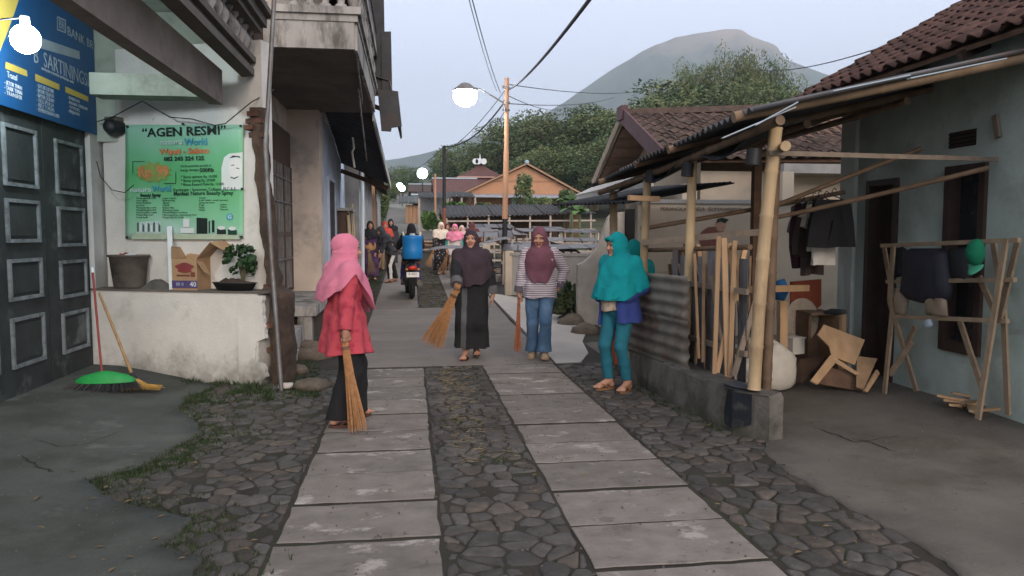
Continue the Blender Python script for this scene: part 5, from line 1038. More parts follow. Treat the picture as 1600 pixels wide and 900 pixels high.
text('PERANGKAT  DESA  GUMASARANA', 'lettering', M('brown_ink', (.10, .06, .05), .7, .1, 6, 0), po, op(1096, 327) - po.location, (PI / 2, 0, 0), .075, width=pw)
def pq(name, pts, mat, o): q = MB(); q.add([op(p[0], p[1], o) for p in pts], [tuple(range(len(pts)))]); return q.build(name, mat, po)
mat_mar = M('maroon_ink', (.17, .065, .05), .7, .2, 8, 0); mat_skp = M('skin_print', (.34, .20, .14), .7, .2, 8, 0)
pq('printed_shirt', [(1090, 372), (1096, 362), (1106, 355), (1120, 354), (1131, 362), (1132, 376), (1126, 390), (1098, 390)], mat_mar, .008)
pq('printed_face', ell_(1126, 352, 8, 10), mat_skp, .010); pq('printed_hair', [(1119, 349), (1121, 342), (1129, 340), (1139, 343), (1133, 349), (1126, 346)], mat_bk2, .012)
gw = thing('garden_wall', 'pale cream yard wall whose top sweeps down in a curve', 'wall', (3.2, 12.4, 0))
pr_ = [(903, 414), (914, 409), (924, 400), (933, 388), (940, 372), (946, 354), (951, 340), (958, 332), (972, 331), (992, 331)]
pp_ = [at(*p, Y=12.4) for p in pr_]; base_ = [Vector((pp_[-1].x, 12.4, -.05)), Vector((pp_[0].x, 12.4, -.05))]
q_ = pp_ + base_; n_ = len(q_); m = MB(); m.add([tuple(p) for p in q_] + [(p.x, p.y + .14, p.z) for p in q_], [tuple(range(n_)), tuple(reversed(range(n_, 2 * n_)))] + [((i + 1) % n_, i, n_ + i, n_ + (i + 1) % n_) for i in range(n_)]); m.build('wall_body', M('weathered_cream', (.38, .34, .29), .9, .2, 2, .3, 30, stain=(.25, .23, .20), ss=1.6, sa=.7), gw)
m = MB(); c = at(948, 367, Y=12.39); m.box(c, (.07, .02, .09)); m.build('switch_box', mat_greyw, gw)
m = MB(); m.b2((at(978, 400, Y=12.3).x, 12.25, -.05), (at(990, 400, Y=12.3).x, 12.39, 2.0)); m.build('door', mat_dark, gw)
gl = thing('grey_wall', 'low streaked grey concrete wall behind the woman in the striped shirt', 'wall', (3.2, 17, .1))
a_, b_ = at(797, 402, Y=17.0), at(928, 398, Y=16.0); dirv = (b_ - a_); dirv.z = 0
m = MB(); m.beam((a_.x, a_.y, .58), (b_.x, b_.y, .58), .14, 1.06 * 1.02); m.build('wall_body', mat_greyconc, gl)
m = MB(); m.beam((a_.x - .02, a_.y, 1.13), (b_.x, b_.y, 1.13), .18, .06); m.build('coping', mat_greyconc, gl)
m = MB(); m.b2((a_.x - .12, 16.9, 0), (a_.x + .06, 17.1, 1.2)); m.build('end_pier', mat_creamw, gl)
# ---------------------------------------------------------------- drying racks of the yard beyond
mat_pale_w = M('bleached_timber', (.40, .34, .29), .85, .2, 8, .2, 40, rnd=.2); mat_net = M('grey_netting', (.135, .13, .135), .8, .3, 6, .2, 30, rnd=.35)
rack0 = thing('net_table', 'bleached timber drying table topped with grey netting beyond the grey wall', 'drying table', (0, 0, 0), 0, 'drying tables beyond the grey wall')
for sx in (-.75, .75):
    for sy in (-.45, .45): m = MB(); m.beam((sx, sy, 0), (sx, sy, .95), .05, .05); m.build('leg', mat_pale_w, rack0, False)
for (a, b_) in (((-.82, -.45, .62), (.82, -.45, .62)), ((-.82, .45, .62), (.82, .45, .62)), ((-.75, -.45, .35), (.75, -.45, .35))): m = MB(); m.beam(a, b_, .035, .05); m.build('rail', mat_pale_w, rack0, False)
for sx in (-.8, -.27, .27, .8): m = MB(); m.beam((sx, -.55, .93), (sx, .55, 1.06), .04, .04); m.build('rafter', mat_dkwood, rack0, False)
for i in range(3): m = MB(); x0 = -.78 + i * .53; m.slab([(x0, -.55, .97), (x0 + .49, -.55, .97), (x0 + .49, .55, 1.10), (x0, .55, 1.10)], .012); m.build('net_panel', mat_net, rack0, False)
first = True
for (y, px0, px1, n) in ((19.5, 800, 925, 3), (22.8, 735, 925, 3), (26.3, 705, 925, 4), (30, 700, 925, 5)):
    for i in range(n):
        p = at(px0 + (px1 - px0) * (i + .5) / n, 380, Y=y + rv(-.4, .4)); o = rack0 if first else copy_tree(rack0); first = False
        o.location = (p.x, p.y, terrain_z(p.x, p.y)); o.rotation_euler = (rv(-.05, .02), rv(-.03, .03), rv(-.16, .16)); o.scale = (rv(.75, 1.1), rv(.7, 1), rv(.85, 1.15))
        o['label'] = 'netted timber drying table, %s from the left in the %s row' % (('first', 'second', 'third', 'fourth', 'fifth')[i], {19.5: 'nearest', 22.8: 'second', 26.3: 'third', 30: 'farthest'}[y])
m = MB(); m.sheet(lambda u, v: at(668 + 0 * u, 392, Y=18.2).lerp(at(795, 374, Y=19.0), u) + Vector((.12 * v, 1.2 * v, .03 * math.sin(u * 9) + .06 * v - .05 * math.sin(PI * u))), 14, 5, .005); c = at(735, 384, Y=18.6)
solo(m, 'shade_net', mat_net, 'sagging grey shade net stretched beside the utility pole', 'net', c)
for (px, y, h) in ((716, 18.2, 1.0), (760, 18.4, 1.15)):
    m = MB(); p = at(px, 400, Y=y); p.z = road_z(y) - .05; m.beam(p, p + Vector((0, 0, h)), .09 if px != 760 else .18, .09); solo(m, 'fence_post', mat_pale_w, {716: 'bleached post under the middle of the sagging shade net', 760: 'stout pale post right under the shade net beside the utility pole'}[px], 'post', p)
# timber and earth heaps between the tables
for i, (px, py, y, w, h, lb) in enumerate(((760, 398, 20.6, .9, .35, 'low brown timber pile behind the shade net'), (668, 372, 30.5, 1.2, .5, 'pile of split timber beside the grey-posted shed'), (735, 352, 31.6, 1.6, .5, 'long timber stack in front of the long dark shed'), (840, 350, 32.4, 1.8, .45, 'flat stack of boards left of the banana plants'))):
    p = at(px, py, Y=y); z0 = terrain_z(p.x, y); k = thing('timber_pile', lb, 'timber', (p.x, y, z0), 0, 'timber piles among the drying tables')
    for j in range(14):
        q = MB(); q.box((rv(-.15, .15) * w, rv(-.25, .25), .04 + h * (j / 14)), (w * rv(.7, 1.1), .08, .06), (rv(-.05, .05), rv(-.06, .06), rv(-.3, .3))); q.build('timber', (mat_pale_w, mat_woodb, MATS['orange_wood'])[j % 3], k, False)
# long low shed
ls = thing('long_shed', 'long low open shed with a flat dark roof behind the drying tables', 'shed', (4.5, 34, 1.1))
xa, xb = at(690, 335, Y=34).x, at(925, 335, Y=34).x
zinc(ls, ((xb, 33.2, 2.52), (xa, 33.2, 2.30), (xa, 36.5, 2.95), (xb, 36.5, 3.05)), 6, mat_zdark, 6, .03)
for i in range(8): m = MB(); x = xa + .2 + (xb - xa - .4) * i / 7; m.beam((x, 33.4, 1.0), (x, 33.4, 2.35 + .2 * i / 7), .08, .08); m.build('post', mat_pale_w, ls)
for z in (1.75, 2.15): m = MB(); m.beam((xa, 33.35, z), (xb, 33.35, z + .05), .04, .07); m.build('rail', mat_pale_w, ls)
m = MB(); m.b2((xa, 36.3, 1.0), (xb, 36.4, 2.9)); m.build('back_wall', mat_woodb, ls)
for (lab, X0, X1, y, h, col) in (('open timber shed with grey posts beside the far lane', 655, 705, 43, 2.5, mat_greyw), ('small lean-to store with a dark roof left of the brick house', 700, 742, 47, 2.2, mat_woodb)):
    a, b_ = at(X0, 330, Y=y), at(X1, 330, Y=y); z0 = terrain_z(a.x, y) - .1; k = thing('open_shed', lab, 'shed', (a.x, y, z0))
    zinc(k, ((b_.x, y - .4, z0 + h), (a.x, y - .4, z0 + h), (a.x, y + 3, z0 + h + .5), (b_.x, y + 3, z0 + h + .5)), 2, mat_zdark, 5, .03)
    for i in range(3): m = MB(); x = a.x + (b_.x - a.x) * i / 2; m.beam((x, y - .2, z0), (x, y - .2, z0 + h), .12, .12); m.build('post', mat_pale_w, k)
    m = MB(); m.b2((a.x, y + 2.7, z0), (b_.x, y + 2.8, z0 + h + .3)); m.build('back_wall', col, k)
    m = MB(); m.beam((a.x, y - .25, z0 + h * .55), (b_.x, y - .25, z0 + h * .55), .05, .09); m.build('rail', mat_pale_w, k)
# wooden stall by the far lane
a = at(634, 350, Y=58); z0 = terrain_z(a.x + 1, 58) - .1; k = thing('wooden_stall', 'small orange-brown board stall on the right edge of the far lane', 'stall', (a.x + .6, 58, z0))
for i in range(5): m = MB(); m.b2((a.x + i * .27, 58, z0), (a.x + .24 + i * .27, 58.1, z0 + 1.9)); m.build('board', MATS['orange_wood'], k)
m = MB(); m.b2((a.x, 58.1, z0), (a.x + 1.3, 60, z0 + 1.9)); m.build('body', MATS['brown_boards'], k)
zinc(k, ((a.x + 1.7, 57.4, z0 + 2.0), (a.x - .4, 57.4, z0 + 2.0), (a.x - .4, 60.3, z0 + 2.7), (a.x + 1.7, 60.3, z0 + 2.7)), 1, mat_zdark, 8, .03)
# brick house with a wide gable
mat_brk = M('orange_brickwork', (.42, .21, .11), .9, .18, 1.2, .15, 8, stain=(.33, .19, .11), ss=.8, sa=.6)
br_ = mat_brk.node_tree; q = br_.nodes.new('ShaderNodeTexBrick'); q.inputs['Scale'].default_value = 4.0; q.inputs['Mortar Size'].default_value = .03; q.inputs['Color1'].default_value = (.45, .22, .115, 1); q.inputs['Color2'].default_value = (.36, .18, .10, 1); q.inputs['Mortar'].default_value = (.40, .27, .18, 1)
tcx = br_.nodes.new('ShaderNodeTexCoord'); mpx_ = br_.nodes.new('ShaderNodeMapping'); mpx_.inputs['Rotation'].default_value = (PI / 2, 0, 0); br_.links.new(tcx.outputs['Object'], mpx_.inputs['Vector']); br_.links.new(mpx_.outputs[0], q.inputs['Vector'])
mx_ = br_.nodes.new('ShaderNodeMix'); mx_.data_type = 'RGBA'; mx_.inputs['Factor'].default_value = .55; bsd = br_.nodes['Principled BSDF']; br_.links.new(bsd.inputs['Base Color'].links[0].from_socket, mx_.inputs['A']); br_.links.new(q.outputs['Color'], mx_.inputs['B']); br_.links.new(mx_.outputs['Result'], bsd.inputs['Base Color'])
bh2 = thing('brick_house', 'orange brick house with a broad gable end beyond the drying tables', 'house', (7.5, 56, 2))
yb = 52; L_, R_, T_ = at(722, 304, Y=yb), at(905, 304, Y=yb), at(822, 259, Y=yb)
m = MB(); m.add([(L_.x, yb, 1.0), (R_.x, yb, 1.0), R_, T_, L_], [(0, 1, 2, 3, 4)]); m.b2((L_.x + .1, yb + .05, 1), (R_.x - .1, yb + 10, L_.z - .05)); m.build('wall', mat_brk, bh2)
m = MB(); m.beam((L_.x - .3, yb - .02, L_.z + (T_.z - L_.z) * .42), (R_.x + .3, yb - .02, L_.z + (T_.z - L_.z) * .42), .06, .05) if False else m.box((T_.x, yb - .03, L_.z + .95), (4.6, .06, .07)); m.build('tie_beam', MATS['orange_wood'], bh2)
for s, E_ in ((-1, L_), (1, R_)):
    e = Vector((E_.x + s * .5, yb - .4, E_.z - .22)); t_ = Vector((T_.x, yb - .4, T_.z + .08)); m = MB(); m.slab([e, t_, t_ + Vector((0, 11, 0)), e + Vector((0, 11, 0))] if s > 0 else [t_, e, e + Vector((0, 11, 0)), t_ + Vector((0, 11, 0))], .12); m.build('roof_slope', mat_tileo, bh2)
    m = MB(); m.beam(e + Vector((0, -.03, .03)), t_ + Vector((0, -.03, .03)), .06, .10); m.build('bargeboard', MATS['orange_wood'], bh2)
m = MB(); m.slab([(at(700, 303, Y=50).x, 50.2, at(700, 306, Y=50).z), (at(930, 303, Y=50).x, 50.2, at(930, 309, Y=50).z), (at(930, 303, Y=50).x, yb - .05, at(930, 302, Y=50).z), (at(700, 303, Y=50).x, yb - .05, at(700, 300, Y=50).z)], .06); m.build('pent_roof', M('pale_zinc', (.33, .34, .37), .7, .2, 3, .1, metal=.2), bh2)
for px in (805, 790): c = at(px, 320, Y=yb - .02); m = MB(); m.box(c, (.5, .06, .9)); m.build('window', mat_dark if px == 790 else mat_pale, bh2)
m = MB(); m.ball(T_ + Vector((0, -.4, .2)), .16); m.build('finial', mat_pale, bh2)
# mosque roofs
mat_mos = M('purple_tile', (.115, .055, .05), .85, .2, 3, .2, 10)
ms = thing('mosque', 'mosque with a stacked purple-brown pyramid roof and white finial', 'mosque', (7.5, 76, 4)); yc = 77.
cx_ = at(753, 270, Y=75).x
def pyr(name, hw, z0, hw1, z1, mat): 
    q = MB(); v = []
    for t in range(5): k = t / 4; h_ = hw + (hw1 - hw) * (1 - (1 - k) ** 1.5); v += [(cx_ + sx * h_, yc + sy * h_, z0 + (z1 - z0) * k) for sx, sy in ((-1, -1), (1, -1), (1, 1), (-1, 1))]
    q.add(v, [(4 * t + i, 4 * t + (i + 1) % 4, 4 * t + 4 + (i + 1) % 4, 4 * t + 4 + i) for t in range(4) for i in range(4)] + [(3, 2, 1, 0), (16, 17, 18, 19)]); q.build(name, mat, ms)
zz = lambda py: at(753, py, Y=75).z
pyr('roof_tier', 2.35, zz(276), .12, zz(251), mat_mos); pyr('roof_tier', 4.0, zz(292), 2.0, zz(277), mat_mos); pyr('roof_tier', 6.0, zz(307), 3.8, zz(293), mat_mos)
for z, h_ in ((zz(276.5), 2.45), (zz(292.5), 4.1), (zz(307.5), 6.1)): m = MB(); m.b2((cx_ - h_, yc - h_, z - .10), (cx_ + h_, yc + h_, z + .02)); m.build('eave_trim', M('pinkish_trim', (.42, .27, .22), .8, .1, 4, 0), ms)
m = MB(); m.b2((cx_ - 1.9, yc - 1.9, zz(280)), (cx_ + 1.9, yc + 1.9, zz(276.5) - .1)); m.b2((cx_ - 3.6, yc - 3.6, zz(297)), (cx_ + 3.6, yc + 3.6, zz(292.5) - .1)); m.b2((cx_ - 5.4, yc - 5.4, 2.5), (cx_ + 5.4, yc + 5.4, zz(307.5) - .1)); m.build('walls', mat_creamw, ms)
m = MB(); m.lathe([(.001, zz(251) - .1), (.28, zz(250)), (.12, zz(248)), (.22, zz(246)), (.06, zz(244)), (.05, zz(240)), (.001, zz(236))], (cx_, yc, 0), 10); m.build('finial', mat_wht, ms)
for dx in (-.55, -.25, .3): m = MB(); c = Vector((cx_ + dx, yc - .5, zz(250.5))); m.tube([c + Vector((0, .3, 0)), c + Vector((0, -.4, 0))], [.1, .3], 10); m.build('loudspeaker', mat_wht, ms)
def house(name, label, px0, px1, y, py_e, py_r, wallm, roofm, depth=8, base=None):
    a, b_ = at(px0, 300, Y=y), at(px1, 300, Y=y); ze, zr = at(px0, py_e, Y=y).z, at(px0, py_r, Y=y).z; z0 = terrain_z(a.x, y) - .5; k = thing(name, label, 'house', ((a.x + b_.x) / 2, y, z0))
    q = MB(); q.b2((a.x + .3, y, z0), (b_.x - .3, y + depth, ze)); q.build('wall', wallm, k)
    q = MB(); q.slab([(a.x, y - .5, ze - .1), (b_.x, y - .5, ze - .1), (b_.x, y + depth / 2, zr), (a.x, y + depth / 2, zr)], .1); q.slab([(a.x, y + depth / 2, zr), (b_.x, y + depth / 2, zr), (b_.x, y + depth + .5, ze - .1), (a.x, y + depth + .5, ze - .1)], .1); q.build('roof', roofm, k)
    q = MB(); q.b2((a.x, y + depth / 2 - .12, zr), (b_.x, y + depth / 2 + .12, zr + .12)); q.build('ridge_cap', mat_pale, k)
    for i in range(2): q = MB(); x = a.x + (b_.x - a.x) * (.3 + .4 * i); q.b2((x - .5, y - .04, z0 + .9), (x + .5, y - .001, min(ze - .3, z0 + 2.4))); q.build('window', mat_dark, k)
    return k
house('long_house', 'long house with a plain purple-brown roof left of the mosque', 677, 752, 66, 302, 274, mat_greyw, mat_mos)
house('buff_house', 'pale buff house with a low brown roof right of the far lamps', 638, 682, 84, 298, 285, mat_creamw, mat_tileo, 7)
house('white_house', 'small white-walled house in front of the buff house by the far lane', 642, 690, 62, 312, 303, mat_white, mat_zdark, 4)
house('lane_house', 'dim house at the top of the lane under the far lamp', 606, 618, 128, 303, 293, mat_greyw, mat_tileo, 6)
# ---------------------------------------------------------------- poles, lamps, cables
mat_pol = M('orange_painted_pole', (.40, .22, .13), .7, .25, 3, .15, 30, stretch=(1, 1, .2)); mat_polb = M('black_painted_pole', (.018, .017, .017), .6, .25, 5, .1); mat_polr = M('rust_pole', (.22, .075, .045), .8, .25, 5, .1)
pb = at(787, 441, Y=20.2); pb.z = road_z(20.2) - .05; ptop = at(792, 122, Y=20.2); pm = at(789, 342, Y=20.2)
up = thing('utility_pole', 'tall pole with orange upper part and black foot beside the side lane', 'pole', pb)
m = MB(); m.tube([pb, pm], [.075, .07], 12); m.build('pole_section', mat_polb, up); m = MB(); m.tube([pm, at(791, 235, Y=20.2)], [.078, .07], 12); m.build('pole_section', mat_pol, up); m = MB(); m.tube([at(791, 235, Y=20.2), ptop], [.062, .058], 12); m.build('pole_section', mat_pol, up)
m = MB(); m.b2((pb.x - .28, pb.y - .22, pb.z - .05), (pb.x + .28, pb.y + .22, pb.z + .22)); m.build('footing', mat_old, up)
for py in (137, 160, 172): m = MB(); c = at(792, py, Y=20.2); m.tube([c + Vector((0, 0, -.02)), c + Vector((0, 0, .02))], .08, 10); m.ball(c + Vector((-.1, 0, .02)), .04); m.build('insulator', mat_steel, up)
mat_glow = M('lit_lamp', (1, 1, 1), .4, 0, 1, 0, emit=(.92, .97, 1.0), es=45); mat_glowc = M('lit_lamp_greenish', (1, 1, 1), .4, 0, 1, 0, emit=(.70, 1.0, .92), es=16)
LB = at(727, 150, Y=19.6); sl_ = thing('street_lamp', 'street lamp widened to its round glare on a thin arm from the tall utility pole', 'street lamp', LB)
m = MB(); m.ball(LB, (.31, .31, .27), 20, 14); m.build('glare_globe', mat_glow, sl_)  # ball shaped after the lamp's glare, larger than the real lamp head
e1 = at(752, 140, Y=19.7); m = MB(); m.tube([at(789, 175, Y=20.12), at(789, 164, Y=20.1), at(784, 159, Y=20.05), e1, LB + Vector((.1, 0, .24))], .022, 8); m.build('arm', mat_steel, sl_)
m = MB(); m.lathe([(.02, .34), (.12, .31), (.30, .17), (.315, .12)], LB, 16); m.build('cap', mat_steel, sl_)
def far_lamp(px, py, y, r, label, pole_h):
    c = at(px, py, Y=y); k = thing('street_lamp', label, 'street lamp', Vector((c.x, c.y, c.z - pole_h))); q = MB(); q.ball(c, r, 14, 10); q.build('glare_globe', mat_glowc, k); q = MB(); q.tube([c + Vector((0, .1, r)), c + Vector((0, .1, -pole_h))], .05, 6); q.build('post', mat_polb, k)
far_lamp(660, 271, 60, .40, 'greenish glowing street lamp above the far end of the lane', 4.2); far_lamp(628, 294, 105, .42, 'right one of the two small lamps at the top of the lane', 4); far_lamp(624.5, 290, 112, .42, 'left one of the two small lamps at the top of the lane', 4)
def pole(label, px, y, py0, r, mats, splits, name='pole'):
    b_ = at(px, 400, Y=y); b_.z = road_z(y) - .1; k = thing(name, label, 'pole', b_); pys = [None] + splits + [py0]; last = b_
    for i, p in enumerate(pys[1:]): t_ = at(px, p, Y=y); q = MB(); q.tube([last, t_], r, 8); q.build('pole_section', mats[i], k); last = t_
    return last
p2t = pole('dark pole with a red and pale foot in front of the far sheds', 694, 27, 228, .06, [mat_wht, mat_polr, mat_polb], [358, 325])
p3t = pole('thin orange-brown pole beside the buff house', 680, 41, 272, .06, [mat_pol, mat_pol], [310])
CW = lambda pts, r, lab, sag=0: cable(pts, r, lab, 'overhead cables', sag, 14)
t1 = at(790, 150, Y=20.2)
CW([at(930, -12, Y=7), at(795, 140, Y=20.1)], .022, 'thick overhead cable rising from the utility pole to the upper right', .12); CW([at(736, -8, Y=10), at(782, 145, Y=20.1)], .008, 'thin overhead wire running steeply up from the utility pole', .1); CW([at(731, -8, Y=9.5), at(776, 142, Y=20.1)], .006, 'faint overhead wire left of the steep thin one', .1)
CW([at(788, 160, Y=20.2), p2t], .022, 'bundled cable sagging from the utility pole to the dark far pole', .35); CW([at(790, 140, Y=20.2), p2t + Vector((0, 0, -.2))], .010, 'upper thin wire between the utility pole and the dark far pole', .2); CW([at(791, 170, Y=20.2), p2t + Vector((0, 0, -.4))], .010, 'lower thin wire between the utility pole and the dark far pole', .5)
CW([at(795, 132, Y=20.2), at(1010, 141, Y=40)], .012, 'faint level wire leaving the utility pole to the right', .2); CW([at(795, 150, Y=20.2), at(880, 170, Y=45), at(905, 180, Y=60)], .012, 'faint wire from the utility pole down towards the trees', .2); CW([at(795, 162, Y=20.2), at(960, 152, Y=45)], .012, 'lower faint wire leaving the utility pole to the right', .2)
CW([at(1170, 108, Y=30), at(1400, 66, Y=14)], .014, 'thin wire crossing the sky above the tile roof', .25); CW([p2t, at(640, 262, Y=60)], .015, 'wire from the dark far pole up the lane', .3)
# ================================================================ trees and plants
def leafmats(n, cols, rnd=.2): return [M(n + '_' + s, c, .7, .3, 2, 0, rnd=rnd) for s, c in zip(('dark', 'mid', 'light'), cols)]
LM1 = leafmats('bamboo_leaf', ((.065, .098, .04), (.115, .145, .055), (.18, .19, .08))); LM2 = leafmats('forest_leaf', ((.055, .09, .04), (.095, .135, .055), (.15, .175, .075))); LM3 = leafmats('young_leaf', ((.05, .10, .025), (.08, .16, .04), (.12, .21, .06)))
mat_bark = M('bark', (.10, .075, .055), .9, .3, 6, .4, 20)
def crown_mesh(name, clumps, per, ls, lw_, mats, droop=.0, seed=0):
    rg = np.random.default_rng(seed); V = []; Fm = []
    for (c, r, mi) in clumps:
        n = int(per * (r[0] * r[2]) ** .8); d = rg.normal(size=(n, 3)); d /= np.linalg.norm(d, axis=1)[:, None]
        p = np.array(c) + d * np.array(r) * (rg.uniform(.35, 1.0, (n, 1)) ** .5)
        a = rg.normal(size=(n, 3)) + d * .6; a[:, 2] -= droop; a /= np.linalg.norm(a, axis=1)[:, None]
        b_ = np.cross(a, rg.normal(size=(n, 3))); b_ /= np.linalg.norm(b_, axis=1)[:, None]; s = ls * rg.uniform(.6, 1.4, (n, 1)); w = lw_ * rg.uniform(.6, 1.4, (n, 1))
        V.append(np.stack([p - a * s * .4, p + b_ * w * .5, p + a * s * .6, p - b_ * w * .5], 1)); mm = np.full(n, mi); k = rg.random(n); mm[k < .15] = (mi + 1) % 3; Fm.append(mm)
    V = np.concatenate(V).reshape(-1, 3); n = len(V) // 4; me = bpy.data.meshes.new(name)
    me.vertices.add(len(V)); me.vertices.foreach_set('co', V.ravel()); me.loops.add(4 * n); me.loops.foreach_set('vertex_index', np.arange(4 * n)); me.polygons.add(n); me.polygons.foreach_set('loop_start', np.arange(n) * 4)
    for mt in mats: me.materials.append(mt)
    me.polygons.foreach_set('material_index', np.concatenate(Fm)); me.update(calc_edges=True); return me
def tree_proto(h, w, kind, seed, mats):
    random.seed(seed); cl = []; tk = MB()
    if kind == 'bamboo':   # a clump of arching culms with hanging plumes
        for i in range(34):
            a = rv(0, 2 * PI); r0 = rv(0, .08) * w; r1 = rv(.05, .42) * w; hh = h * rv(.62, 1.0); P = []
            for k in range(6): q = k / 5; P.append(Vector((math.cos(a) * (r0 + (r1 - r0) * q ** 2.2), math.sin(a) * (r0 + (r1 - r0) * q ** 2.2), hh * (q - .10 * q ** 5))))
            tk.tube(P, [.07, .065, .06, .045, .03, .015], 5, False)
            for k in range(9): q = rv(.30, 1.0) ** .8; j = min(4, int(q * 5)); c = P[j].lerp(P[j + 1], q * 5 - j); cl.append(((c.x + rv(-.5, .5), c.y + rv(-.5, .5), c.z - rv(0, .5)), (rv(.9, 1.6), rv(.9, 1.6), rv(.9, 1.6)), int(rv(0, 2.99))))
    else:
        tk.tube([(0, 0, -.5), (.1, .05, h * .3), (-.05, .1, h * .55)], [h * .022, h * .017, h * .010], 7)
        for i in range(9):
            a = i * 2.4 + rv(0, .5); z0 = h * rv(.3, .55); e = Vector((math.cos(a) * w * .36, math.sin(a) * w * .36, z0 + h * rv(.1, .3))); tk.tube([(0, 0, z0), e * .5 + Vector((0, 0, z0 * .5)), e], [h * .009, h * .006, h * .003], 5)
        for i in range(70):
            u = Vector((rv(-1, 1), rv(-1, 1), rv(-1, 1)))
            if u.length > 1: u.normalize()
            k = .75 + .35 * mnoise.noise((u.x * 2 + seed, u.y * 2, u.z * 2)); cl.append(((u.x * w * .45 * k, u.y * w * .45 * k, h * .64 + u.z * h * .33 * k), (rv(.08, .16) * w,) * 2 + (rv(.06, .11) * h,), int(rv(0, 2.99))))
    return crown_mesh('crown', cl, 62 if kind == 'bamboo' else 190, .46 if kind == 'bamboo' else .26, .10 if kind == 'bamboo' else .13, mats, .9 if kind == 'bamboo' else .1, seed), tk.mesh('trunk', [MATS['pale_bamboo'] if kind == 'bamboo' else mat_bark])
PR = {'b1': (tree_proto(16, 11, 'bamboo', 1, LM1), 16), 'b2': (tree_proto(16, 11, 'bamboo', 2, LM1), 16), 'b3': (tree_proto(14, 12, 'bamboo', 5, LM2), 14), 't1': (tree_proto(12, 11, 'tree', 3, LM2), 12), 't2': (tree_proto(12, 11, 'tree', 4, LM2), 12)}
random.seed(11)
def tree(px, py, y, kind, label, wk=1.0, group='trees on the slope'):
    p = at(px, py, Y=y); z0 = terrain_z(p.x, y) - .3; (cr_, tk), h0 = PR[kind]; s = (1.03 if kind[0] == 'b' and py < 135 else 1.0 if kind[0] == 'b' else 1.08) * (p.z - z0) / h0; wk = wk * (.56 if py < 135 else 1.2)
    k = thing('bamboo_clump' if kind[0] == 'b' else 'tree', label, 'bamboo' if kind[0] == 'b' else 'tree', (p.x, y, z0), rv(0, 6.28), group); inst(cr_, 'crown', k); inst(tk, 'trunk', k); k.scale = (s * wk, s * wk, s)
for a in ((1150, 52, 74, 'b1', 'tallest bamboo clump, feathery and dark, in front of the mountain summit', 1.05), (1085, 84, 78, 'b3', 'tall bamboo clump just left of the tallest one', 1.0), (1207, 84, 76, 'b3', 'tall bamboo clump just right of the tallest one', 1.15), (1252, 122, 68, 'b2', 'bamboo clump rising beside the red-brown tile roof', 1.0), (1040, 118, 80, 'b3', 'bamboo clump standing third from the right, its tip level with the mountain flank', 1.0), (1000, 150, 84, 'b1', 'loose pale bamboo clump in the dip of the tree line', 1.0), (960, 166, 76, 't1', 'rounded tree behind the gable of the cream house', 1.2), (925, 164, 82, 'b2', 'bamboo clump above the dark awning', 1.1), (885, 182, 80, 't2', 'rounded dark tree right of the brick gable', 1.3), (850, 180, 88, 'b3', 'bamboo clump above the right slope of the brick gable', 1.2), (815, 184, 90, 't1', 'dark tree right of the utility pole above the brick house', 1.2), (775, 208, 94, 'b1', 'bamboo clump behind the utility pole', 1.2), (742, 226, 98, 't2', 'tree at the left end of the dark grove above the mosque', 1.3), (905, 235, 70, 't1', 'lower dark tree between the brick gable and the banana plant', 1.5), (860, 235, 74, 't2', 'lower dark tree directly right of the brick gable', 1.5), (980, 210, 62, 't1', 'low tree showing over the cream house ridge', 1.4), (1100, 140, 66, 't2', 'full dark tree below the tall bamboo', 1.5), (1180, 130, 62, 't1', 'dark tree over the right end of the cream house roof', 1.6), (710, 250, 104, 't1', 'small tree at the foot of the mountain left of the mosque spire', 1.3), (629, 262, 118, 't2', 'tree behind the greenish far lamp', 1.0), (605, 285, 96, 't1', 'dark tree on the left edge of the lane near its top', .9), (1010, 190, 96, 'b3', 'far bamboo clump filling the dip behind the cream house', 1.2), (950, 205, 98, 't2', 'far tree filling the grove behind the gable', 1.6), (800, 235, 100, 't2', 'far tree filling the grove behind the brick gable', 1.6)): tree(*a)
# small trees and shrubs nearer by
def shrub(px, pyb, pyt, y, wpx, label, mats, cat='shrub', seed=1, name='shrub', ls=.16, lw_=.09, per=120, zb=None):
    b_ = at(px, pyb, Y=y); t_ = at(px, pyt, Y=y); w = wpx / F_PX * y; z0 = b_.z if zb is None else zb; h = t_.z - z0; random.seed(seed); cl = []
    for i in range(26):
        u = Vector((rv(-1, 1), rv(-1, 1), rv(-1, 1)))
        if u.length > 1: u.normalize()
        cl.append(((u.x * w * .40, u.y * w * .40, h * .58 + u.z * h * .36), (w * rv(.10, .18),) * 2 + (h * rv(.10, .17),), int(rv(0, 2.99))))
    tk = MB()
    for i in range(4): a = rv(0, 6); tk.tube([(0, 0, 0), (math.cos(a) * w * .1, math.sin(a) * w * .1, h * .3), (math.cos(a) * w * .3, math.sin(a) * w * .3, h * .7)], [.03 * h / 2, .02 * h / 2, .01 * h / 2], 5)
    n_leaf = per / max(.02, (w * .14 * h * .13) ** .8) ; k = thing(name, label, cat, (b_.x, y, z0)); inst(crown_mesh('leaves', cl, n_leaf, ls, lw_, mats, .1, seed), 'leaves', k); inst(tk.mesh('stem', [mat_bark]), 'stem', k)
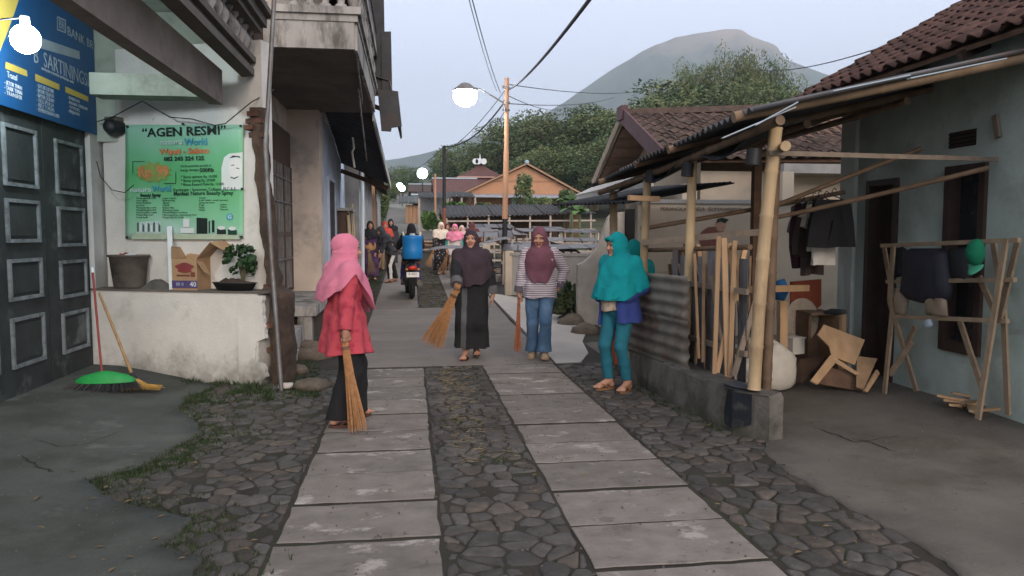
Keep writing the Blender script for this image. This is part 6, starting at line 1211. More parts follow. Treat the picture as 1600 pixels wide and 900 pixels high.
shrub(818, 342, 272, 46, 36, 'slender feathery grey-green tree in front of the brick gable', LM2, 'tree', 3, 'tree', .30, .10, 40); shrub(708, 352, 316, 38, 40, 'bright green shrub left of the brick house wall', LM3, seed=4, ls=.26, lw_=.16, per=110); shrub(760, 345, 317, 40, 34, 'dark green bush under the brick house pent roof', LM2, seed=5, ls=.26, lw_=.16, per=110); shrub(845, 345, 310, 40, 44, 'round dark bush right of the feathery tree', LM2, seed=6, ls=.26, lw_=.16, per=110); shrub(885, 345, 300, 39, 40, 'leafy bush beside the banana plant', LM2, seed=7, ls=.26, lw_=.16, per=110)
shrub(886, 500, 440, 13.0, 58, 'low dense bush behind the woman in the striped shirt', LM2, seed=8, ls=.07, lw_=.045, per=260, zb=0); shrub(598, 350, 292, 50, 22, 'overgrown green bank plants on the left of the far lane', LM2, seed=9, ls=.3, lw_=.16, per=110); shrub(670, 362, 330, 36, 22, 'weedy green shrub beside the grey-posted shed', LM3, seed=10, ls=.22, lw_=.12, per=100); shrub(690, 372, 345, 30, 20, 'small weed tuft beside the dark far pole', LM3, seed=12, ls=.2, lw_=.1, per=90)
def banana(px, y, h, label, seed):
    random.seed(seed); p = at(px, 345, Y=y); z0 = terrain_z(p.x, y); k = thing('banana_plant', label, 'plant', (p.x, y, z0)); q = MB(); q.tube([(0, 0, 0), (.02, 0, h * .6)], [.09, .05], 8); q.build('stem', M('banana_stem', (.10, .13, .05), .7, .25, 6, .1), k, False)
    for i in range(8):
        a = i * 2.4 + rv(-.3, .3); L = rv(.9, 1.35); wd = rv(.16, .22); el = rv(.5, 1.3)
        def lf(u, v): 
            d = Vector((math.cos(a), math.sin(a), 0)); s_ = Vector((-math.sin(a), math.cos(a), 0)); r_ = L * u; return Vector((.02, 0, h * .58)) + d * r_ * math.cos(el) + Vector((0, 0, r_ * math.sin(el) - L * .55 * u ** 2.3)) + s_ * (v - .5) * 2 * wd * math.sin(PI * min(1, u * .93 + .05)) ** .6 + Vector((0, 0, .05 * abs(v - .5)))
        q = MB(); q.sheet(lf, 9, 4); q.build('leaf', LM3[i % 3], k, False)
banana(893, 33, 3.3, 'pale green banana plant left of the dark awning', 2); banana(880, 35, 2.7, 'second banana plant standing lower behind the pale one', 3); banana(905, 31.5, 2.6, 'banana plant half hidden by the dark awning', 4)
# stones along the side lane
for i, (px, py, r, lb) in enumerate(((872, 494, .17, 'brown boulder at the left edge of the bush'), (893, 508, .20, 'broad brown boulder in front of the bush'), (912, 520, .16, 'dark boulder beside the turquoise-veiled woman'), (884, 500, .10, 'small brown stone between the boulders in front of the bush'), (765, 447, .16, 'pale boulder at the foot of the utility pole'), (900, 496, .13, 'brown stone behind the broad boulder'))):
    p = at(px, py, Z=.05); rock((p.x, p.y, road_z(p.y) + .03), r, mat_rub, lb, (1.4, 1.1, .8))
# grass in the joints, along the apron and the verge
random.seed(21)
def grass(name, spots, h, mats, label=None):
    V, Fc, Mi = [], [], []
    for (x, y, z, s) in spots:
        for b_ in range(3):
            a = rv(0, 6.28); hh = h * s * rv(.5, 1.3); w = .004 + .002 * hh / .05; dx, dy = math.cos(a), math.sin(a); lx_, ly_ = rv(-.6, .6) * hh, rv(-.6, .6) * hh; o = len(V)
            V += [(x - dx * w, y - dy * w, z), (x + dx * w, y + dy * w, z), (x + lx_, y + ly_, z + hh)]; Fc.append((o, o + 1, o + 2)); Mi.append(int(rv(0, 2.99)))
    m = MB(); m.v, m.f, m.m, m.sm = V, Fc, Mi, [False] * len(Fc); o = m.build(name, mats); o['kind'] = 'stuff'; return o
sp_ = []
for i in range(3600):   # moss and weeds along the ragged apron edge
    j = random.choices(range(len(AP) - 1), [1, 1, 2, 1, 1, 1, 1, 2, 3, 5, 6, 5, 4, 3, 2, 3, 6])[0]; p = AP[j].lerp(AP[j + 1], random.random()); dx = abs(random.gauss(0, .16)); sp_.append((p.x + dx, p.y + random.gauss(0, .07), .0, rv(.4, 1.0)))
for i in range(2600):
    p = at(rv(286, 425), rv(600, 632), Z=0); n = mnoise.noise((p.x * 4, p.y * 4, 2))
    if n > -.05: sp_.append((p.x, p.y + abs(random.gauss(0, .05)), 0.0, rv(.5, 1.2 + 2 * n)))
for i in range(2600): x, y = rv(-2.4, -.75), rv(4.0, 8.6); n = mnoise.noise((x * 1.7, y * 1.7, 9)); sp_.append((x, y, -.01, .75)) if n > .12 and not inside((x, y), apron_poly) else None
for i in range(900): p = at(rv(440, 500), rv(560, 625), Z=0); sp_.append((p.x, p.y, 0, rv(.5, 1.3)))
GM = [M('weed_' + s_, c_, .8, .3, 3, 0) for s_, c_ in zip(('dark', 'mid', 'pale'), ((.018, .035, .012), (.03, .055, .018), (.055, .075, .03)))]
grass('weeds', sp_, .045, GM)
sp_ = []
for i in range(3000): p = at(rv(560, 604), rv(402, 440), Z=.3); y = rv(15, 24); x = rv(-1.6, -.80); sp_.append((x, y, road_z(y) - .03, rv(.5, 1.6)))
for i in range(900): y = rv(24, 60); s_ = random.choice((-1, 1)); x = road_x(y) + s_ * rv(1.6, 2.6); sp_.append((x, y, terrain_z(x, y) + .1, rv(2, 5)))
grass('verge_grass', sp_, .07, GM)
sp_ = [(rv(.18, .78), yy, road_z(yy) + .0, rv(.5, 1.2)) for yy in [rv(15, 24) for _ in range(1500)]]
grass('strip_grass', sp_, .05, [M('dry_grass_' + s_, c_, .85, .3, 3, 0) for s_, c_ in zip(('dark', 'mid', 'pale'), ((.06, .06, .025), (.10, .09, .045), (.15, .12, .065)))])
sp_ = []
for i in range(900): x, y = rv(.2, .8), rv(4.4, 8.8); n = mnoise.noise((x * 2.3, y * 1.7, 4)); sp_.append((x, y, .012, rv(.3, .7))) if n > .2 else None
for i in range(1500): x, y = rv(1.75, 2.6), rv(3.2, 7.5); n = mnoise.noise((x * 1.9, y * 1.9, 14)); sp_.append((x, y, -.005, rv(.3, .7))) if n > .18 else None
for i in range(500): t = random.random(); sp_.append((2.48 - .2 * t - rv(0, .1), 5.5 + 2.2 * t, 0, rv(.4, 1.2)))
grass('joint_moss', sp_, .035, GM)
m = MB()   # dry straw swept together in the middle strip
for i in range(420):
    x, y = .3 + abs(random.gauss(0, .18)), rv(5.0, 8.7); a = rv(0, 6.28); L = rv(.02, .07); z = .034; m.tube([(x, y, z), (x + L * math.cos(a), y + L * math.sin(a), z + rv(0, .012))], .0016, 3, False)
tag(m.build('dry_straw', M('dry_straw', (.24, .19, .10), .9, .3, 20, 0)), kind='stuff')
# dead leaves and litter crumbs
m = MB()
for i in range(260):
    x, y = random.choice(((rv(-2.2, -.7), rv(3.5, 8.5)), (rv(1.7, 2.6), rv(3.2, 8)), (rv(-.6, 1.7), rv(3.4, 12)))); a = rv(0, 6.28); s = rv(.010, .028); z = .03 + rv(0, .006); m.add([(x - s * math.cos(a), y - s * math.sin(a), z), (x + s * .4 * math.sin(a), y - s * .4 * math.cos(a), z + .004), (x + s * math.cos(a), y + s * math.sin(a), z + .002), (x - s * .4 * math.sin(a), y + s * .4 * math.cos(a), z + .006)], [(0, 1, 2, 3)])
tag(m.build('leaf_litter', M('dead_leaf', (.15, .105, .055), .9, .3, 20, 0)), kind='stuff')
# ================================================================ people: distance fields meshed into continuous skins
class Fld:
    def __init__(s, lo, hi, h):
        s.lo = np.array(lo, float); s.h = h; n = np.ceil((np.array(hi) - s.lo) / h).astype(int) + 1
        s.ax = [s.lo[i] + h * np.arange(n[i]) for i in range(3)]; s.D = np.full(n, 9.0, np.float32)
    def blk(s, lo, hi):
        i0 = [max(0, int((lo[i] - s.lo[i]) / s.h)) for i in range(3)]; i1 = [min(s.D.shape[i], int((hi[i] - s.lo[i]) / s.h) + 2) for i in range(3)]
        if any(a >= b for a, b in zip(i0, i1)): return None
        sl = tuple(slice(a, b) for a, b in zip(i0, i1)); return sl, np.meshgrid(*[s.ax[i][sl[i]] for i in range(3)], indexing='ij', sparse=True)
    def join(s, sl, d, k, sub=False):
        a = s.D[sl]
        if sub: s.D[sl] = np.maximum(a, -d) if k <= 0 else -s._smin(-a, d, k)
        else: s.D[sl] = s._smin(a, d, k) if k > 0 else np.minimum(a, d)
    @staticmethod
    def _smin(a, b, k):
        t = np.clip(.5 + .5 * (b - a) / k, 0, 1); return (b + (a - b) * t - k * t * (1 - t)).astype(np.float32)
    def cap(s, p0, p1, r0, r1, k=.02):
        p0, p1 = np.array(p0, float), np.array(p1, float); m = max(r0, r1) + k + 3 * s.h; B = s.blk(np.minimum(p0, p1) - m, np.maximum(p0, p1) + m)
        if B is None: return s
        sl, (X, Y, Z) = B; d = p1 - p0; L = max(1e-9, d @ d); t = np.clip(((X - p0[0]) * d[0] + (Y - p0[1]) * d[1] + (Z - p0[2]) * d[2]) / L, 0, 1)
        q = np.sqrt((X - p0[0] - t * d[0]) ** 2 + (Y - p0[1] - t * d[1]) ** 2 + (Z - p0[2] - t * d[2]) ** 2) - (r0 + (r1 - r0) * t); s.join(sl, q, k); return s
    def ell(s, c, r, R=None, k=.02, sub=False):
        c = np.array(c, float); m = max(r) + k + 3 * s.h; B = s.blk(c - m, c + m)
        if B is None: return s
        sl, (X, Y, Z) = B; X, Y, Z = X - c[0], Y - c[1], Z - c[2]
        if R is not None: A = np.array(R).T; X, Y, Z = [A[i, 0] * X + A[i, 1] * Y + A[i, 2] * Z for i in range(3)]
        k0 = np.sqrt((X / r[0]) ** 2 + (Y / r[1]) ** 2 + (Z / r[2]) ** 2); k1 = np.sqrt((X / r[0] ** 2) ** 2 + (Y / r[1] ** 2) ** 2 + (Z / r[2] ** 2) ** 2) + 1e-9
        s.join(sl, k0 * (k0 - 1) / k1, k, sub); return s
    def loft(s, secs, k=.02, fold=(0, 7, 0), pw=2.):
        """secs: (z, cx, cy, a, b) from top to bottom; fold: amplitude at the hem, number of folds, phase"""
        S_ = np.array(sorted(secs), float); z0, z1 = S_[0, 0], S_[-1, 0]; m = max(S_[:, 3:].max(), .05) + k + .05; B = s.blk((S_[:, 1].min() - m, S_[:, 2].min() - m, z0 - .02), (S_[:, 1].max() + m, S_[:, 2].max() + m, z1 + k + .05))
        if B is None: return s
        sl, (X, Y, Z) = B; zc = np.clip(Z, z0, z1); cx, cy, a, b = [np.interp(zc, S_[:, 0], S_[:, i]) for i in (1, 2, 3, 4)]
        x, y = X - cx, Y - cy; rr = (np.abs(x / a) ** pw + np.abs(y / b) ** pw) ** (1 / pw); q = (rr - 1) * np.minimum(a, b)
        if fold[0]: th = np.arctan2(y / b, x / a); t = (z1 - zc) / (z1 - z0); q = q + fold[0] * t ** .8 * (np.cos(fold[1] * th + fold[2] + 1.6 * t) + .5 * np.cos((fold[1] * 2 - 3) * th - fold[2] * 2))
        q = np.maximum(q, Z - z1 - .0); s.join(sl, q, k); return s
    def cut(s, fn):
        X, Y, Z = np.meshgrid(*s.ax, indexing='ij', sparse=True); s.D = np.maximum(s.D, fn(X, Y, Z)).astype(np.float32); return s
    def add(s, fn):
        X, Y, Z = np.meshgrid(*s.ax, indexing='ij', sparse=True); s.D = (s.D + fn(X, Y, Z)).astype(np.float32); return s
    def net(s):
        D = s.D.copy(); D[0] = D[-1] = 1; D[:, 0] = D[:, -1] = 1; D[:, :, 0] = D[:, :, -1] = 1
        I = D < 0; c = I[:-1, :-1, :-1].astype(np.int8)
        for dx in (0, 1):
            for dy in (0, 1):
                for dz in (0, 1):
                    if dx + dy + dz: c = c + I[dx:D.shape[0] - 1 + dx, dy:D.shape[1] - 1 + dy, dz:D.shape[2] - 1 + dz]
        cells = np.argwhere((c > 0) & (c < 8)); idx = -np.ones(c.shape, np.int64); idx[tuple(cells.T)] = np.arange(len(cells)); acc = np.zeros((len(cells), 3)); cnt = np.zeros(len(cells))
        cr = [(a, b, d) for a in (0, 1) for b in (0, 1) for d in (0, 1)]
        for i in cr:
            for ax in range(3):
                if i[ax]: continue
                j = list(i); j[ax] = 1; a = D[cells[:, 0] + i[0], cells[:, 1] + i[1], cells[:, 2] + i[2]]; b = D[cells[:, 0] + j[0], cells[:, 1] + j[1], cells[:, 2] + j[2]]
                m = (a < 0) != (b < 0); t = np.where(m, a / np.where(m, a - b, 1), 0)
                p = np.tile(np.array(i, float), (len(cells), 1)); p[:, ax] += t; acc += p * m[:, None]; cnt += m
        V = s.lo + (cells + acc / np.maximum(cnt, 1)[:, None]) * s.h; Q = []
        for ax in range(3):
            o1, o2 = (ax + 1) % 3, (ax + 2) % 3; a = np.take(I, range(0, D.shape[ax] - 1), ax); b = np.take(I, range(1, D.shape[ax]), ax); e = np.argwhere(a != b)
            e = e[(e[:, o1] > 0) & (e[:, o2] > 0) & (e[:, o1] < D.shape[o1] - 1) & (e[:, o2] < D.shape[o2] - 1)]; f1 = e.copy(); f1[:, o1] -= 1; f2 = f1.copy(); f2[:, o2] -= 1; f3 = e.copy(); f3[:, o2] -= 1
            q = np.stack([idx[tuple(x.T)] for x in (f2, f3, e, f1)], 1); fl = a[tuple(e.T)]; q[~fl] = q[~fl][:, ::-1]; Q.append(q)
        return V, np.concatenate(Q)
    def mesh(s, name, mats, mi=None):
        V, Q = s.net(); me = bpy.data.meshes.new(name); n = len(Q); me.vertices.add(len(V)); me.vertices.foreach_set('co', V.ravel()); me.loops.add(4 * n); me.loops.foreach_set('vertex_index', Q.ravel()); me.polygons.add(n); me.polygons.foreach_set('loop_start', np.arange(n) * 4)
        for m in mats: me.materials.append(m)
        if mi is not None: me.polygons.foreach_set('material_index', mi(V[Q].mean(1)).astype(np.int32))
        me.polygons.foreach_set('use_smooth', np.ones(n, bool)); me.update(calc_edges=True); return me
V3 = lambda *a: np.array(a, float)
def unit(v): return v / max(1e-9, np.linalg.norm(v))
def ik(a, c, l1, l2, pole):
    d = c - a; L = min(np.linalg.norm(d), (l1 + l2) * .999); u = unit(d); x = (l1 * l1 - l2 * l2 + L * L) / (2 * L); hgt = math.sqrt(max(0, l1 * l1 - x * x)); p = unit(pole - u * (pole @ u)); return a + u * x + p * hgt, a + u * L
mat_skin = M('skin', (.40, .215, .145), .6, .08, 12, .05, 60); mat_lip = M('lip', (.26, .075, .065), .5, .1, 12, 0); mat_eye = M('eye_dark', (.02, .014, .012), .35, .1, 12, 0); mat_brow = M('eyebrow', (.05, .028, .02), .8, .1, 12, 0)
def Rz(a): c, s = math.cos(a), math.sin(a); return np.array([[c, -s, 0], [s, c, 0], [0, 0, 1]])
def Rx(a): c, s = math.cos(a), math.sin(a); return np.array([[1, 0, 0], [0, c, -s], [0, s, c]])
class Person:
    def __init__(s, label, base, H, rz, feet, hands, head=(0, 0), lean=(0, 0), h=.0065, grip=(0, 0), hip_z=None, poles=((.6, .8, 0), (-.6, .8, 0)), hdir=(None, None), group=None, knee=(0, -1, 0), shoes=True):
        """local frame: faces -y, person's right is -x; feet/hands: (left, right) in local metres"""
        s.root = thing('person', label, 'person', base, rz, group); s.H = H; k = H / 1.6; s.k = k; s.h = h; s.rz = rz; s.base = np.array(base, float)
        hz_ = (hip_z or .835) * k; lx, ly = lean; s.hip = V3(0, 0, hz_); s.chest = V3(lx * .6, ly * .6, hz_ + .335 * k); s.neck = V3(lx, ly + .01 * k, hz_ + .505 * k - .25 * (lx * lx + ly * ly)); s.Rh = Rz(head[0]) @ Rx(head[1]); s.hc = s.neck + V3(0, -.022 * k, 0) + s.Rh @ V3(0, -.012 * k, .135 * k)
        s.sh = [s.neck + V3(sg * .165 * k, .005, -.055 * k) for sg in (1, -1)]; s.hipj = [s.hip + V3(sg * .085 * k, 0, 0) for sg in (1, -1)]
        s.ank = []; s.kn = []; s.toe = []
        for i, (fx, fy, fz, ya) in enumerate(feet):
            a = V3(fx, fy, fz + .075 * k); kn, an = ik(s.hipj[i], a, .40 * k, .385 * k, V3(*knee)); s.kn.append(kn); s.ank.append(an); s.toe.append(an + V3(math.sin(ya) * .13 * k, -math.cos(ya) * .13 * k, -.052 * k))
        s.el = []; s.wr = []
        for i in (0, 1): e, w = ik(s.sh[i], np.array(hands[i], float), .265 * k, .235 * k, V3(*poles[i])); s.el.append(e); s.wr.append(w)
        s.grip = grip; s.hdir = hdir; s.body()
    def fld(s, lo, hi, h=None): return Fld(lo, hi, h or s.h)
    def bounds(s, m=.16):
        P = np.array([s.hip, s.chest, s.neck, s.hc + V3(0, 0, .13)] + s.sh + s.kn + s.ank + s.toe + s.el + s.wr + [w + (w - e) * .6 for w, e in zip(s.wr, s.el)]); return P.min(0) - m, P.max(0) + m
    def arm_dir(s, i): return unit(np.array(s.hdir[i], float)) if s.hdir[i] is not None else unit(unit(s.wr[i] - s.el[i]) * .7 + V3(0, -.05, -.3))
    def hand(s, f, i):
        k = s.k; sg = (1, -1)[i]; w = s.wr[i]; d = s.arm_dir(i); n = V3(-sg, .1, 0); n = unit(n - d * (n @ d)); sd = np.cross(d, n) * (1 if i else 1)
        if sd @ V3(0, -1, 0.2) < 0: sd = -sd          # thumb side faces forward
        fine = s.h < .009; f.cap(w - d * .01, w + d * .03 * k, .022 * k, .026 * k, .02)
        for j, (o, L) in enumerate(((.030, .066), (.010, .074), (-.010, .070), (-.028, .055))):
            root = w + (d * (.078 - .004 * abs(j - 1)) + sd * o) * k; f.cap(w + (d * .02 + sd * o * .6) * k, root, .014 * k, .0115 * k, .014); p = root; cu = (.95, 1.2, .8) if s.grip[i] else (.22 + .06 * j, .38 + .05 * j, .25); a = 0
            for q in range(3): a += cu[q]; e = p + (d * math.cos(a) + n * math.sin(a)) * L * k * (.46, .30, .24)[q]; f.cap(p, e, (.0098 - .0008 * q) * k, (.0090 - .0008 * q) * k, .004 if fine else .008); p = e
        t0 = w + (d * .022 + sd * .024) * k; t1 = t0 + (d * .032 + sd * .020 + n * (.012 if not s.grip[i] else .026)) * k; t2 = t1 + (d * .026 + sd * (.004 if not s.grip[i] else -.012) + n * (.004 if not s.grip[i] else .016)) * k; f.cap(t0, t1, .014 * k, .0105 * k, .010); f.cap(t1, t2, .0105 * k, .009 * k, .005)
    def body(s):
        k = s.k; lo, hi = s.bounds(.13); f = s.fld(lo, hi); c, R = s.hc, s.Rh
        f.ell(s.hip + V3(0, .005, 0), (.155 * k, .115 * k, .12 * k), k=.03); f.cap(s.hip + V3(0, 0, .06), s.chest, .115 * k, .12 * k, .05); f.ell(s.chest + V3(0, .005, .02 * k), (.15 * k, .105 * k, .15 * k), k=.05); f.cap(s.sh[0], s.sh[1], .055 * k, .055 * k, .05); f.cap(s.neck - V3(0, 0, .04), s.neck + V3(0, 0, .075 * k), .058 * k, .052 * k, .03)
        for i in (0, 1):
            f.cap(s.hipj[i], s.kn[i], .082 * k, .054 * k, .04); f.cap(s.kn[i], s.ank[i], .052 * k, .034 * k, .03); cm = s.kn[i] + (s.ank[i] - s.kn[i]) * .3; f.ell(cm + V3(0, .018, 0), (.05 * k, .055 * k, .10 * k), k=.03)
            fd = unit((s.toe[i] - s.ank[i]) * V3(1, 1, 0)); sd = V3(-fd[1], fd[0], 0); hz_ = s.ank[i] - V3(0, 0, .045 * k); f.ell(hz_ - fd * .028 * k, (.034 * k, .036 * k, .030 * k), k=.02); f.cap(s.ank[i], s.toe[i], .036 * k, .027 * k, .025); f.cap(s.toe[i] - sd * .015 * k, s.toe[i] + sd * .018 * k, .024 * k, .021 * k, .02)
            for j in range(5): o = (j - 2) * .0165 * k; r = (.0125, .0105, .0100, .0095, .0095)[j if i == 0 else j] * k; f.cap(s.toe[i] + sd * o + fd * .01, s.toe[i] + sd * o * 1.08 + fd * (.05 - .006 * abs(j - 1)) * k - V3(0, 0, .008 * k), r, r * .9, .006)
            f.cap(s.sh[i], s.el[i], .050 * k, .038 * k, .035); f.cap(s.el[i], s.wr[i], .038 * k, .024 * k, .02); s.hand(f, i)
        T = lambda x, y, z: c + R @ (V3(x, y, z) * k)
        f.ell(T(0, .012, .028), (.074 * k, .093 * k, .092 * k), R, .02); f.ell(T(0, -.022, -.03), (.061 * k, .072 * k, .082 * k), R, .03); f.ell(T(0, -.052, -.082), (.040 * k, .038 * k, .030 * k), R, .025); f.cap(T(0, -.092, .004), T(0, -.112, -.028), .008 * k, .0125 * k, .012)
        for sg in (-1, 1): f.ell(T(sg * .013, -.104, -.031), (.009 * k,) * 3, R, .008); f.ell(T(sg * .031, -.101, .004), (.016 * k, .013 * k, .011 * k), R, .010, True); f.ell(T(sg * .030, -.082, .003), (.014 * k, .012 * k, .010 * k), R, .004); f.ell(T(sg * .040, -.078, -.028), (.021 * k, .018 * k, .018 * k), R, .02); f.cap(T(sg * .05, -.080, .026), T(sg * .012, -.093, .022), .008 * k, .009 * k, .012); f.ell(T(sg * .074, .012, -.008), (.010 * k, .020 * k, .030 * k), R, .008)
        f.ell(T(0, -.096, -.058), (.022 * k, .012 * k, .006 * k), R, .006); f.ell(T(0, -.094, -.068), (.019 * k, .012 * k, .007 * k), R, .006); f.ell(T(0, -.084, -.098), (.019 * k, .016 * k, .015 * k), R, .015)
        def mi(P):
            q = (P - c) @ R / k; ax = np.abs(q[:, 0]); fr = q[:, 1] < -.06; m = np.zeros(len(P)); m[fr & (ax < .024) & (q[:, 2] < -.0525) & (q[:, 2] > -.075) & (q[:, 1] < -.085)] = 1
            m[fr & (((ax - .031) / .0155) ** 2 + ((q[:, 2] - .003) / .0062) ** 2 < 1)] = 2; m[fr & (ax > .012) & (ax < .050) & (q[:, 2] > .018 - .12 * (ax - .03)) & (q[:, 2] < .0265 - .12 * (ax - .03))] = 3; return m
        s.part('body', f, [mat_skin, mat_lip, mat_eye, mat_brow], mi)
    def part(s, name, f, mats, mi=None, parent=None):
        o = bpy.data.objects.new(name, f.mesh(name, mats if isinstance(mats, list) else [mats], mi)); link(o); o.parent = parent or s.root; return o
    def wrinkle(s, amp, sc=22., ph=0.):
        return lambda X, Y, Z: amp * (np.sin(sc * Z + 5 * np.sin(sc * .35 * X + ph) + 3 * Y * sc * .3) * .6 + np.sin(sc * .7 * X + sc * .5 * Z + 4 * np.sin(sc * .3 * Y + ph)) * .6)
    def trousers(s, mat, rh=.10, rk=.075, ra=.06, zc=.10, flare=0., name='trousers', top=None, amp=.003):
        k = s.k; lo, hi = s.bounds(.2); hi[2] = s.hip[2] + .25; f = s.fld(lo, hi); f.ell(s.hip + V3(0, .005, .02), (.175 * k, .135 * k, .13 * k), k=.03); f.cap(s.hip, s.hip + V3(0, 0, .12 * k), .135 * k, .13 * k, .03)
        for i in (0, 1):
            f.cap(s.hipj[i], s.kn[i], rh * k, rk * k, .035); m = s.kn[i] + (s.ank[i] - s.kn[i]) * .45; f.cap(s.kn[i], m, rk * k, (rk * .5 + ra * .5) * k, .02); f.cap(m, s.ank[i] - V3(0, 0, .05), (rk * .5 + ra * .5) * k, (ra + flare) * k, .02)
        f.cut(lambda X, Y, Z: s.hem(X, Y, Z, zc)); f.add(s.wrinkle(amp, 26)); return s.part(name, f, mat)
    def hem(s, X, Y, Z, zc): # per-leg hem height above the ankle
        dl = (X - s.ank[0][0]) ** 2 + (Y - s.ank[0][1]) ** 2; dr = (X - s.ank[1][0]) ** 2 + (Y - s.ank[1][1]) ** 2; z = np.where(dl < dr, s.ank[0][2], s.ank[1][2]) - .075 * s.k + zc; return z - Z
    def sleeves(s, f, lo, hi, r0, r1, r2, cuff, amp):
        for i in (0, 1):   # each sleeve is cut open at the wrist before it joins the torso
            g = s.fld(lo, hi); w = s.el[i] + (s.wr[i] - s.el[i]) * cuff; d = unit(s.wr[i] - s.el[i]); g.cap(s.sh[i] + V3(0, 0, -.005), s.el[i], r0, r1, .03); g.cap(s.el[i], w, r1, r2, .02); g.add(s.wrinkle(amp, 34, 2.3))
            g.cut(lambda X, Y, Z: np.where((X - w[0]) ** 2 + (Y - w[1]) ** 2 + (Z - w[2]) ** 2 < .016, (X - w[0]) * d[0] + (Y - w[1]) * d[1] + (Z - w[2]) * d[2], -1)); f.D = Fld._smin(f.D, g.D, .03)
    def top(s, mat, hem, ha, hb, ru=.068, rf=.052, cuff=.92, amp=.004, name='shirt', mi=None, cuffmat=None, bust=.135, fold=(.006, 6, .4), pw=2.2, sway=(0, 0)):
        k = s.k; lo, hi = s.bounds(.2); lo[2] = min(hem - .03, min(w[2] for w in s.wr) - .08); f = s.fld(lo, hi); n = s.neck
        f.loft([(n[2] + .0, n[0], n[1], .065 * k, .062 * k), (n[2] - .05 * k, n[0], n[1], .14 * k, .085 * k), (s.chest[2] + .03 * k, s.chest[0], s.chest[1] - .008, .175 * k, bust * k), (s.chest[2] - .14 * k, s.chest[0] * .8, s.chest[1] * .8, .163 * k, .128 * k), (s.hip[2] + .06 * k, 0, 0, .195 * k, .16 * k), (hem, sway[0], sway[1], ha, hb)], .03, fold, pw)
        f.ell(s.hip + V3(0, .005, .02), (.192 * k, .152 * k, .15 * k), k=.04); f.add(s.wrinkle(amp, 30, 1.3)); f.cut(lambda X, Y, Z: np.where((np.abs(X - sway[0]) < ha + .05) & (np.abs(Y - sway[1]) < hb + .05), hem + .012 * np.sin(X * 20) - Z, -1))
        s.sleeves(f, lo, hi, ru * k, rf * 1.05 * k, rf * .92 * k, cuff, amp)
        o = s.part(name, f, mat, mi)
        if cuffmat:
            for i in (0, 1):
                d = unit(s.wr[i] - s.el[i]); w = s.el[i] + (s.wr[i] - s.el[i]) * cuff; q = MB(); q.tube([w - d * .075, w + d * .004], [rf * .97 * k + .006, rf * .93 * k + .007], 14); q.build('cuff', cuffmat, s.root, False)
        return o
    def hijab(s, mat, front, side, back, wa=.25, wb=.20, fold=(.012, 7, .5), name='hijab', face=(.054, .080), tilt=0., cover=.080, bust=.165, peak=.0, cy=0.):
        """front/side/back: hem heights (local z)"""
        k = s.k; zlo = min(front, side, back); c, R = s.hc, s.Rh; lo = V3(-wa - .15, -wb - .2, zlo - .03) + V3(min(0, s.neck[0]), min(0, s.neck[1]), 0); hi = V3(wa + .15, wb + .2, c[2] + .18) + V3(max(0, s.neck[0]), max(0, s.neck[1]), 0); f = s.fld(lo, hi)
        T = lambda x, y, z: c + R @ (V3(x, y, z) * k)
        f.ell(T(0, .014, .026), (.087 * k, .108 * k, .106 * k), R, .03); f.ell(T(0, -.012, -.02), (.080 * k, .092 * k, .105 * k), R, .04); f.cap(T(0, .03, -.04), s.neck + V3(0, .005, .02), .082 * k, .090 * k, .05)
        if peak: f.cap(T(-.05, -.085, .062), T(.05, -.085, .062), .022 * k, .022 * k, .02); f.ell(T(0, -.088, .075), (.06 * k, .03 * k, .018 * k), R, .02)
        n = s.neck; L = n[2] + .10 * k - zlo
        f.loft([(n[2] + .09 * k, (n[0] + c[0]) / 2, (n[1] + c[1]) / 2, .078 * k, .085 * k), (n[2] + .01 * k, n[0], n[1] - .005, .115 * k, .105 * k), (n[2] - .06 * k, n[0], n[1] - .005 + cy * .3, min(.205 * k, wa), .135 * k), (n[2] - .16 * k, n[0] * .9, n[1] * .8 + cy * .6, (wa + .205 * k) / 2, (wb + .14 * k) / 2), (zlo, n[0] * .7, n[1] * .6 + cy, wa, wb)], .05, fold, 2.1)
        if cover:   # the cloth lies over shoulders, upper arms and chest
            f.cap(s.sh[0], s.sh[1], cover * k, cover * k, .04)
            for i in (0, 1): f.cap(s.sh[i], s.el[i], cover * k, cover * k, .04)
        f.ell(s.chest + V3(0, -.005, .02 * k), (.19 * k if cover else .15 * k, bust * k, .19 * k), k=.04)
        f.ell(T(0, -.105, -.020), (face[0] * k, .070 * k, face[1] * k), R, .006, True)
        def hm(X, Y, Z):
            x, y = X - n[0] * .7, Y - n[1] * .6 - cy; u = np.abs(x) / wa; v = y / wb; ring = side + (front - side) * np.clip(-v, 0, 1.2) + (back - side) * np.clip(v, 0, 1.2) + tilt * x / wa + .008 * np.sin(x * 35 + 1) + .006 * np.sin(y * 31); return np.where(Z < n[2], ring - Z, -1)
        f.cut(hm); f.add(s.wrinkle(.0036, 30, .7)); o = s.part(name, f, mat)
        return o
    def dress(s, mat, hem, secs, fold=(.012, 8, .3), sleeves=(.07, .06), cuff=.92, cuffmat=None, name='dress', mi=None):
        k = s.k; lo, hi = s.bounds(.22); lo[2] = hem - .03; f = s.fld(lo, hi); n = s.neck; f.loft([(n[2], n[0], n[1], .065 * k, .062 * k), (n[2] - .05 * k, n[0], n[1], .14 * k, .085 * k), (s.chest[2] + .03 * k, s.chest[0], s.chest[1], .18 * k, .14 * k), (s.hip[2] + .1 * k, 0, 0, .18 * k, .145 * k)] + secs, .03, fold, 2.1)
        for i in (0, 1): f.cap(s.hipj[i], s.kn[i], .105 * k, .088 * k, .10); f.cap(s.kn[i], s.ank[i] + V3(0, 0, .1), .085 * k, .075 * k, .08)
        f.add(s.wrinkle(.004, 22, .4)); f.cut(lambda X, Y, Z: hem - Z + .006 * np.sin(X * 30))
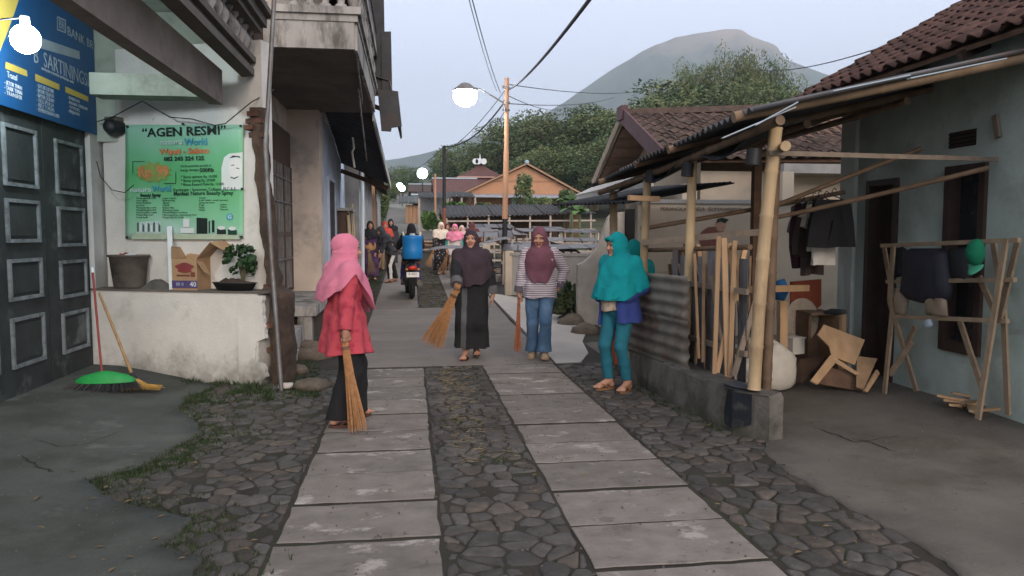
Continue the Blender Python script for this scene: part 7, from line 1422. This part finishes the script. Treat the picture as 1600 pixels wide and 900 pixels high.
        s.sleeves(f, lo, hi, sleeves[0] * k, sleeves[0] * .95 * k, sleeves[1] * k, cuff, .004)
        o = s.part(name, f, mat, mi)
        if cuffmat:
            for i in (0, 1): d = unit(s.wr[i] - s.el[i]); w = s.el[i] + (s.wr[i] - s.el[i]) * cuff; q = MB(); q.tube([w - d * .09, w + d * .004], [sleeves[1] * k + .008, sleeves[1] * k + .008], 14); q.build('cuff', cuffmat, s.root, False)
        return o
    def sandals(s, mat, name='sandal', shoe=None):
        for i in (0, 1):
            fd = unit((s.toe[i] - s.ank[i]) * V3(1, 1, 0)); sd = V3(-fd[1], fd[0], 0); z = s.ank[i][2] - .075 * s.k; c = s.ank[i] + fd * .045 * s.k
            if shoe is None:
                q = MB(); n = 18; ol = [(c + fd * .125 * s.k * math.cos(t) * (1 if math.cos(t) > 0 else .92) + sd * .045 * s.k * math.sin(t) * (1 + .15 * math.cos(t))) for t in [2 * PI * j / n for j in range(n)]]
                q.prism([(p[0], p[1]) for p in ol], z - .016, z); so = q.build(name, mat, s.root, False); q = MB(); tip = s.toe[i] + fd * .012 + V3(0, 0, .020 * s.k)
                for g in (-1, 1): q.tube([tip, s.toe[i] + sd * g * .03 * s.k - fd * .02 + V3(0, 0, .026 * s.k), c + sd * g * .042 * s.k - fd * .02 + V3(0, 0, -c[2] + z + .004)], .0065, 6)
                q.build('strap', mat, so, False)
            else:
                f = Fld(c - .22, c + .22, s.h); f.cap(s.ank[i] + fd * .0 - V3(0, 0, .028 * s.k), s.toe[i] + fd * .02, .047 * s.k, .040 * s.k, .02); f.ell(s.ank[i] - fd * .02 - V3(0, 0, .035), (.046 * s.k, .05 * s.k, .042 * s.k), k=.02); f.cap(s.toe[i] - sd * .012, s.toe[i] + fd * .035 * s.k + sd * .012, .037 * s.k, .034 * s.k, .02); f.cut(lambda X, Y, Z: z - Z); f.cut(lambda X, Y, Z: Z - (z + .085 * s.k)); s.part(name, f, shoe)
    def loc(s, w): return Rz(-s.rz) @ (np.array(w, float) - s.base)
    def wld(s, l): return Vector(Rz(s.rz) @ np.array(l, float) + s.base)
mat_lidi = M('palm_rib', (.33, .165, .07), .75, .3, 30, 0, rnd=.1); mat_lidi2 = M('grey_palm_rib', (.26, .17, .10), .8, .3, 30, 0)
def broom(label, top, tip, wr=.03, wt=.11, n=170, mat=None, flat=(1, .55), bend=(0, 0, 0), group='palm-rib sweeping brooms'):
    top, tip = Vector(top), Vector(tip); d = (tip - top); L = d.length; d.normalize(); k = thing('palm_rib_broom', label, 'broom', tip, 0, group)
    a = d.cross(Vector((0, 1, 0))); a = a.normalized() if a.length > .1 else Vector((1, 0, 0)); b_ = d.cross(a); q = MB(); bend = Vector(bend)
    for i in range(n):
        t = rv(0, 2 * PI); r = math.sqrt(random.random()); u = a * math.cos(t) * r * flat[0] + b_ * math.sin(t) * r * flat[1]; e = top + d * L * rv(.90, 1.0) + u * wt + bend; m = top + d * L * .45 + u * (wr * .75 + wt * .22) + bend * .2; q.tube([top + u * wr * .8 - d * rv(0, .02), top + d * L * .16 + u * wr, m, e], [.0032, .003, .0026, .0014], 3, False)
    q.build('ribs', mat or mat_lidi, k, kind='stuff')
    for f_ in (.05, .17): q = MB(); c = top + d * L * f_; q.tube([c - d * .012, c + d * .012], wr * 1.12, 12); q.build('binding', mat_woodb, k)
    return k
def twd(p, px_, py, **kw): return p.loc(at(px_, py, **kw))
cloth = lambda n, c, v=.16: M(n, c, .92, v, 7, .25, 24)
mat_sand = M('brown_sandal', (.09, .04, .028), .7, .2, 20, .1); mat_blackc = cloth('black_cloth', (.014, .014, .016)); mat_pink = cloth('pink_hijab_cloth', (.56, .175, .255)); mat_red = pattern(cloth('red_batik', (.43, .06, .08)), 'blotch', (.33, .035, .06), 14, .52, width=.1)
# --- A: woman in red, seen from behind, turned to the right
ZB = .018
pA = at(541, 660, Z=ZB); A_ = (pA.x, pA.y, ZB + .016); rzA = rad(118)
hA = Rz(-rzA) @ (np.array(at(538, 541, d=5.93)) - np.array(A_))
a = Person('woman in pink hijab and red tunic seen from behind, holding a long broom', A_, 1.545, rzA, ((.09, -.13, 0, .35), (-.09, .12, 0, -.35)), ((.24, -.12, .74), tuple(hA)), (rad(-18), rad(4)), grip=(0, 1), poles=((.5, .9, 0), (-.5, .9, -.2)), hdir=((0, -.1, -1), (.2, -.25, -1)))
a.sandals(mat_sand); a.trousers(mat_blackc, .112, .098, .095, .05); a.top(mat_red, .575, .235, .205, .075, .06, .95, .005, 'tunic', bust=.155, fold=(.010, 6, 1.2))
a.hijab(mat_pink, .90, 1.235, .97, .265, .25, (.012, 6, 2.2), cover=.088, bust=.18)
q = Fld(a.hc - .16, a.hc + .16, .007); T_ = lambda x, y, z: a.hc + a.Rh @ (V3(x, y, z) * a.k); q.ell(T_(0, .035, .03), (.090, .105, .098), a.Rh, .02); q.ell(T_(0, -.115, -.02), (.06, .07, .085), a.Rh, .006, True); a.part('head_wrap', q, mat_pink)
gA = a.wld(a.wr[1] + a.arm_dir(1) * .075 + V3(.02, -.01, 0)); broom('long palm-rib broom held upright by the woman in red', gA + Vector((-.03, .01, .07)), at(559, 676, Z=.03), .026, .075, 170, flat=(1, .8))
# --- B: woman in black walking towards the viewer
mat_bh = cloth('plum_black_hijab', (.040, .026, .034)); mat_gtrim = cloth('grey_trim', (.09, .088, .09))
pB = at(737, 560, Z=ZB); B_ = (pB.x, pB.y, ZB + .02); rzB = rad(-6)
b = Person('woman in black dress and dark hijab walking forward with a broom', B_, 1.60, rzB, ((.055, .10, .03, .1), (-.07, -.08, 0, -.2)), ((.27, -.02, .78), tuple(Rz(-rzB) @ (np.array(at(713, 454, d=9.05)) - np.array(B_)))), (rad(-3), rad(-4)), lean=(0, -.02), grip=(0, 1), poles=((.8, .6, 0), (-.9, .5, -.1)), hdir=((.02, -.05, -1), (-.15, -.5, -.8)))
b.sandals(mat_sand)
def mib(P): m = np.zeros(len(P)); m[(np.abs(P[:, 0] + .075 + .03 * (1 - P[:, 2])) < .032) & (P[:, 1] < 0) & (P[:, 2] < 1.0)] = 1; return m
b.dress([mat_blackc, mat_gtrim], .125, [(.55, 0, 0, .195, .16), (.12, 0, 0, .215, .17)], (.014, 7, .9), (.078, .066), .94, mat_gtrim, 'abaya', mib)
b.hijab(mat_bh, .90, 1.04, 1.02, .255, .215, (.012, 6, .4), face=(.056, .084), cover=.072)
broom('broad palm-rib broom swung low by the woman in black', at(716, 446, d=9.02), at(673, 542, d=8.95), .04, .155, 210, flat=(1, .45))
# --- C: young woman in a striped shirt looking down
mat_mh = cloth('maroon_hijab', (.155, .062, .085)); mat_st = pattern(cloth('striped_cotton', (.50, .45, .48)), 'stripe', (.10, .06, .09), 11.5, .76, 'Z', .06); mat_jean = pattern(cloth('blue_denim', (.065, .125, .215)), 'blotch', (.12, .20, .30), 5, .5, width=.2); mat_shoe = cloth('beige_shoe', (.33, .24, .15))
pC = at(843, 560, Z=ZB); C_ = (pC.x, pC.y, ZB); rzC = rad(-11)
c = Person('young woman in maroon hijab, striped shirt and flared jeans walking with eyes lowered', C_, 1.66, rzC, ((.06, -.07, .02, .1), (-.09, .12, .0, -.1)), ((.24, .10, .88), (-.265, -.02, .80)), (rad(-6), rad(13)), grip=(1, 1), poles=((.9, .5, 0), (-.7, .7, 0)), hdir=((-.6, .3, -.6), (0, -.1, -1)))
c.sandals(None, 'shoe', mat_shoe); c.trousers(mat_jean, .100, .072, .070, .085, .032, 'jeans', amp=.004); c.top(mat_st, .775, .215, .17, .070, .058, .93, .005, cuffmat=cloth('grey_cuff', (.10, .085, .10)), bust=.15, fold=(.007, 5, .2))
c.hijab(mat_mh, .95, 1.20, 1.2, .19, .20, (.006, 5, 1.0), face=(.054, .080), cover=0, bust=.195)
gC = c.wld(c.wr[1] + c.arm_dir(1) * .08); broom('thin reddish palm-rib broom hanging from the hand of the striped-shirt woman', gC + Vector((0, -.02, .05)), at(808, 551, d=9.3), .018, .05, 90, flat=(1, .7), mat=M('red_palm_rib', (.34, .12, .06), .75, .3, 30, 0))
# --- D: woman in turquoise hijab facing left
mat_tq = cloth('turquoise_cloth', (.0, .215, .235)); mat_navy = cloth('royal_blue_knit', (.030, .050, .20)); mat_leg = cloth('teal_leggings', (.015, .12, .165)); mat_cr = pattern(cloth('cream_shirt', (.45, .36, .28)), 'blotch', (.30, .22, .16), 25, .5); mat_sand2 = M('tan_sandal', (.24, .11, .05), .7, .2, 20, .1)
pD = at(966, 609, Z=ZB); D_ = (pD.x, pD.y, ZB + .016); rzD = rad(-52)
d_ = Person('woman in turquoise hijab and royal blue cardigan facing left', D_, 1.565, rzD, ((.10, .02, 0, .2), (-.10, -.02, 0, -.25)), ((.16, -.10, .93), (-.17, -.10, .92)), (rad(-22), rad(6)), grip=(0, 0), poles=((.35, .9, -.6), (-.35, .9, -.6)), hdir=((-.8, -.4, .1), (.8, -.4, .1)))
d_.sandals(mat_sand2); d_.trousers(mat_leg, .092, .066, .050, .10, 0, 'leggings'); d_.top(mat_cr, .79, .185, .165, .06, .045, .9, .003, 'shirt', bust=.14)
f = d_.fld(V3(-.45, -.4, .58), V3(.45, .4, 1.35)); k_ = d_.k; n_ = d_.neck
f.loft([(n_[2], 0, n_[1], .075, .07), (n_[2] - .05, 0, n_[1], .15, .095), (d_.chest[2], 0, 0, .195, .17), (d_.hip[2] + .05, 0, 0, .205, .18), (.62, 0, .02, .235, .20)], .03, (.010, 6, .8), 2.1)
for i in (0, 1): f.cap(d_.sh[i], d_.el[i], .075, .066, .04); f.cap(d_.el[i], d_.wr[i], .066, .056, .02)
f.cut(lambda X, Y, Z: np.where(Y < -.02, .095 + .10 * np.clip(.95 - Z, 0, 1) - np.abs(X + .02), -1)); f.cut(lambda X, Y, Z: .66 + .02 * np.sin(X * 9) - Z); f.add(d_.wrinkle(.004, 26, .9)); d_.part('cardigan', f, mat_navy)
d_.hijab(mat_tq, .92, .99, 1.09, .26, .23, (.014, 6, 1.6), face=(.055, .084), peak=1, cy=-.01)
f = d_.fld(V3(-.45, -.42, .78), V3(.45, .42, 1.25)); f.loft([(1.20, 0, 0, .215, .17), (1.02, 0, -.01, .245, .21), (.80, 0, -.015, .285, .25)], .02, (.016, 7, .2), 2.1); f.cut(lambda X, Y, Z: .945 + .15 * np.clip((Y + .1) / .3, -.3, 1) - Z); f.cut(lambda X, Y, Z: Z - (1.07 + .14 * np.clip((Y + .1) / .3, -.3, 1)))
f.cut(lambda X, Y, Z: -(((X / .235) ** 2 + ((Y + .01) / .19) ** 2) ** .5 - 1) * .2 - .0); d_.part('hijab_flounce', f, mat_tq)
# --- E: second woman in turquoise behind
mat_tq2 = cloth('deep_turquoise_cloth', (.0, .165, .165)); mat_dbr = cloth('dark_brown_cloth', (.035, .022, .018)); mat_rust = cloth('rust_cloth', (.24, .065, .03))
E_ = (2.48, 8.22, .02)
e = Person('second woman in turquoise hijab, half hidden behind the first', E_, 1.50, rad(150), ((.09, 0, 0, .1), (-.09, 0, 0, -.1)), ((.22, -.1, .75), (-.22, -.1, .75)), h=.009)
e.sandals(mat_sand); e.dress([mat_dbr, mat_rust], .10, [(.5, 0, 0, .20, .17), (.1, 0, 0, .23, .2)], mi=lambda P: ((P[:, 0] > .02) & (P[:, 2] < .6)).astype(int), name='skirt_dress'); e.hijab(mat_tq2, .85, .9, .80, .25, .22)
# --- the sweepers farther up the lane
def ground_at(px, y): p = at(px, 400, Y=y); return (p.x, y, road_z(y) + .03)
def far(label, px, y, ytop, rz, hj, hjhem, topm, topargs=None, legs=None, dress=None, hands=((.22, -.1, .76), (-.22, -.12, .76)), head=(0, 0), grip=(0, 1), lean=(0, 0), hip=None, feet=((.09, .03, 0, .1), (-.09, -.03, 0, -.1)), h=.012):
    g_ = ground_at(px, y); H = at(px, ytop, Y=y).z - g_[2]; p = Person(label, g_, H, rz, feet, hands, head, lean=lean, h=h, grip=grip, hip_z=hip); p.sandals(mat_sand)
    if legs: p.trousers(legs, .10, .08, .07, .08)
    if dress: p.dress(dress, .10, [(.5, 0, 0, .19, .16), (.1, 0, 0, .22, .18)])
    if topm: p.top(topm, *(topargs or (.72, .215, .18)))
    if hj: p.hijab(hj, *hjhem)
    return p
LG = (.98, 1.05, 1.0)
mat_cream = MATS.get('cream_hijab') or cloth('cream_hijab', (.56, .47, .38)); mat_flo = pattern(cloth('floral_black', (.022, .018, .02)), 'dots', (.34, .27, .24), 12, .72); mat_whc = cloth('white_blouse', (.60, .55, .52)); mat_ptq = cloth('teal_sleeve', (.05, .24, .22)); mat_bei = cloth('beige_trousers', (.35, .25, .17)); mat_purp = cloth('purple_skirt', (.085, .04, .10)); mat_orj = cloth('orange_jacket', (.40, .20, .08)); mat_rdh = cloth('scarlet_hijab', (.45, .055, .035)); mat_gry = cloth('charcoal_jacket', (.035, .036, .042)); mat_lpk = cloth('pale_pink_hijab', (.52, .36, .32)); mat_mar = cloth('dark_maroon_cloth', (.11, .035, .032))
p = far('woman in cream hijab and black floral dress on the right of the lane', 689, 22.0, 347, rad(12), mat_cream, (1.0, 1.1, 1.05), None, dress=mat_flo, head=(0, rad(8))); broom('broom of the woman in the floral dress', at(677, 392, Y=21.8), at(668, 416, Y=21.6), .03, .12, 60)
p = far('woman in pink hijab and white blouse with teal sleeves', 711, 21.0, 350, rad(-8), mat_pink, (1.0, 1.1, 1.05), None, legs=mat_bei); p.top([mat_whc, mat_ptq], .62, .21, .175, mi=lambda P: (np.abs(P[:, 0]) > .19).astype(int), name='blouse'); broom('broom of the woman in the white blouse', at(699, 396, Y=20.7), at(690, 428, Y=20.5), .03, .16, 70)
far('woman in dark maroon standing between the cream and pink hijabs', 699, 24.0, 349, rad(5), mat_mar, LG, None, dress=mat_mar); far('woman in pale pink hijab behind the pink one', 722, 23.2, 352, rad(-25), mat_lpk, (1.05, 1.12, 1.1), None, dress=mat_mar); far('stooping woman in brown with her back to the viewer', 738, 24.4, 347, rad(170), mat_mar, LG, None, dress=mat_rust)
p = far('woman in black hijab, orange jacket and purple skirt at the left wall', 579, 20.6, 345, rad(8), mat_blackc, (1.08, 1.2, 1.15), mat_orj, (.78, .20, .17), dress=mat_purp); broom('broom beside the woman with the purple skirt', at(575, 388, Y=20.4), at(583, 428, Y=20.1), .03, .15, 70, mat=mat_lidi2)
p = far('woman in scarlet hijab near the left wall', 602, 23.5, 346, rad(15), mat_rdh, (.95, 1.02, 1.0), None, dress=mat_dbr); broom('broom of the woman in the scarlet hijab', at(600, 388, Y=22.6), at(596, 420, Y=22.2), .03, .15, 70, mat=mat_lidi2)
far('woman with black hair covering standing behind the charcoal hood', 611, 24.6, 342, rad(10), mat_blackc, (1.1, 1.2, 1.15), mat_gry, dress=mat_gry)
p = far('sweeper in charcoal hood and striped track trousers bending forward', 612, 20.0, 352, rad(-60), mat_gry, (1.0, 1.06, 1.0), mat_gry, (.70, .20, .17), None, hands=((.14, -.42, .66), (-.14, -.40, .72)), head=(0, rad(22)), lean=(0, -.24), feet=((.10, -.10, 0, .1), (-.10, .18, 0, -.1)))
f = p.trousers([mat_blackc, mat_whc], .10, .08, .07, .08); me = f.data; P_ = np.array([q.center[:] for q in me.polygons]); me.polygons.foreach_set('material_index', ((P_[:, 0] > .150) | (P_[:, 0] < -.150)).astype(np.int32))
# --- motorbike with its rider and the blue tank on the rider's back
yM = 16.4; pm_ = at(643, 400, Y=yM); zM = road_z(yM) + .02
mk = thing('motor_scooter', 'dark scooter with a white number plate riding away up the lane', 'scooter', (pm_.x, yM, zM), rad(4)); mat_tyre = M('tyre_rubber', (.016, .016, .017), .85, .2, 20, .2); mat_bk = M('black_bodywork', (.02, .02, .023), .35, .2, 8, .02, spec=.5); mat_chrome = M('exhaust_metal', (.07, .066, .062), .5, .2, 10, .05, metal=.5)
def mp(name, mat, fn, par=None): q = MB(); fn(q); return q.build(name, mat, par or mk, False)
def wheel(y):
    t = mp('wheel', mat_tyre, lambda q: [q.tube([(0, y + .235 * math.cos(a_), .29 + .235 * math.sin(a_)) for a_ in [2 * PI * i / 24 for i in range(25)]], .058, 10, False)]); mp('rim', mat_chrome, lambda q: q.tube([(-.04, y, .29), (.04, y, .29)], [.185, .185], 20), t)
wheel(0); wheel(1.22)
f = Fld(V3(-.34, -.35, .2), V3(.34, 1.5, 1.15), .012); f.ell((0, .06, .66), (.13, .36, .13), k=.04); f.ell((0, -.16, .70), (.10, .16, .09), k=.04); f.cap((0, .5, .40), (0, .95, .34), .14, .14, .05); f.cap((0, 1.02, .45), (0, .98, .85), .15, .13, .05); f.ell((0, .98, .92), (.17, .13, .10), k=.04); f.cap((-.10, .05, .42), (-.10, .45, .36), .09, .10, .04); o = inst(f.mesh('bodywork', [mat_bk]), 'bodywork', mk)
f = Fld(V3(-.22, -.3, .6), V3(.22, .75, .9), .012); f.ell((0, .22, .77), (.145, .42, .055), k=.03); inst(f.mesh('seat', [mat_blk]), 'seat', mk)
mp('tail_light', M('red_lens', (.25, .015, .012), .25, .1, 8, 0, emit=(1, .06, .03), es=.12), lambda q: q.ball((0, -.315, .68), (.085, .035, .045))); mp('fender', mat_bk, lambda q: q.sheet(lambda u, v: ((u - .5) * .15, -.30 * math.cos((v - .35) * 1.5) * 1.0, .31 + .31 * math.sin(.25 + v * 1.1)), 6, 8, .008))
pl = mp('number_plate', M('white_plate', (.66, .64, .62), .6, .06, 5, 0), lambda q: q.box((0, -.345, .535), (.265, .008, .105), (-.18, 0, 0))); text('B 4021', 'lettering', mat_bk2, pl, (0, -.352, .548), (PI / 2 - .18, 0, 0), .062); text('12·25', 'lettering', mat_bk2, pl, (0, -.345, .505), (PI / 2 - .18, 0, 0), .026)
mp('exhaust', mat_chrome, lambda q: q.tube([(.16, -.16, .34), (.16, .22, .30), (.12, .45, .26)], [.065, .06, .025], 12)); mp('handlebar', mat_blk, lambda q: q.tube([(-.34, .80, 1.0), (-.2, .90, 1.03), (.2, .90, 1.03), (.34, .80, 1.0)], .018, 8)); mp('fork', mat_chrome, lambda q: [q.tube([(s_ * .08, 1.02, .85), (s_ * .08, 1.22, .3)], .022, 8) for s_ in (1,)])
for s_ in (-1, 1): mp('mirror', mat_blk, lambda q: [q.tube([(s_ * .26, .86, 1.03), (s_ * .33, .84, 1.20)], .008, 6)]); mp('indicator', M('amber_lens', (.5, .2, .03), .3, .1, 5, 0), lambda q: q.ball((s_ * .12, -.28, .645), (.035, .02, .022))); mp('shock_absorber', mat_chrome, lambda q: q.tube([(s_ * .11, -.02, .34), (s_ * .11, .08, .62)], .024, 8))
mp('hugger', mat_blk, lambda q: q.box((0, -.30, .42), (.17, .02, .17), (.3, 0, 0)))
r = Person('scooter rider in black hooded jacket seen from behind', (pm_.x, yM + .28, zM), 1.62, rad(184), ((.17, -.32, .28, 0), (-.17, -.32, .28, 0)), ((.30, -.55, 1.02), (-.30, -.55, 1.02)), (0, 0), lean=(0, .02), h=.012, grip=(1, 1), hip_z=.84, knee=(0, -1, .25), poles=((.8, .2, -.6), (-.8, .2, -.6)))
r.trousers([cloth('indigo_trousers', (.05, .035, .13)), cloth('orange_cloth', (.45, .17, .07))], .11, .085, .07, .10, mi=None) if False else None
f_ = r.trousers([cloth('indigo_trousers', (.05, .035, .13)), cloth('orange_cloth', (.45, .17, .07))], .11, .085, .07, .10); me = f_.data; P_ = np.array([q.center[:] for q in me.polygons]); me.polygons.foreach_set('material_index', ((P_[:, 2] > .72) & (P_[:, 1] > -.2)).astype(np.int32))
r.sandals(mat_sand); r.top(mat_gry, .80, .22, .19, .085, .068, .95, .006, 'jacket'); r.hijab(mat_blackc, 1.28, 1.30, 1.30, .20, .15, (.004, 5, 0), 'hood')
tk = thing('blue_tank', 'bright blue plastic tank strapped to the scooter rider', 'tank', (pm_.x + .02, yM - .13, zM + .86), rad(4)); mat_tank = M('blue_plastic', (.01, .17, .45), .45, .12, 5, .04, 20)
q = MB(); q.lathe([(.001, 0), (.19, 0), (.215, .02), (.212, .06), (.218, .07), (.218, .20), (.212, .22), (.212, .40), (.218, .42), (.218, .46), (.20, .50), (.001, .505)], seg=26, sy=.82); q.build('shell', mat_tank, tk, False)
q = MB(); q.tube([(0, 0, .50), (0, 0, .545)], .06, 14); q.build('lid', M('pale_cap', (.45, .5, .5), .5, .1, 6, 0), tk, False)
for s_ in (-1, 1): q = MB(); q.tube([(s_ * .16, .10, .44), (s_ * .19, .20, .56), (s_ * .19, .34, .54), (s_ * .19, .42, .40)], .026, 8); q.build('strap', M('pale_strap', (.45, .45, .38), .85, .1, 9, .1), tk, False)
